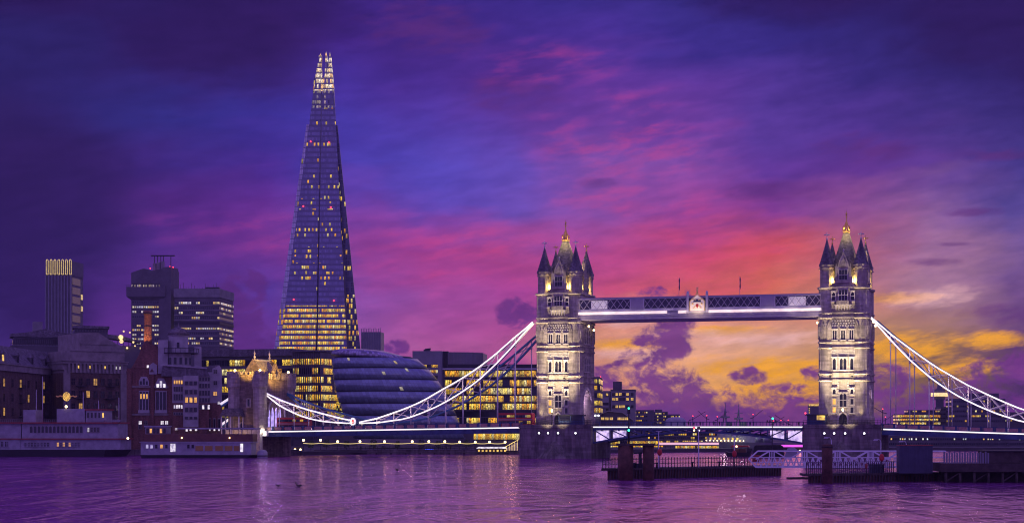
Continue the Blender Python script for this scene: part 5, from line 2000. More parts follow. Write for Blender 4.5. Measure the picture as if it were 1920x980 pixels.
MB().ball((-.6, -1.4, 3.1), .3, 8).build('lamp', M['warm'], bg_)
Y = 470
bg2_ = thing('covered_barge', 'long black covered barge lying low beneath the right leaf', 'barge', (X(1441, Y), Y, 0), R(-4))
MB().slab([(-5, 1.2), (-4.4, -.3), (4.4, -.3), (4.9, 1.2)], -1.8, 1.8).build('hull', M['hull_black'], bg2_)
MB().slab([(-4.6, 1.21), (4.6, 1.21), (4.4, 3.2), (3.6, 3.7), (-3.8, 3.6), (-4.4, 3.0)], -1.5, 1.5).build('cover', M['iron'], bg2_)
Y = 560
mg = thing('lit_jetty', 'jetty with magenta light strip below the right leaf', 'jetty', (X(1486, Y), Y, 0), 0)
MB().box(-4.2, 4.2, 0, 3, 1.2, 1.8).build('deck', M['iron'], mg)
MB().box(-4.2, 4.2, -.1, -.005, 1.9, 2.7).build('light_strip', M['magenta_strip'], mg)
mb = MB()
for x in (-3.8, -1.3, 1.3, 3.8):
    mb.box(x - .2, x + .2, .3, .7, -1, 1.2)
mb.build('post', M['timber'], mg)
for x in (1.2, 2.6):
    MB().ball((x, -.4, .5), .4, 8).build('lamp', M['warm'], mg)

# ------------------------------------------------------------------ far right beyond the right tower
Y = 900
t, L = building('lit_step_office', 'low office with bright yellow storeys right of the right tower', 'office block', 1684, Y, 1763)
MB().box(0, L, 0, 20, 0, Z(776, Y)).build('block', M['concrete_dark'], t)
MB().box(L * .25, L, 2, 16, Z(776, Y) + .01, Z(768, Y)).build('upper_storey', M['concrete_dark'], t)
ribbons(t, L * .25, L, 14, floors([769], 3, Y), 14, W_OFF, y0=2)
ribbons(t, 0, L, 20, floors([777.5, 784, 791], 4.5, Y), 18, W_BRIGHT)
t, L = building('dark_slab', 'dark slab block between two lit offices at the right', 'office block', 1764, Y, 1789)
MB().box(0, L, 0, 20, 0, Z(762, Y)).build('block', M['concrete_dark'], t)
ribbons(t, 0, L, 20, floors([766, 774, 782, 790], 3, Y), 6, W_DIM)
t, L = building('wide_dark_office', 'wide dark office with scattered yellow lights under the falling chain', 'office block', 1786, Y - 20, 1885)
MB().box(0, L, 0, 22, 0, Z(748, Y)).build('block', M['concrete_dark'], t)
MB().box(L * .3, L * .9, 3, 15, Z(748, Y) + .01, Z(738, Y)).build('roof_storey', M['concrete_dark'], t)
ribbons(t, 0, L, 22, floors([751, 760, 769, 778, 787], 4, Y), 26, W_SPARSE)
t, L = building('edge_block', 'low dark block at the right edge behind the approach span', 'office block', 1880, Y, 1960)
MB().box(0, L, 0, 20, 0, Z(772, Y)).build('block', M['concrete_dark'], t)
ribbons(t, 0, L, 20, floors([776, 786], 4, Y), 22, W_SPARSE)
Y = 1500
t, L = building('lit_parapet_tower', 'small far tower with a glowing roof edge, left of the right tower', 'tower', 1517, Y, 1545)
MB().box(0, L, 0, 14, 0, Z(757.5, Y)).build('block', M['concrete_dark'], t)
MB().box(-.3, L, -.5, -.005, Z(760.5, Y), Z(757, Y)).build('roof_light', M['win_yellow'], t)
mb = MB()
for k in range(8):
    mb.box(-.3, .7, -.5, -.005, Z(766 + k * 4, Y), Z(764.3 + k * 4, Y))
mb.build('edge_lights', M['win_yellow'], t)
Y = 1690
bt = thing('telecom_tower', 'thin telecom tower with a lit collar far behind the right chain', 'tower', (X(1762, Y), Y, G0))
MB().lathe(0, 0, [(4.3, 0), (4.3, Z(750, Y)), (5.8, Z(748, Y)), (5.8, Z(730, Y)), (2.9, Z(728, Y)), (2.4, Z(718, Y)), (1, Z(716, Y))], 14).build('shaft', M['concrete_dark'], bt)
MB().lathe(0, 0, [(9.6, Z(742.5, Y)), (9.6, Z(736, Y))], 18).build('lit_collar', M['warm_soft'], bt)
Y = 625
t, L = building('right_bank_terrace', 'low dark riverside terrace with scattered lights below the right approach span', 'terrace', 1640, Y, 1935)
MB().box(0, L, 0, 10, -1, Z(816, Y)).build('block', M['concrete_dark'], t)
ribbons(t, 0, L, 10, floors([820, 829], 5, Y), 70, panes('terrace lights', .08, 1.2, mx=.45, my=.4, ramp=[(0, lin((255, 190, 70))), (.5, lin((255, 240, 200))), (1, lin((230, 240, 255)))]))
# tower cranes with red lamps, far away
for k, (px, py, Yc, j) in enumerate(((1655, 767, 1500, -14), (1660, 782, 1700, 12), (1450, 789, 1690, 12), (1464, 788, 1680, -13), (1412, 777, 1650, 10), (1299, 780, 1600, 13), (1325, 779, 1640, -9), (1345, 781, 1660, 10), (1478, 788, 1400, -12), (1126, 707, 1100, 0))):
    zc = Z(py, Yc)
    cr = thing('tower_crane', '%s thin far tower crane with a red lamp, counted from the left' % ORD[sorted([1655, 1660, 1450, 1464, 1412, 1299, 1325, 1345, 1478, 1126]).index(px)], 'crane', (X(px, Yc), Yc, G0), 0, 'far tower cranes with red lamps')
    m_ = MB()
    m_.bar((0, 0, G0), (0, 0, zc), .7)
    if j:
        m_.bar((0, 0, zc - 3), (j, 0, zc + 5), .5)
        m_.bar((0, 0, zc - 3), (-j * .3, 0, zc - 4), .7)
    m_.build('mast', M['iron'], cr)
    MB().ball((0, -.6, zc + .4), 0.55 * Yc / 1500, 8).build('warning_light', M['red_lamp'], cr)
# ------------------------------------------------------------------ old wharves on the left
def cornice(root, L, z0, z1, m, proud=.5, name='cornice', D=20):
    mb = MB()
    mb.box(-.2, L + .2, -proud, D, z0, z1 - .3)
    mb.box(-.4, L + .4, -proud - .35, D + .2, z1 - .295, z1)
    mb.build(name, m, root)


Y0, Y1 = 512, 590
t, L = building('brick_warehouse', 'long dark brick warehouse with pale cornice and slate roof at the left edge', 'warehouse', -70, 490, 128, Y1)
k0 = lambda py: Z(py, 512)
D = 18
zc1 = Z(678, 512)
MB().box(0, L, 0, D, 0, zc1 - 2.4).build('wall', M['brick_brown'], t)
cornice(t, L, zc1 - 2.4, zc1, M['cream'], .6, D=D)
mb = MB()
i = mb.add([(0, 0, zc1 + .01), (L, 0, zc1 + .01), (L, D, zc1 + .01), (0, D, zc1 + .01), (0, 5, zc1 + 6.5), (L - 6, 5, zc1 + 6.5), (L - 6, D - 5, zc1 + 6.5), (0, D - 5, zc1 + 6.5)])
for f in ((0, 1, 5, 4), (1, 2, 6, 5), (2, 3, 7, 6), (4, 5, 6, 7), (3, 0, 4, 7)):
    mb.face([i + q for q in f])
mb.build('roof', M['slate'], t)
for kx in range(7):
    x = 8 + kx * (L - 16) / 6
    d = MB()
    d.box(x - 1.1, x + 1.1, .8, 4, zc1 + .4, zc1 + 3.2)
    d.slab([(x - 1.3, zc1 + 3.205), (x + 1.3, zc1 + 3.205), (x, zc1 + 4.4)], .6, 4.6)
    o = d.build('dormer', M['slate'], t)
    MB().box(x - .8, x + .8, .7, .79, zc1 + .8, zc1 + 3.0).build('window', M['win_yellow'] if kx in (2,) else M['glass_dark'], o)
xs = [4 + i * (L - 8) / 12 for i in range(13)]
zs = [zc1 - 7.6, zc1 - 12.6, zc1 - 17.4]
punched(t, xs, zs, 1.7, 2.6, {(4, 0), (6, 0), (7, 1), (9, 1), (4, 2), (9, 0), (2, 1), (3, 0)}, arch=True, fm=M['brick_dark'] if 'brick_dark' in M else M['brick_brown'], lm=M['win_tower2'])
bal = MB()
for x in xs[::3]:
    for z in zs:
        bal.box(x - 1.8, x + 1.8, -1.2, -.02, z - .5, z - .3)
        for q in range(9):
            bal.bar((x - 1.7 + q * .42, -1.15, z - .3), (x - 1.7 + q * .42, -1.15, z + .9), .06)
        bal.bar((x - 1.8, -1.15, z + .9), (x + 1.8, -1.15, z + .9), .09)
bal.build('balcony', M['iron'], t)

t, L = building('cream_wharf', 'cream wharf building with stepped gable wall and arcaded cornice', 'wharf building', 118, 560, 238, 575)
Y = 566
D = 26
zc0, zc1 = Z(693, Y), Z(676, Y)
MB().box(0, L, 0, D, 0, zc0 - 1.2).build('wall', M['brick_brown'], t)
mb = MB()
mb.box(.4, L - .4, -.1, D, zc0 - 1.19, zc0 - .1)
for i in range(15):
    x = 2 + i * (L - 4) / 14
    mb.box(x - .35, x + .35, -.6, -.11, zc0 - 1.1, zc1 - 1.2)
mb.box(0, L, .3, D, zc0 - .095, zc1 - 1.2)
mb.build('arcaded_frieze', M['cream'], t)
for i in (2, 5, 9, 12, 13):
    x = 2 + (i + .5) * (L - 4) / 14
    MB().box(x - .4, x + .4, .2, .295, zc0 + .5, zc1 - 1.8).build('frieze_window', M['win_white'] if i > 10 else M['win_yellow'], t)
cornice(t, L, zc1 - 1.19, zc1, M['cream'], .5, D=D)
mb = MB()
mb.slab([(L * .12, zc1 + .01), (L - .5, zc1 + .01), (L - .5, Z(648, Y)), (L * .83, Z(641, Y)), (L * .56, Z(622, Y)), (L * .28, Z(624, Y)), (L * .28, Z(655, Y)), (L * .12, Z(657, Y))], 1, D - 2)
mb.build('attic_wall', M['cream'], t)
mb = MB()
mb.box(L * .26, L * .85, .75, .995, Z(645, Y), Z(643, Y))
mb.box(L * .12, L, .7, .99, Z(658, Y), Z(656, Y))
mb.build('moulding', M['cream'], t)
for s in (0, 1):
    x = 1.3 if s == 0 else L - 1.3
    MB().box(x - 1.2, x + 1.2, -.45, -.005, 0, zc0 - 1.25).build('pilaster', M['cream'], t)
xs = [3.6 + i * (L - 7.2) / 6 for i in range(7)]
punched(t, xs, [zc0 - 5.5, zc0 - 10.0, zc0 - 14.5, zc0 - 19], 1.3, 2.4, {(2, 1), (1, 2), (3, 0)}, arch=True, fm=M['brick_brown'], lm=M['win_tower2'])
bal = MB()
for x in (xs[1], xs[5]):
    for z in (zc0 - 5.5, zc0 - 10.0, zc0 - 14.5):
        bal.box(x - 1.7, x + 1.7, -1.6, -.02, z - .5, z - .3)
        for q in range(9):
            bal.bar((x - 1.6 + q * .4, -1.5, z - .3), (x - 1.6 + q * .4, -1.5, z + .9), .07)
        bal.bar((x - 1.7, -1.5, z + .9), (x + 1.7, -1.5, z + .9), .1)
bal.build('balcony', M['iron'], t)
# rooftop storeys of the cream wharf, set back
t, L = building('penthouse_storey', 'dark glazed penthouse storey with flat roofs behind the cream gable', 'rooftop storey', 20, 590, 148, 600)
Y = 594
MB().box(0, L, 0, 16, 0, Z(648, Y)).build('terrace', M['concrete_dark'], t)
MB().box(1, L, 1, 14, Z(648, Y) + .01, Z(632, Y)).build('glazed_room', M['cladding'], t)
ribbons(t, 1, L, 13, [(Z(646, Y), Z(634, Y))], 34, W_DIM, y0=1)
mb = MB()
mb.slab([(0, Z(631.9, Y)), (L + 1, Z(631.9, Y)), (L + 1, Z(626, Y)), (L * .75, Z(622, Y)), (L * .5, Z(616, Y)), (L * .2, Z(624, Y)), (0, Z(626, Y))], -.5, 14)
mb.build('roof', M['slate'], t)
MB().box(L * .33, L * .47, 3, 9, Z(620, Y), Z(602, Y)).build('lift_housing', M['concrete'], t)
mb = MB()
for i in range(24):
    mb.bar((i * L / 23, -.6, Z(648, Y)), (i * L / 23, -.6, Z(644, Y)), .1)
mb.bar((0, -.6, Z(644, Y)), (L, -.6, Z(644, Y)), .12)
mb.build('railing', M['iron'], t)
t, L = building('roof_pavilion', 'flat roofed rooftop pavilion with a railing above the cream wharf', 'rooftop storey', 140, 625, 202, 630)
Y = 627
MB().box(0, L, 0, 10, 0, Z(616, Y)).build('room', M['concrete_dark'], t)
MB().box(-.5, L + .6, -.6, 10.5, Z(615.5, Y), Z(610.5, Y)).build('roof', M['slate'], t)
ribbons(t, 0, L, 10, [(Z(622, Y), Z(617, Y))], 12, W_DIM)
t, L = building('lamp_terrace', 'rooftop terrace with warm globe lamps right of the cream gable', 'rooftop storey', 200, 600, 262, 604)
Y = 602
MB().box(0, L, 0, 12, 0, Z(648, Y)).build('room', M['concrete_dark'], t)
MB().slab([(0, Z(634, Y)), (L, Z(641, Y)), (L, Z(638, Y)), (L * .4, Z(629, Y)), (0, Z(627, Y))], -.5, 10).build('roof', M['slate'], t)
mb = MB()
for i in range(7):
    mb.box(i * L / 6 - .1, i * L / 6 + .1, -.2, 0, Z(648, Y), Z(638, Y))
mb.build('post', M['iron'], t)
for px, py, r in ((225, 632, .9), (226, 640, .75), (230, 621, .35), (241, 623, .35), (236, 652, .4), (247, 641, .4), (250, 648, .3)):
    MB().ball(((px - 200) / F * Y, -.8, Z(py, Y)), r, 10).build('globe_lamp', M['warm_soft'], t)

# brewery with its chimney
t, L = building('brewhouse', 'dark brick brewhouse with steep shaped gable and tall arched windows', 'brewhouse', 238, 512, 326, 514)
Y = 512
S5 = F / Y


def bx(px):
    return (px - 238) / S5


MB().box(0, L, 0, 20, -1, Z(690, Y)).build('wall', M['brick'], t)
mb = MB()
mb.slab([(bx(246), Z(690, Y) + .01), (bx(316), Z(690, Y) + .01), (bx(307), Z(676, Y)), (bx(299), Z(662, Y)), (bx(291), Z(646, Y)), (bx(266), Z(646, Y)), (bx(260), Z(664, Y)), (bx(252), Z(680, Y))], -.2, 1.2)
mb.build('gable', M['brick'], t)
mb = MB()
mb.slab([(bx(248), Z(690, Y) + .02), (bx(312), Z(690, Y) + .02), (bx(288), Z(648, Y)), (bx(268), Z(648, Y))], 1.21, 18)
mb.build('roof', M['slate'], t)
mb = MB()
for (a, b_) in ((238, 247), (314, 326), (281, 287)):
    mb.box(bx(a), bx(b_), -.5, -.005, -1, Z(697, Y))
    mb.slab([(bx(a) - .2, Z(697, Y)), (bx(b_) + .2, Z(697, Y)), ((bx(a) + bx(b_)) / 2, Z(690, Y))], -.55, .5)
mb.build('pilaster', M['brick'], t)
for (a, b_, ya, yb) in ((247, 281, 726, 723), (287, 314, 726, 723), (238, 326, 778, 775)):
    MB().box(bx(a), bx(b_), -.3, -.012, Z(ya, Y), Z(yb, Y)).build('string_course', M['cream'], t)
MB().slab([(bx(279), Z(701, Y)), (bx(293), Z(701, Y)), (bx(293), Z(684, Y)), (bx(286), Z(679, Y)), (bx(279), Z(684, Y))], -.55, -.21).build('gable_panel', M['white_render'], t)
for (a, b_, ar, lit) in ((261, 277, (722, 706), False), (291, 309, (727, 709), True)):
    f = MB()
    x0, x1, xm = bx(a), bx(b_), (bx(a) + bx(b_)) / 2
    f.slab([(x0 - .2, Z(ar[0], Y)), (x1 + .2, Z(ar[0], Y)), (x1 + .2, Z(ar[0] - 8, Y)), (xm + .9, Z(ar[1] - .5, Y)), (xm - .9, Z(ar[1] - .5, Y)), (x0 - .2, Z(ar[0] - 8, Y))], -.3, .02)
    for (y0, y1) in ((734, 768),):
        f.box(x0 - .2, x0, -.3, .02, Z(y1, Y), Z(y0, Y))
        f.box(x1, x1 + .2, -.3, .02, Z(y1, Y), Z(y0, Y))
        for q in (1, 2):
            xx = x0 + (x1 - x0) * q / 3
            f.box(xx - .12, xx + .12, -.3, .02, Z(y1, Y), Z(y0, Y))
        f.box(x0 - .4, x1 + .4, -.5, .02, Z(y1 + 6, Y), Z(y1, Y) - .003)
        f.box(x0 - .2, x1 + .2, -.32, .02, Z(y0, Y) + .003, Z(y0 - 2, Y))
    o = f.build('window', M['white_render'], t)
    for q in range(3):
        xx = x0 + (x1 - x0) * (q + .5) / 3
        g = MB()
        w_ = (x1 - x0) / 6 - .16
        g.slab([(xx - w_, Z(ar[0] - 1.5, Y)), (xx + w_, Z(ar[0] - 1.5, Y)), (xx + w_, Z(ar[0] - (13 if q == 1 else 8), Y)), (xx - w_, Z(ar[0] - (13 if q == 1 else 8), Y))], -.36, -.305)
        g.build('pane', M['win_white'] if lit else M['glass_dark'], o)
        g = MB()
        g.box(xx - w_, xx + w_, -.08, .01, Z(767, Y), Z(734.5, Y))
        g.build('pane', M['glass_dark'], o)
        if not lit:
            g = MB()
            g.box(xx - w_ * .8, xx + w_ * .8, -.12, -.081, Z(747, Y), Z(738, Y))
            g.build('pane', M['win_tower'], o)
for (px, py) in ((276, 686), (297, 686)):
    MB().box(bx(px) - .3, bx(px) + .3, -.3, -.205, Z(py + 3, Y), Z(py - 2, Y)).build('lit_window', M['win_white'], t)
punched(t, [bx(262), bx(272), bx(302), bx(310)], [Z(803, Y), Z(795, Y)], .9, 1.1, {(0, 1), (2, 1), (3, 1)}, fm=M['cream'], lm=M['win_white'])
ch = thing('brick_chimney', 'round tapering brick chimney glowing orange above the brewhouse', 'chimney', (X(277.5, 520), 520, Z(655, 520)))
Yc = 520
mb = MB()
mb.lathe(0, 0, [(1.75, Z(655, Yc)), (1.62, Z(648, Yc)), (1.32, Z(642, Yc)), (1.2, Z(612, Yc)), (1.18, Z(592, Yc)), (1.42, Z(589, Yc)), (1.42, Z(584, Yc)), (1.1, Z(582, Yc)), (.9, Z(583, Yc))], 18)
mb.build('stack', M['brick_orange'] if 'brick_orange' in M else M['brick'], ch)
mb = MB()
for py in (612, 628, 640):
    mb.lathe(0, 0, [(1.3, Z(py, Yc)), (1.3, Z(py - 1.2, Yc))], 18)
mb.lathe(0, 0, [(1.5, Z(589, Yc)), (1.5, Z(587, Yc))], 18)
mb.build('iron_band', M['iron'], ch)
OR = (1.0, .45, .12)
for s in (-1, 1):
    lamp('chimney_floodlight', 'SPOT', ch, (s * 2.6, -3.6, Z(650, Yc)), 3000, OR, .2, (0, 0, Z(612, Yc)), 60)

# white brewer's house with cupola
t, L = building('white_brewery_house', 'white timbered riverside house with domed cupola and bay windows', 'house', 323, 512, 392, 515)
Y = 513
S5 = F / Y


def wx(px):
    return (px - 323) / S5


MB().box(0, L, 0, 16, -1, Z(755, Y)).build('brick_base', M['brick'], t)
MB().box(0.01, L, .02, 16, Z(755, Y) + .01, Z(705, Y)).build('wall', M['white_render'], t)
mb = MB()
mb.slab([(-3.5, Z(705, Y)), (L + .3, Z(705, Y)), (L - 1.0, Z(690, Y)), (-3.0, Z(686, Y))], -.3, 14)
mb.build('roof', M['slate'], t)
mb = MB()
mb.bar((-3.8, -.4, Z(684, Y)), (L - .6, -.4, Z(689.5, Y)), .8, .5)
mb.build('eaves_gutter', M['white_render'], t)
MB().box(wx(343), wx(370), -1.8, -.01, Z(800, Y), Z(704, Y)).build('bay', M['white_render'], t)
for (y0, y1, lit) in ((714, 722, 0), (730, 739, 0), (744, 755, 1), (763, 772, 0), (780, 786, 0)):
    for q in range(3):
        xx = wx(346 + q * 8)
        o = MB().box(xx - .1, xx + 1.1, -1.95, -1.805, Z(y1, Y), Z(y0, Y)).build('window', M['cream'], t)
        MB().box(xx + .06, xx + .94, -2.0, -1.951, Z(y1, Y) + .12, Z(y0, Y) - .12).build('pane', M['win_tower'] if lit else M['glass_dark'], o)
for (x0, x1, n, ys) in ((325, 342, 4, ((712, 720), (724, 734), (738, 750), (758, 766), (772, 778))), (371, 391, 4, ((706, 714), (718, 727), (731, 741), (745, 754), (758, 767)))):
    for (ya, yb) in ys:
        for q in range(n):
            xa, xb = wx(x0 + (x1 - x0) * q / n), wx(x0 + (x1 - x0) * (q + 1) / n)
            o = MB().box(xa + .02, xb - .02, -.12, .015, Z(yb, Y), Z(ya, Y)).build('window', M['cream'], t)
            lit = M['win_tower'] if (x0 == 325 and ya == 712) else (M['win_white'] if ((x0 == 371 and ya == 758 and q % 2) or (x0 == 325 and ya == 758)) else M['glass_dark'])
            MB().box(xa + .14, xb - .14, -.17, -.121, Z(yb, Y) + .12, Z(ya, Y) - .12).build('pane', lit, o)
for (px, py) in ((349, 804), (356, 803), (366, 803), (330, 802)):
    MB().box(wx(px) - .35, wx(px) + .35, -2.0 if 343 < px < 370 else -.3, -1.81 if 343 < px < 370 else -.01, Z(py + 4, Y), Z(py, Y)).build('lit_window', M['win_white'], t)
MB().box(wx(297), wx(315), 2, 12, Z(700, Y), Z(637, Y)).build('stair_block', M['white_render'], t)
cu = MB()
cxu = wx(333)
cu.lathe(cxu, 5, [(4.3, Z(690, Y)), (4.3, Z(662, Y))], 8, False, R(22.5))
cu.lathe(cxu, 5, [(3.3, Z(661.9, Y)), (3.3, Z(630, Y)), (3.6, Z(629, Y)), (3.6, Z(627.5, Y))], 8, False, R(22.5))
o = cu.build('cupola', M['white_render'], t)
MB().lathe(cxu, 5, [(3.5, Z(627.4, Y)), (3.3, Z(622, Y)), (2.6, Z(616.5, Y)), (1.2, Z(613, Y)), (.2, Z(611, Y)), (.1, Z(604, Y)), (0, Z(603, Y))], 16).build('dome', M['slate'], o)
g = MB()
g.lathe(cxu + .8, 4.5, [(5.9, Z(662, Y)), (5.9, Z(660.5, Y))], 12)
for k in range(24):
    a = k * math.pi / 12
    g.bar((cxu + .8 + 5.8 * math.cos(a), 4.5 + 5.8 * math.sin(a), Z(660.5, Y)), (cxu + .8 + 5.8 * math.cos(a), 4.5 + 5.8 * math.sin(a), Z(652.5, Y)), .12)
    a2 = a + math.pi / 12
    g.bar((cxu + .8 + 5.8 * math.cos(a), 4.5 + 5.8 * math.sin(a), Z(652.5, Y)), (cxu + .8 + 5.8 * math.cos(a2), 4.5 + 5.8 * math.sin(a2), Z(652.5, Y)), .16)
g.build('gallery', M['iron'], o)
for k in range(6):
    a = R(-90 + (k - 2.5) * 24)
    MB().box(cxu + 4.25 * math.sin(R((k - 2.5) * 24)) - .4, cxu + 4.25 * math.sin(R((k - 2.5) * 24)) + .4, 5 - 4.3 * math.cos(R((k - 2.5) * 24)) - .1, 5 - 4.3 * math.cos(R((k - 2.5) * 24)) + .3, Z(682, Y), Z(670, Y)).build('cupola_window', M['glass_dark'], o)
MB().box(cxu - .4, cxu + .4, 5 - 3.25, 5 - 3.0, Z(651, Y), Z(641, Y)).build('cupola_window', M['glass_dark'], o)
MB().box(wx(362), wx(374), 3, 9, Z(690, Y), Z(648, Y)).build('chimney_stack', M['white_render'], t)

t, L = building('gabled_house', 'plain white gabled house on brick arches beside the gatehouse', 'house', 383, 516, 416, 518)
Y = 516
S5 = F / Y
MB().box(-2, L, 0, 14, -1, Z(755, Y)).build('brick_base', M['brick'], t)
MB().box(0, L, .02, 14, Z(755, Y) + .01, Z(697, Y)).build('wall', M['white_render'], t)
MB().slab([(L * .45, Z(697, Y) + .01), (L, Z(697, Y) + .01), (L, Z(692, Y)), (L * .87, Z(684, Y)), (L * .45, Z(690, Y))], .03, 13.9).build('gable', M['white_render'], t)
MB().slab([(-.5, Z(697, Y) + .02), (L * .45, Z(697, Y) + .02), (L * .87, Z(683, Y)), (L * .3, Z(685, Y))], .2, 14.2).build('roof', M['slate'], t)
punched(t, [L * .62], [Z(700, Y), Z(721, Y), Z(741, Y)], 1.1, 1.3, {(0, 2)}, fm=M['white_render'], lm=M['win_tower'])
punched(t, [L - 1.0], [Z(757, Y)], .6, .9, {(0, 0)}, fm=M['white_render'], lm=M['win_white'])
for k in range(5):
    x = -1.3 + k * 1.5
    a = MB().box(x - .4, x + .4, -.2, -.005, Z(806, Y), Z(783, Y)).build('arched_window', M['cream'], t)
    MB().box(x - .28, x + .28, -.25, -.201, Z(805, Y), Z(785, Y)).build('pane', M['glass_dark'], a)
    MB().box(x - .25, x + .25, -.3, -.251, Z(807, Y), Z(803, Y)).build('lit_foot', M['win_white'], a)

# ------------------------------------------------------------------ quay, promenade
def wall_thing(name, label, pts, z0, z1, w, m):
    t_ = thing(name, label, 'wall', (pts[0][0], pts[0][1], 0))
    mb = MB()
    for a, b_ in zip(pts, pts[1:]):
        mb.bar((a[0] - pts[0][0], a[1] - pts[0][1], (z0 + z1) / 2), (b_[0] - pts[0][0], b_[1] - pts[0][1], (z0 + z1) / 2), w, z1 - z0)
    mb.build('wall_face', m, t_)
    mb = MB()
    for a, b_ in zip(pts, pts[1:]):
        mb.bar((a[0] - pts[0][0], a[1] - pts[0][1], z1 + .12), (b_[0] - pts[0][0], b_[1] - pts[0][1], z1 + .12), w + .3, .23)
    mb.build('coping', M['granite'], t_)
    return t_


wall_thing('quay_wall', 'dark river wall below the old wharves at the left', [(-230, 502.5), (-119, 502.5)], -1, 1.6, .8, M['granite'])
PQ = [(-118, 519.5), (-46, 521.5)]
wall_thing('embankment_wall', 'dark embankment wall below the promenade and the round hall', PQ, -1, 1.35, .8, M['granite'])
t = thing('river_shelf', 'low dark timber landing shelf along the foot of the promenade', 'landing stage', (-118, 517, 0))
mb = MB()
mb.box(6, 70, -2.0, .5, .5, .7)
mb.build('deck', M['timber'], t)
for i in range(14):
    x = 7 + i * 4.8
    MB().box(x - .25, x + .25, -1.9, -1.4, -1, .49).build('pile', M['timber'], t)
t = thing('promenade_railing', 'dark riverside railing along the promenade', 'railing', (-112, 520.2, 1.4))
mb = MB()
for i in range(50):
    mb.bar((i * 1.35, 0, 1.4), (i * 1.35, 0, 2.6), .1)
for z in (2.0, 2.6):
    mb.bar((0, 0, z), (66, .0, z), .08)
mb.build('rails', M['iron'], t)
LPX = [569, 601, 633, 675, 721, 773, 804, 834, 862, 891, 918, 947]
ly = 523.0
for k, px in enumerate(LPX):
    x = X(px, ly)
    t = thing('globe_lamp_post', '%s globe lamp post from the left along the promenade under the bridge' % ORD[k], 'lamp post', (x, ly, G0), 0, 'globe lamps along the promenade')
    zg = Z(824.5 if px < 620 else 827 if px < 850 else 828, ly)
    MB().lathe(0, 0, [(.2, G0), (.14, G0 + .5), (.08, G0 + .7), (.07, zg - .3)], 8).build('post', M['iron'], t)
    MB().ball((0, 0, zg), .40, 10).build('globe', M['warm'], t)
t = thing('festoon_lights', 'string of yellow bulbs hung along the promenade between the lamp posts', 'light string', (X(569, ly), ly - .2, Z(828, ly)))
mb = MB()
for a, b_ in zip(LPX, LPX[1:]):
    n = 8
    for q in range(n):
        u0, u1 = q / n, (q + 1) / n
        f = lambda u: (X(a, ly) + (X(b_, ly) - X(a, ly)) * u - X(569, ly), 0, Z(830.0 + 1.2 * (4 * u * (1 - u)), ly))
        mb.bar(f(u0), f(u1), .10, .16)
mb.build('cable', M['string'], t)
t = thing('pier_floodlamp', 'bright twin floodlamp low on the promenade near the gatehouse', 'floodlight', (X(561, 519), 519, 0))
for dx_, py in ((-1.2, 842), (.6, 842), (-.6, 846)):
    MB().ball((dx_, -.8, Z(py, 518)), .34, 8).build('lamp_glass', M['warm'], t)
mb = MB()
mb.box(-1.6, 1.0, -.5, 0, 0, 2.4)
mb.build('bracket', M['iron'], t)
# plants and people along the promenade
random.seed(21)


def tree(px, Yt, hgt, lab):
    t_ = thing('promenade_tree', lab, 'tree', (X(px, Yt), Yt, G0), 0, 'small trees on the promenade')
    MB().tube((0, 0, G0), (0, 0, G0 + hgt * .5), .12, 6, .06).build('trunk', M['timber'], t_)
    mb_ = MB()
    for q in range(150):
        a, c = random.random() * 6.283, random.random()
        rr = hgt * .38 * (random.random() ** .5) * (1 - .5 * abs(c - .4))
        px_, py_, pz = rr * math.cos(a), rr * math.sin(a), G0 + hgt * (.3 + .72 * c)
        s = .16 + .16 * random.random()
        v = Vector((random.uniform(-1, 1), random.uniform(-1, 1), random.uniform(-1, 1))).normalized()
        w_ = v.orthogonal().normalized()
        p_ = Vector((px_, py_, pz))
        mb_.quad(p_ - v * s, p_ + w_ * s * .6, p_ + v * s, p_ - w_ * s * .6)
    mb_.build('crown', M['foliage'], t_)


for k, px in enumerate((583, 612, 650, 700, 745, 790, 822, 876)):
    tree(px, 526 + (k % 3) * 1.5, 3.0 + .5 * (k % 2), '%s small dark tree from the left on the promenade' % ORD[k])


def person(name, label, loc, hgt, face, mtl, group, lean=0.0, cat='person'):
    """standing figure as one skin: legs, trunk, arms, neck and head"""
    h = hgt
    V = [(0, 0, .53), (0, 0, .66), (0, 0, .80), (0, 0, .87), (0, .01, .94), (0, 0, .995),
         (.055, .01, .50), (.06, .02, .28), (.06, -.0, .045), (.065, .06, .02),
         (-.055, -.01, .50), (-.065, -.02, .28), (-.07, -.05, .045), (-.07, .01, .02),
         (.115, 0, .80), (.145, -.01, .64), (.14, .05, .49), (-.115, 0, .80), (-.145, .0, .64), (-.135, .06, .50)]
    Ed = [(0, 1), (1, 2), (2, 3), (3, 4), (4, 5), (0, 6), (6, 7), (7, 8), (8, 9), (0, 10), (10, 11), (11, 12), (12, 13), (2, 14), (14, 15), (15, 16), (2, 17), (17, 18), (18, 19)]
    rad = [.085, .075, .085, .03, .052, .04, .055, .036, .024, .02, .055, .036, .024, .02, .045, .03, .022, .045, .03, .022]
    me = bpy.data.meshes.new(name)
    me.from_pydata([(x * h, -y * h, z * h) for x, y, z in V], Ed, [])
    o = bpy.data.objects.new(name, me)
    COL.objects.link(o)
    md = o.modifiers.new('body', 'SKIN')
    for i_, r_ in enumerate(rad):
        me.skin_vertices[0].data[i_].radius = (r_ * h, r_ * h * .8)
    me.skin_vertices[0].data[0].use_root = True
    sb = o.modifiers.new('smooth', 'SUBSURF')
    sb.levels = sb.render_levels = 1
    me.materials.append(mtl)
    o.location = loc
    o.rotation_euler = (0, 0, face)
    tag(o, label, cat, group)
    return o


M['coat_grey'] = plain('grey coat', (0.10, 0.10, 0.12), .9)
M['coat_brown'] = plain('brown coat', (0.10, 0.06, 0.04), .9)


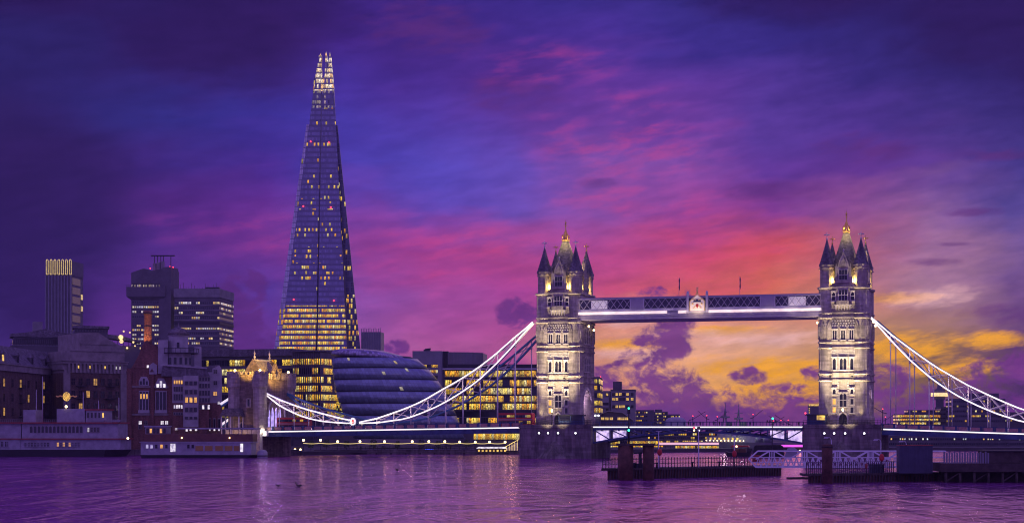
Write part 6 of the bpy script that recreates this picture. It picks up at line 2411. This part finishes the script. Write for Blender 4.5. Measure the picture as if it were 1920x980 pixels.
def make_person_mesh():
    """one skinned figure, turned into plain mesh data that all the passers-by share"""
    tmp = person('person', 'x', (0, 0, 0), 1.74, 0, M['cloth'], None)
    dg = bpy.context.evaluated_depsgraph_get()
    me = bpy.data.meshes.new_from_object(tmp.evaluated_get(dg))
    bpy.data.objects.remove(tmp)
    return me


pm = make_person_mesh()
PM = {}
for nm in ('cloth', 'coat_grey', 'coat_brown'):
    c = pm.copy()
    c.materials.clear()
    c.materials.append(M[nm])
    PM[nm] = c


def walker(loc, face, nm, label, group):
    o = bpy.data.objects.new('person', PM[nm])
    COL.objects.link(o)
    o.location = loc
    o.rotation_euler = (0, 0, face)
    o.scale = (1, 1, random.uniform(.94, 1.06))
    tag(o, label, 'person', group)


random.seed(5)
pp_ = sorted(random.uniform(640, 955) for _ in range(16))
for k, px in enumerate(pp_):
    walker((X(px, 521.4), 521.4 + random.uniform(0, .8), G0), random.uniform(0, 6.28), random.choice(['cloth', 'coat_grey', 'coat_brown']),
           '%s standing figure from the left behind the promenade railing' % ORD[k], 'people on the promenade')
zdk = zpx(800, SPAN / 2, -HV) - .1
for k, px in enumerate((1283, 1291, 1301, 1313, 1338, 1349, 1407, 1497)):
    u = upx(px, -7.2)
    x, y = B(u, -7.2)
    walker((x, y, zdk), random.uniform(0, 6.28), random.choice(['cloth', 'coat_grey', 'coat_brown']), '%s dark figure from the left on the raised roadway, head above the railing' % ORD[k], 'people crossing the bridge')
# riverside cafe and pavilion near the left pier
Y = 529
t, L = building('glass_pavilion', 'brightly lit glass pavilion on the promenade beside the left pier', 'pavilion', 888, Y, 972)
MB().box(0, L, 1, 8, 3, Z(824, Y)).build('back_wall', M['concrete_dark'], t)
MB().box(-.5, L, -.5, 8.2, Z(811.5, Y), Z(809.5, Y)).build('roof', M['iron'], t)
ribbons(t, 0, L, 6, [(Z(823.5, Y), Z(812, Y))], 20, panes('pavilion glazing', .95, 1.05, mx=.08, my=.06, rowvar=.1, clutter=.7), y0=.6)
Y = 518.6
t, L = building('awning_kiosk', 'white lit awning over a riverside kiosk below the glass pavilion', 'kiosk', 893, Y, 950)
MB().slab([(0, Z(840, Y)), (L, Z(840, Y)), (L - .4, Z(837, Y)), (.8, Z(837, Y))], -.6, .2).build('awning', M['kiosk_white'] if 'kiosk_white' in M else M['win_white'], t)  # awning cloth emits, its brightness put into the material
for i in range(8):
    MB().box(.6 + i * (L - 1.4) / 7, 1.2 + i * (L - 1.4) / 7, -.12, -.02, Z(846, Y), Z(842.5, Y)).build('serving_hatch', M['win_yellow'], t)
MB().box(.2, L - .2, 0, .3, Z(849, Y), Z(840.5, Y)).build('counter', M['timber'], t)
for px, py, lab in ((805, 842, 'blue neon strip behind the promenade railing, left of two'), (873, 843, 'blue neon strip near the pavilion, right of two')):
    t = thing('neon_strip', lab, 'neon light', (X(px, 522.5), 522.5, Z(py, 522.5)))
    MB().box(-1.4, 1.4, -.1, .1, Z(py + 1, 522.5), Z(py - 1, 522.5)).build('tube', M['blue_sign'], t)
    MB().box(-1.4, 1.4, .11, .3, Z(py + 3, 522.5), Z(py - 2, 522.5)).build('backing', M['iron'], t)
# stair down by the pier
Y = 521
t = thing('lit_stair', 'yellow lit steps rising beside the left pier', 'stairs', (X(960, Y), Y, 0))
for k in range(6):
    MB().box(-2.6 + k * .75, -1.8 + k * .75, -1, .6, G0 + .05, G0 + .4 + k * .42).build('step', M['pale_stone'], t)
mb = MB()
mb.bar((-2.8, -1.1, G0 + .9), (2.2, -1.1, G0 + 3.6), .14)
for k in range(6):
    mb.bar((-2.6 + k * .9, -1.1, G0), (-2.6 + k * .9, -1.1, G0 + 1.0 + k * .48), .09)
mb.build('handrail', M['string'], t)
lamp('stair_lamp', 'POINT', t, (0, -3, G0 + 3.5), 120, (1, .7, .3), .3)

# ------------------------------------------------------------------ ships on the left
def arched_row(root, x0, x1, n, z0, z1, y, m, pm_=None):
    w = (x1 - x0) / n
    for i in range(n):
        a, b_ = x0 + i * w + w * .2, x0 + (i + 1) * w - w * .2
        c = (a + b_) / 2
        h1 = z1 - (b_ - a) * .45
        o = MB().slab([(a - .1, z0), (b_ + .1, z0), (b_ + .1, h1), (c + (b_ - a) * .28, z1), (c, z1 + .12), (c - (b_ - a) * .28, z1), (a - .1, h1)], y - .08, y).build('window', m, root)
        MB().slab([(a, z0 + .1), (b_, z0 + .1), (b_, h1 - .05), (c, z1 - .05), (a, h1 - .05)], y - .13, y - .081).build('pane', pm_ or M['glass_dark'], o)


Y = 484
SS = F / Y
x00 = X(-14, Y)


def sx_(px):
    return (px - (-14)) / SS


st = thing('paddle_steamer', 'large white moored steamer with arched windows and red trimmed decks at the left edge', 'ship', (x00, Y, 0))
Ls = sx_(228)
MB().prism([(0, -5), (Ls - 4, -5), (Ls + 1, 0), (Ls - 4, 5), (0, 5)], -.6, Z(842, Y), [(0, -5.3), (Ls - 3, -5.3), (Ls + 3, 0), (Ls - 3, 5.3), (0, 5.3)]).build('hull', M['hull_black'], st)
MB().box(0, sx_(50), -5.0, 5, Z(842, Y) + .01, Z(823, Y)).build('stern_house', M['boat_white'], st)
MB().box(sx_(50) + .01, sx_(236), -4.8, 4.8, Z(842, Y) + .01, Z(823, Y)).build('lower_house', M['boat_white'], st)
mb = MB()
mb.box(-.5, sx_(240), -5.4, 5.4, Z(823, Y) + .005, Z(821, Y))
mb.box(-.5, sx_(232), -5.3, 5.3, Z(793.5, Y), Z(791, Y))
mb.build('deck_edge', M['red_dull'], st)
MB().box(sx_(52), sx_(230), -4.4, 4.4, Z(821, Y) + .01, Z(793.5, Y) - .01).build('upper_house', M['boat_white'], st)
MB().box(0, sx_(50), -4.4, 4.4, Z(821, Y) + .01, Z(793.5, Y) - .01).build('aft_house', M['boat_grey'] if 'boat_grey' in M else M['boat_white'], st)
arched_row(st, sx_(66), sx_(166), 14, Z(811, Y), Z(798, Y), -4.4, M['cream'])
punched(st, [sx_(176 + q * 6) for q in range(4)], [Z(809, Y)], .5, 1.3, {(0, 0)}, y=-4.4, fm=M['cream'], lm=M['win_white'])
punched(st, [sx_(60 + q * 6) for q in range(8)] + [sx_(120 + q * 5.5) for q in range(8)], [Z(836, Y)], .55, 1.2, {(8, 0), (10, 0), (12, 0)}, y=-4.8, fm=M['boat_white'], lm=M['win_tower'])
punched(st, [sx_(17), sx_(25)], [Z(836, Y)], .8, 1.5, (), y=-5.0, fm=M['boat_white'])
MB().box(sx_(114), sx_(166), -3.2, 3.2, Z(791, Y) + .01, Z(766, Y)).build('saloon', M['boat_white'], st)
MB().box(sx_(50), sx_(73), -2.5, 2.5, Z(791, Y) + .01, Z(768, Y)).build('deck_cabin', M['boat_white'], st)
wh = MB().box(sx_(168), sx_(204), -3.0, 3.0, Z(791, Y) + .01, Z(769, Y)).build('wheelhouse', M['boat_white'], st)
MB().box(sx_(166.5), sx_(206), -3.4, 3.4, Z(769, Y) + .005, Z(766.5, Y)).build('wheelhouse_roof', M['red_dull'], wh)
for q in range(5):
    o = MB().box(sx_(170 + q * 7), sx_(174 + q * 7), -3.1, -3.005, Z(783, Y), Z(773, Y)).build('window', M['cream'], wh)
    MB().box(sx_(170.6 + q * 7), sx_(173.4 + q * 7), -3.16, -3.101, Z(782.5, Y), Z(773.5, Y)).build('pane', M['win_yellow'] if q == 4 else M['glass_dark'], o)
for px, py in ((80, 705), (68, 730), (156, 735), (185, 750), (223, 745)):
    MB().tube((sx_(px), 0, Z(791, Y)), (sx_(px), 0, Z(py, Y)), .16, 8, .07).build('mast', M['pale_steel'], st)
mb = MB()
for k in range(60):
    x = sx_(2) + k * (sx_(232) - sx_(2)) / 59
    mb.bar((x, -5.2, Z(791, Y)), (x, -5.2, Z(786, Y)), .05)
for zz in (Z(788.5, Y), Z(786, Y)):
    mb.bar((sx_(2), -5.2, zz), (sx_(232), -5.2, zz), .05)
mb.build('railing', M['boat_white'], st)
for i, px in enumerate((198, 228)):
    MB().slab([(sx_(px) - 1.4, Z(787, Y)), (sx_(px) + 1.4, Z(787, Y)), (sx_(px) + 1.1, Z(790.5, Y)), (sx_(px) - 1.1, Z(790.5, Y))][::-1], -5.0, -3.9).build('lifeboat', M['boat_white'], st)
MB().ball((sx_(132), -3.4, Z(762, Y)), .42, 8).build('deck_lamp', M['warm'], st)
# gilded round emblem with side branches over the saloon
t = thing('gilded_emblem', 'round gilt openwork emblem with two side wings above the steamer', 'emblem', (sx_(126) + x00, Y - .5, Z(752, Y)))
Mx = Matrix.Translation((0, 0, Z(743, Y))) @ Matrix.Rotation(R(90), 4, 'X') @ Matrix.Scale(1.2, 4, (0, 1, 0))
mb = MB(Mx)
for k in range(20):
    a, b_ = k * math.pi / 10, (k + 1) * math.pi / 10
    for r in (1.05, .62, .25):
        mb.bar((r * math.cos(a), r * math.sin(a), 0), (r * math.cos(b_), r * math.sin(b_), 0), .2)
for k in range(8):
    a = k * math.pi / 4
    mb.bar((.25 * math.cos(a), .25 * math.sin(a), 0), (1.05 * math.cos(a), 1.05 * math.sin(a), 0), .12)
mb.build('rings', M['emblem_gold'] if 'emblem_gold' in M else M['win_yellow'], t)
mb = MB()
for s in (-1, 1):
    mb.poly([(s * 1.2, 0, Z(743, Y)), (s * 2.0, 0, Z(741.5, Y)), (s * 2.6, 0, Z(743.5, Y)), (s * 3.2, 0, Z(742, Y))], .3, .34)
mb.build('wing', M['gold'], t)
MB().tube((0, .1, Z(764, Y)), (0, .1, Z(750, Y)), .12, 6).build('stem', M['iron'], t)
lamp('emblem_lamp', 'POINT', t, (0, -1.6, Z(748, Y)), 60, (1, .7, .25), .2)

Y = 459
SS = F / Y
x00 = X(268, Y)


def rx_(px):
    return (px - 268) / SS


rb = thing('river_boat', 'white river boat with brown upper deck and long canopy in front of the gatehouse', 'boat', (x00, Y, 0))
Lr = rx_(486)
h0, h1 = Z(850, Y), Z(829, Y)
MB().prism([(.8, -2.6), (Lr - 3, -2.8), (Lr - .6, 0), (Lr - 3, 2.8), (.8, 2.6)], -.5, .9, [(0, -2.9), (Lr - 2, -3.0), (Lr + .2, 0), (Lr - 2, 3.0), (0, 2.9)]).build('hull', M['hull_black'], rb)
hs = MB().box(.3, Lr - 1.6, -2.8, 2.8, .91, h1)
hs.build('lower_house', M['boat_white'], rb)
MB().box(0, Lr - 1.0, -3.0, 3.0, h1 + .005, h1 + .3).build('deck_edge', M['boat_white'], rb)
MB().box(rx_(276), rx_(478), -2.5, 2.5, h1 + .31, Z(813, Y)).build('upper_bulwark', M['boat_brown'], rb)
for k in range(20):
    mb = MB()
    x = rx_(318) + k * (rx_(476) - rx_(318)) / 19
    for y in (-2.45, 2.45):
        mb = MB()
        mb.bar((x, y, Z(813, Y)), (x, y, Z(804, Y)), .1)
        mb.build('canopy_post', M['boat_brown'], rb)
MB().box(rx_(338), rx_(484), -2.9, 2.9, Z(804, Y), Z(801.3, Y)).build('canopy', M['boat_white'], rb)
fc = MB().box(rx_(277), rx_(316), -2.0, 2.0, Z(813, Y) + .01, Z(800, Y)).build('wheelhouse', M['boat_white'], rb)
MB().box(rx_(275), rx_(318), -2.3, 2.3, Z(800, Y) + .005, Z(797.5, Y)).build('wheelhouse_roof', M['boat_white'], fc)
for q in range(6):
    o = MB().box(rx_(278.5 + q * 6.3), rx_(283.5 + q * 6.3), -2.08, -2.002, Z(812, Y), Z(802, Y)).build('window', M['boat_brown'], fc)
    MB().box(rx_(279 + q * 6.3), rx_(283 + q * 6.3), -2.13, -2.081, Z(811, Y), Z(803, Y)).build('pane', M['win_tower'] if q in (1, 4) else M['glass_dark'], o)
for px, lit in ((282, 2), (290, 2), (299, 0), (309, 1), (318, 0), (359, 0), (367, 0)):
    o = MB().box(rx_(px - 3), rx_(px + 3), -2.88, -2.802, Z(840, Y), Z(832, Y)).build('window', M['boat_white'], rb)
    MB().box(rx_(px - 2.2), rx_(px + 2.2), -2.93, -2.881, Z(839.4, Y), Z(832.6, Y)).build('pane', (M['glass_dark'], M['win_tower'], M['win_white_dim'] if 'win_white_dim' in M else M['glass_dark'])[lit], o)
for k, px in enumerate((379, 397, 416, 434, 449)):
    w_ = 8 if k < 4 else 6
    o = MB().box(rx_(px - w_), rx_(px + w_), -2.88, -2.802, Z(845, Y), Z(834, Y)).build('window', M['boat_white'], rb)
    MB().box(rx_(px - w_ + 1), rx_(px + w_ - 1), -2.93, -2.881, Z(844.2, Y), Z(835, Y)).build('pane', M['boat_int'], o)
for px, w_ in ((330, 4.5), (458, 2.5)):
    MB().box(rx_(px - w_), rx_(px + w_), -2.9, -2.802, Z(846, Y), Z(831, Y)).build('lit_door', M['win_white'], rb)
for px in (346, 435):
    MB().ball((rx_(px), -2.6, Z(820, Y)), .22, 6).build('deck_lamp', M['warm'], rb)
MB().ball((rx_(242), -1, Z(821, Y)), .35, 8).build('bow_lamp', M['warm'], rb)
t = thing('ribbed_buoy', 'pale round buoy tethered off the bow of the river boat', 'buoy', (X(492, 457), 457, 0))
MB().lathe(0, 0, [(.9, -.5), (1.5, 0), (1.5, 1.6), (1.1, 2.2), (.3, 2.4), (0, 2.4)], 14).build('float', M['boat_white'], t)
MB().lathe(0, 0, [(1.56, .5), (1.56, .8)], 14).build('fender_band', M['hull_black'], t)

# ------------------------------------------------------------------ pontoons and gangway
def pontoon(label, px0, Ya, px1, Yb, zt, W_, group='pontoons in front of the bridge'):
    a, b_ = Vector((X(px0, Ya), Ya)), Vector((X(px1, Yb), Yb))
    d = b_ - a
    L_ = d.length
    r = thing('pontoon', label, 'pontoon', (a.x, a.y, 0), math.atan2(d.y, d.x), group)
    k_ = d.y / d.x
    MB().prism([(1.4, 0), (L_, 0), (L_ + W_ * k_, W_), (1.4 + W_ * k_, W_)], -.6, zt - .35).build('hull', M['rust'], r)
    MB().prism([(0, -.25), (L_ + .1, -.25), (L_ + W_ * k_, W_ + .2), (W_ * k_, W_ + .2)], zt - .34, zt).build('deck', M['timber'], r)
    n = int(L_ / .62)
    mb_ = MB()
    for k in range(n):
        x = 1.8 + k * (L_ - 2.2) / n
        mb_.bar((x, -.12, -.3), (x + .18, -.12, zt - .36), .2, .22)
    mb_.build('fender_timber', M['timber'], r)
    return r, L_


def railing(root, x0, x1, y, z, hgt, step, m, chains=True):
    n = int((x1 - x0) / step)
    for k in range(n + 1):
        x = x0 + k * step
        mb_ = MB().tube((x, y, z), (x, y, z + hgt), .07, 6)
        mb_.ball((x, y, z + hgt), .1, 6)
        if k < n:
            for f in (.93, .5):
                pts = [(x + step * q / 4, y, z + hgt * f - .13 * math.sin(math.pi * q / 4) * (1 if chains else 0)) for q in range(5)]
                mb_.poly(pts, .075)
        mb_.build('railing_bay', m, root)


p1, L1 = pontoon('long dark pontoon with ribbed side and chain railing, left of the gangway', 1126, 269, 1465, 291, 1.85, 5.0)
railing(p1, .6, L1 - 6, .25, 1.85, 1.75, .62, M['iron'])
mb = MB()
for x in (7.8, 12.4, 20, 26):
    mb.lathe(x, 1.2, [(.2, 1.85), (.16, 2.5), (.3, 2.6), (.3, 2.75), (0, 2.8)], 8)
mb.build('bollard', M['iron'], p1)
mb = MB()
mb.box(8.6, 9.0, .9, 1.3, 1.86, 4.6)
mb.box(7.4, 9.1, .9, 1.3, 4.3, 4.6)
mb.build('davit', M['iron'], p1)
MB().slab([(7.4, 1.9), (11.8, 1.9), (12.2, 2.6), (7.1, 2.6)], 1.8, 3.0).build('skip', M['container'], p1)
pl_ = thing('mooring_dolphin', 'pair of thick dark piles joined by a beam at the left pontoon end', 'mooring piles', (X(1173, 266), 266, 0))
Y = 266
for px, w_ in ((1173, 1.3), (1216, .95)):
    MB().lathe((px - 1173) / F * Y, 0, [(w_, -1), (w_, Z(835, Y))], 16).build('pile', M['rust'], pl_)
MB().box(-1.6, (1228 - 1173) / F * Y, -1.2, 1.2, Z(835, Y) + .01, Z(831, Y)).build('cap_beam', M['timber'], pl_)
t = thing('signal_mast', 'thin mast with green lights standing on the thick twin piles', 'signal mast', (X(1179, 266), 266, Z(831, 266)))
MB().tube((0, 0, Z(831, Y)), (0, 0, Z(763, Y)), .16, 8, .1).build('mast', M['iron'], t)
mb = MB()
mb.box(-.25, .25, -.3, .3, Z(775, Y), Z(762, Y))
mb.build('lantern_case', M['iron'], t)
for py in (765, 806):
    MB().ball((0, -.25, Z(py, Y)), .2, 8).build('green_light', M['green_lamp'], t)
MB().box(-.3, .3, -.1, .1, Z(824, Y), Z(822.5, Y)).build('step_bar', M['iron'], t)
for px, py, Yp, lab in ((1235, 808, 274, 'plain pontoon lamp post beside the left lifebuoy case'), (1310, 805, 280, 'tall pontoon lamp post midway along the chain railing'), (1377, 815, 285, 'pontoon lamp post beside the right lifebuoy case')):
    t = thing('pontoon_lamp_post', lab, 'lamp post', (X(px, Yp), Yp + .3, 1.85), 0, 'lamp posts on the long pontoon')
    MB().lathe(0, 0, [(.14, 1.8), (.1, 2.2), (.07, Z(py, Yp))], 8).build('post', M['pale_steel'], t)
    mb = MB()
    mb.bar((-.5, 0, Z(py, Yp)), (.5, 0, Z(py, Yp)), .12, .1)
    mb.build('lamp_arm', M['pale_steel'], t)
    for s in (-1, 1):
        MB().box(s * .5 - .2, s * .5 + .2, -.15, .15, Z(py, Yp) - .2, Z(py, Yp) - .06).build('lamp_head', M['iron'], t)
for px, py, Yp, zb, lab in ((1237, 847, 272.5, 1.85, 'red lifebuoy case on a post above the chain railing'), (1377, 850, 283.5, 1.85, 'red lifebuoy case on the post left of the gangway'), (1653, 857, 254, 1.4, 'red lifebuoy case on the lamp post left of the container'), (1624, 873, 254.5, 1.4, 'dull red lifebuoy case on the bar railing of the right pontoon')):
    small = px == 1624
    t = thing('lifebuoy_case', lab, 'lifebuoy', (X(px, Yp), Yp - .2, zb), 0, 'red lifebuoy cases on the pontoons')
    zc = Z(py, Yp)
    Mx = Matrix.Translation((0, 0, zc)) @ Matrix.Rotation(R(90), 4, 'X') @ Matrix.Scale(1.45 if not small else 1.9, 4, (0, 1, 0))
    MB(Mx).lathe(0, 0, [(.38 if not small else .2, -.1), (.43 if not small else .24, .0), (.38 if not small else .2, .12), (.2, .17)], 18).build('case', M['red_paint'] if not small else M['red_dull'], t)
    MB().tube((0, .16, zb), (0, .16, zc), .06, 6).build('stand', M['iron'], t)
# the white gangway: two trusses, deck and handrails
Y = 277
gx0, gx1 = X(1404, Y), X(1772, Y)
gw = thing('gangway', 'long white latticed gangway bridge in front of the right pier', 'gangway', (gx0, Y, 1.9), R(-2))
Lg = gx1 - gx0
zb_, zt_ = Z(875, Y), Z(845, Y)
zm_ = Z(857, Y)
bay = 5.8
for y in (0, 2.2):
    mb = MB()
    mb.bar((1.6, y, zt_), (Lg, y, zt_), .22, .22)
    mb.bar((1.2, y, zb_), (Lg, y, zb_), .22, .26)
    mb.bar((.5, y, zm_), (Lg, y, zm_), .12, .12)
    mb.bar((.5, y, (zm_ + zb_) / 2), (Lg, y, (zm_ + zb_) / 2), .1, .1)
    mb.bar((1.2, y, zb_), (0, y, (zb_ + zt_) / 2), .2)
    mb.bar((0, y, (zb_ + zt_) / 2), (1.6, y, zt_), .2)
    k = 0
    x = 1.2
    while x + bay <= Lg + .1:
        xm = x + bay / 2
        mb.bar((x, y - .02, zm_ - .3), (xm - .4, y - .02, zt_), .2)
        mb.bar((xm + .4, y - .02, zt_), (x + bay, y - .02, zm_ - .3), .2)
        mb.bar((xm - .4, y + .02, zm_), (xm - .4, y + .02, zt_), .14)
        mb.bar((xm + .4, y + .02, zm_), (xm + .4, y + .02, zt_), .14)
        mb.bar((xm, y + .04, zt_), (xm, y + .04, zb_), .1)
        for q in range(6):
            xa, xb = x + bay * q / 6, x + bay * (q + 1) / 6
            mb.bar((xa, y + .03, zb_), ((xa + xb) / 2, y + .03, zm_), .12)
            mb.bar(((xa + xb) / 2, y + .03, zm_), (xb, y + .03, zb_), .12)
        x += bay
    mb.build('side_truss', M['white_steel'], gw)
mb = MB()
mb.box(.8, Lg, .1, 2.1, zb_ + .15, zb_ + .25)
k = 1.6
while k < Lg:
    mb.bar((k, 0, zt_), (k, 2.2, zt_), .12)
    k += 2.9
mb.build('deck', M['pale_steel'], gw)
MB().slab([(.6, zb_ + .8), (2.0, zb_ + .9), (2.2, zm_ + .4), (1.0, zm_ + .5)], .6, 1.4).build('gate_flap', M['red_dull'], gw)
MB().slab([(6.2, zm_), (8.4, zm_), (8.6, zt_ + .2), (8.0, zt_ + .7), (6.9, zt_ + .5)], .6, 1.2).build('tarpaulin', M['boat_white'], gw)
# right pontoon
p2, L2 = pontoon('shorter dark pontoon with bar railing and container, right of the gangway foot', 1506, 252, 1762, 262, 1.45, 5.0)
for k in range(46):
    x = .7 + k * .36
    if x > L2 - 7:
        break
    mb = MB()
    mb.box(x - .05, x + .05, .19, .28, 1.45, 3.35)
    mb.box(x, x + .36, .21, .26, 3.3, 3.38)
    mb.box(x, x + .36, .215, .255, 2.3, 2.37)
    mb.build('railing_bar', M['iron'], p2)
MB().box(-2.2, 1.1, .3, 1.6, .6, .95).build('mooring_fender', M['timber'], p2)
MB().box(13.4, 15.5, 1.0, 2.4, 1.46, 2.9).build('locker', M['container'], p2)
mp = thing('mooring_pile', 'single thick dark pile rising in front of the right pier', 'mooring pile', (X(1551, 249), 249, 0))
MB().lathe(0, 0, [(.86, -1), (.86, Z(834, 249)), (.7, Z(832, 249))], 16).build('shaft', M['rust'], mp)
MB().lathe(0, 0, [(.95, Z(838, 249)), (.95, Z(836, 249))], 16).build('collar', M['iron'], mp)
Y = 256
ct = thing('container', 'blue grey corrugated container with red top edge on the right pontoon', 'container', (X(1686, Y), Y, 1.46), R(2))
wc = (1749 - 1686) / F * Y
zt2 = Z(835, Y)
MB().box(0, wc, 0, 2.5, 1.47, zt2).build('box', M['container'], ct)
mb = MB()
for k in range(18):
    x = .2 + k * (wc - .4) / 17
    mb.box(x - .06, x + .06, -.06, -.002, 1.7, zt2 - .25)
mb.build('corrugation', M['container'], ct)
mb = MB()
for (a, b_, c, d) in ((0, wc, 1.47, 1.62), (0, .15, 1.63, zt2), (wc - .15, wc, 1.63, zt2), (wc * .5 - .08, wc * .5 + .08, 1.63, zt2)):
    mb.box(a, b_, -.1, -.061, c, d)
mb.build('frame', M['container'], ct)
MB().box(-.03, wc + .03, -.12, 2.52, zt2 + .003, zt2 + .14).build('top_edge', M['red_dull'], ct)
for px, py, Yp, lab in ((1562, 819, 256, 'curved lamp post rising behind the single thick pile'), (1656, 823, 256, 'curved lamp post left of the container'), (1704, 826, 262, 'curved lamp post rising behind the container')):
    t = thing('curved_lamp_post', lab, 'lamp post', (X(px, Yp), Yp + 2.8, 1.46), 0, 'curved lamp posts on the right pontoon')
    zt3 = Z(py, Yp)
    mb = MB().tube((0, 0, 1.46), (0, 0, zt3 - .5), .08, 8, .06)
    mb.poly([(0, 0, zt3 - .5), (-.15, 0, zt3 - .1), (-.5, 0, zt3), (-.9, 0, zt3 - .1)], .09)
    mb.build('post', M['pale_steel'], t)
    MB().slab([(-1.25, zt3 - .22), (-.5, zt3 - .18), (-.55, zt3 + .02), (-1.1, zt3 + .03)], -.18, .18).build('lamp_head', M['pale_steel'], t)
# jetty at the right edge
Y = 254
jt = thing('timber_jetty', 'dark timber jetty on piles with fence and shed at the right edge', 'jetty', (X(1764, Y), Y, 0))
Lj = (1990 - 1764) / F * Y
MB().box(0, Lj, 0, 9, Z(884, Y), Z(868, Y)).build('deck', M['timber'], jt)
MB().box(1.5, Lj, 5.0, 8.5, -1, Z(884, Y) - .01).build('under_shade', M['timber'], jt)  # dark block added beneath the deck in place of shade
for k in range(9):
    x = .9 + k * 2.3
    for y in (.4, 6):
        MB().tube((x, y, -1), (x, y, Z(884, Y)), .22, 8).build('pile', M['timber'], jt)
    if k % 2 == 0:
        MB().bar((x, .3, .2), (x + 2.3, .3, Z(885, Y)), .16).build('cross_brace', M['timber'], jt)
for k in range(18):
    x = .6 + k * .42
    MB().box(x - .14, x + .14, .2, .3, Z(868, Y), Z(846, Y) - .2 * (k % 2)).build('fence_board', M['cladding'], jt)
sh = MB().box(7.2, Lj, .5, 6, Z(868, Y) + .01, Z(846, Y)).build('shed', M['timber'], jt)
MB().box(7.0, Lj, .2, 6.3, Z(846, Y) + .005, Z(843.5, Y)).build('shed_roof', M['iron'], sh)
# distant signal mast under the open span, nav lights on the leaves
Y = 405
t = thing('river_mast', 'dark mast with crosstrees and a yellow green lamp under the right leaf', 'signal mast', (X(1448, Y), Y, -1))
mb = MB().tube((0, 0, -1), (0, 0, Z(782, Y)), .2, 8, .1)
mb.bar((-1.3, 0, Z(791, Y)), (1.0, 0, Z(791, Y)), .14)
for x in (-1.3, -.6, .9):
    mb.box(x - .16, x + .16, -.16, .16, Z(791, Y), Z(787, Y))
mb.build('mast', M['iron'], t)
MB().ball((.1, -.2, Z(784, Y)), .28, 8).build('lamp', M['green_lamp'], t)
u = upx(1306, -8.6)
t = bthing('navigation_lights', 'cluster of red and white navigation lights under the middle of the open span', 'signal lights', u, -8.7, zdk)
z_ = zpx(806, u, -8.7)
MB().box(-1.0, 1.0, -.2, .2, z_ - .8, z_ + 1.0).build('bracket', M['iron'], t)
for x, z, m in ((-.6, 0, M['warm']), (.0, .8, M['cool_lamp']), (.8, .0, M['cool_lamp']), (-.65, .75, M['red_lamp'])):
    MB().ball((x, -.3, z_ + z), .26, 8).build('light', m, t)
t = bthing('pier_signal', 'blue signal mast with a red lamp on the left edge of the right pier', 'signal mast', upx(1515, -8), -8, 9.75, None)
zz = zpx(768, upx(1515, -8), -8)
mb = MB().tube((0, 0, 9.75), (0, 0, zz), .16, 8)
mb.bar((-.9, 0, zpx(776, upx(1515, -8), -8)), (.9, 0, zpx(776, upx(1515, -8), -8)), .16)
mb.build('mast', M['blue_steel'], t)
MB().ball((-.7, -.2, zpx(774, upx(1515, -8), -8)), .25, 8).build('lamp', M['red_lamp'], t)
# street lamps on the two piers
for u, lab in ((-1.2, 'lamp standard at the foot of the left tower beside the dark cabin'), (SPAN + .2, 'lamp standard at the foot of the right tower beside the lit cabin')):
    t = bthing('lamp_standard', lab, 'lamp post', u, -9.2, 9.75, 'lamp standards on the bridge piers')
    MB().lathe(0, 0, [(.2, 9.75), (.12, 10.3), (.07, 13.2)], 8).build('post', M['iron'], t)
    MB().lathe(0, 0, [(.12, 13.2), (.3, 13.7), (.24, 14.0), (0, 14.2)], 8).build('lantern', M['warm'], t)
# birds on the water
for px, py, lab in ((522, 911, 'leftmost small dark duck on the open water'), (561, 911, 'larger dark duck with raised tail, middle of three'), (745, 881, 'lone dark duck nearer the promenade')):
    Yd = F * CAMZ / (py - HOR)
    s = .85 if px == 561 else .55
    mb = MB()
    mb.lathe(0, 0, [(.05, -.02), (.3 * s, .05), (.36 * s, .2), (.2 * s, .36), (0, .4)], 10)
    mb.v = [(x * 1.5 - y * .2, y, z * .7 + (.25 * x if x > 0 else .12 * -x)) for x, y, z in mb.v]
    mb.tube((-.42 * s, 0, .2), (-.58 * s, 0, .62 * s), .09, 6, .07)
    mb.ball((-.62 * s, 0, .66 * s), .14 * s, 8)
    mb.bar((-.7 * s, 0, .64 * s), (-.9 * s, 0, .6 * s), .06)
    o = mb.build('duck', M['duck'])
    o.location = (X(px, Yd), Yd, 0)
    tag(o, lab, 'duck', 'ducks on the river')
# ------------------------------------------------------------------ evening air
m = bpy.data.materials.new('evening air')
m.use_nodes = True
nt = m.node_tree
nt.nodes.clear()
pv = nt.nodes.new('ShaderNodeVolumePrincipled')
pv.inputs['Color'].default_value = (0.80, 0.74, 0.95, 1)
pv.inputs['Density'].default_value = HAZE
ou = nt.nodes.new('ShaderNodeOutputMaterial')
nt.links.new(pv.outputs[0], ou.inputs['Volume'])
hz = MB().box(-2000, 2000, -60, 1800, -3, 345).build('haze', m)
hz['kind'] = 'stuff'
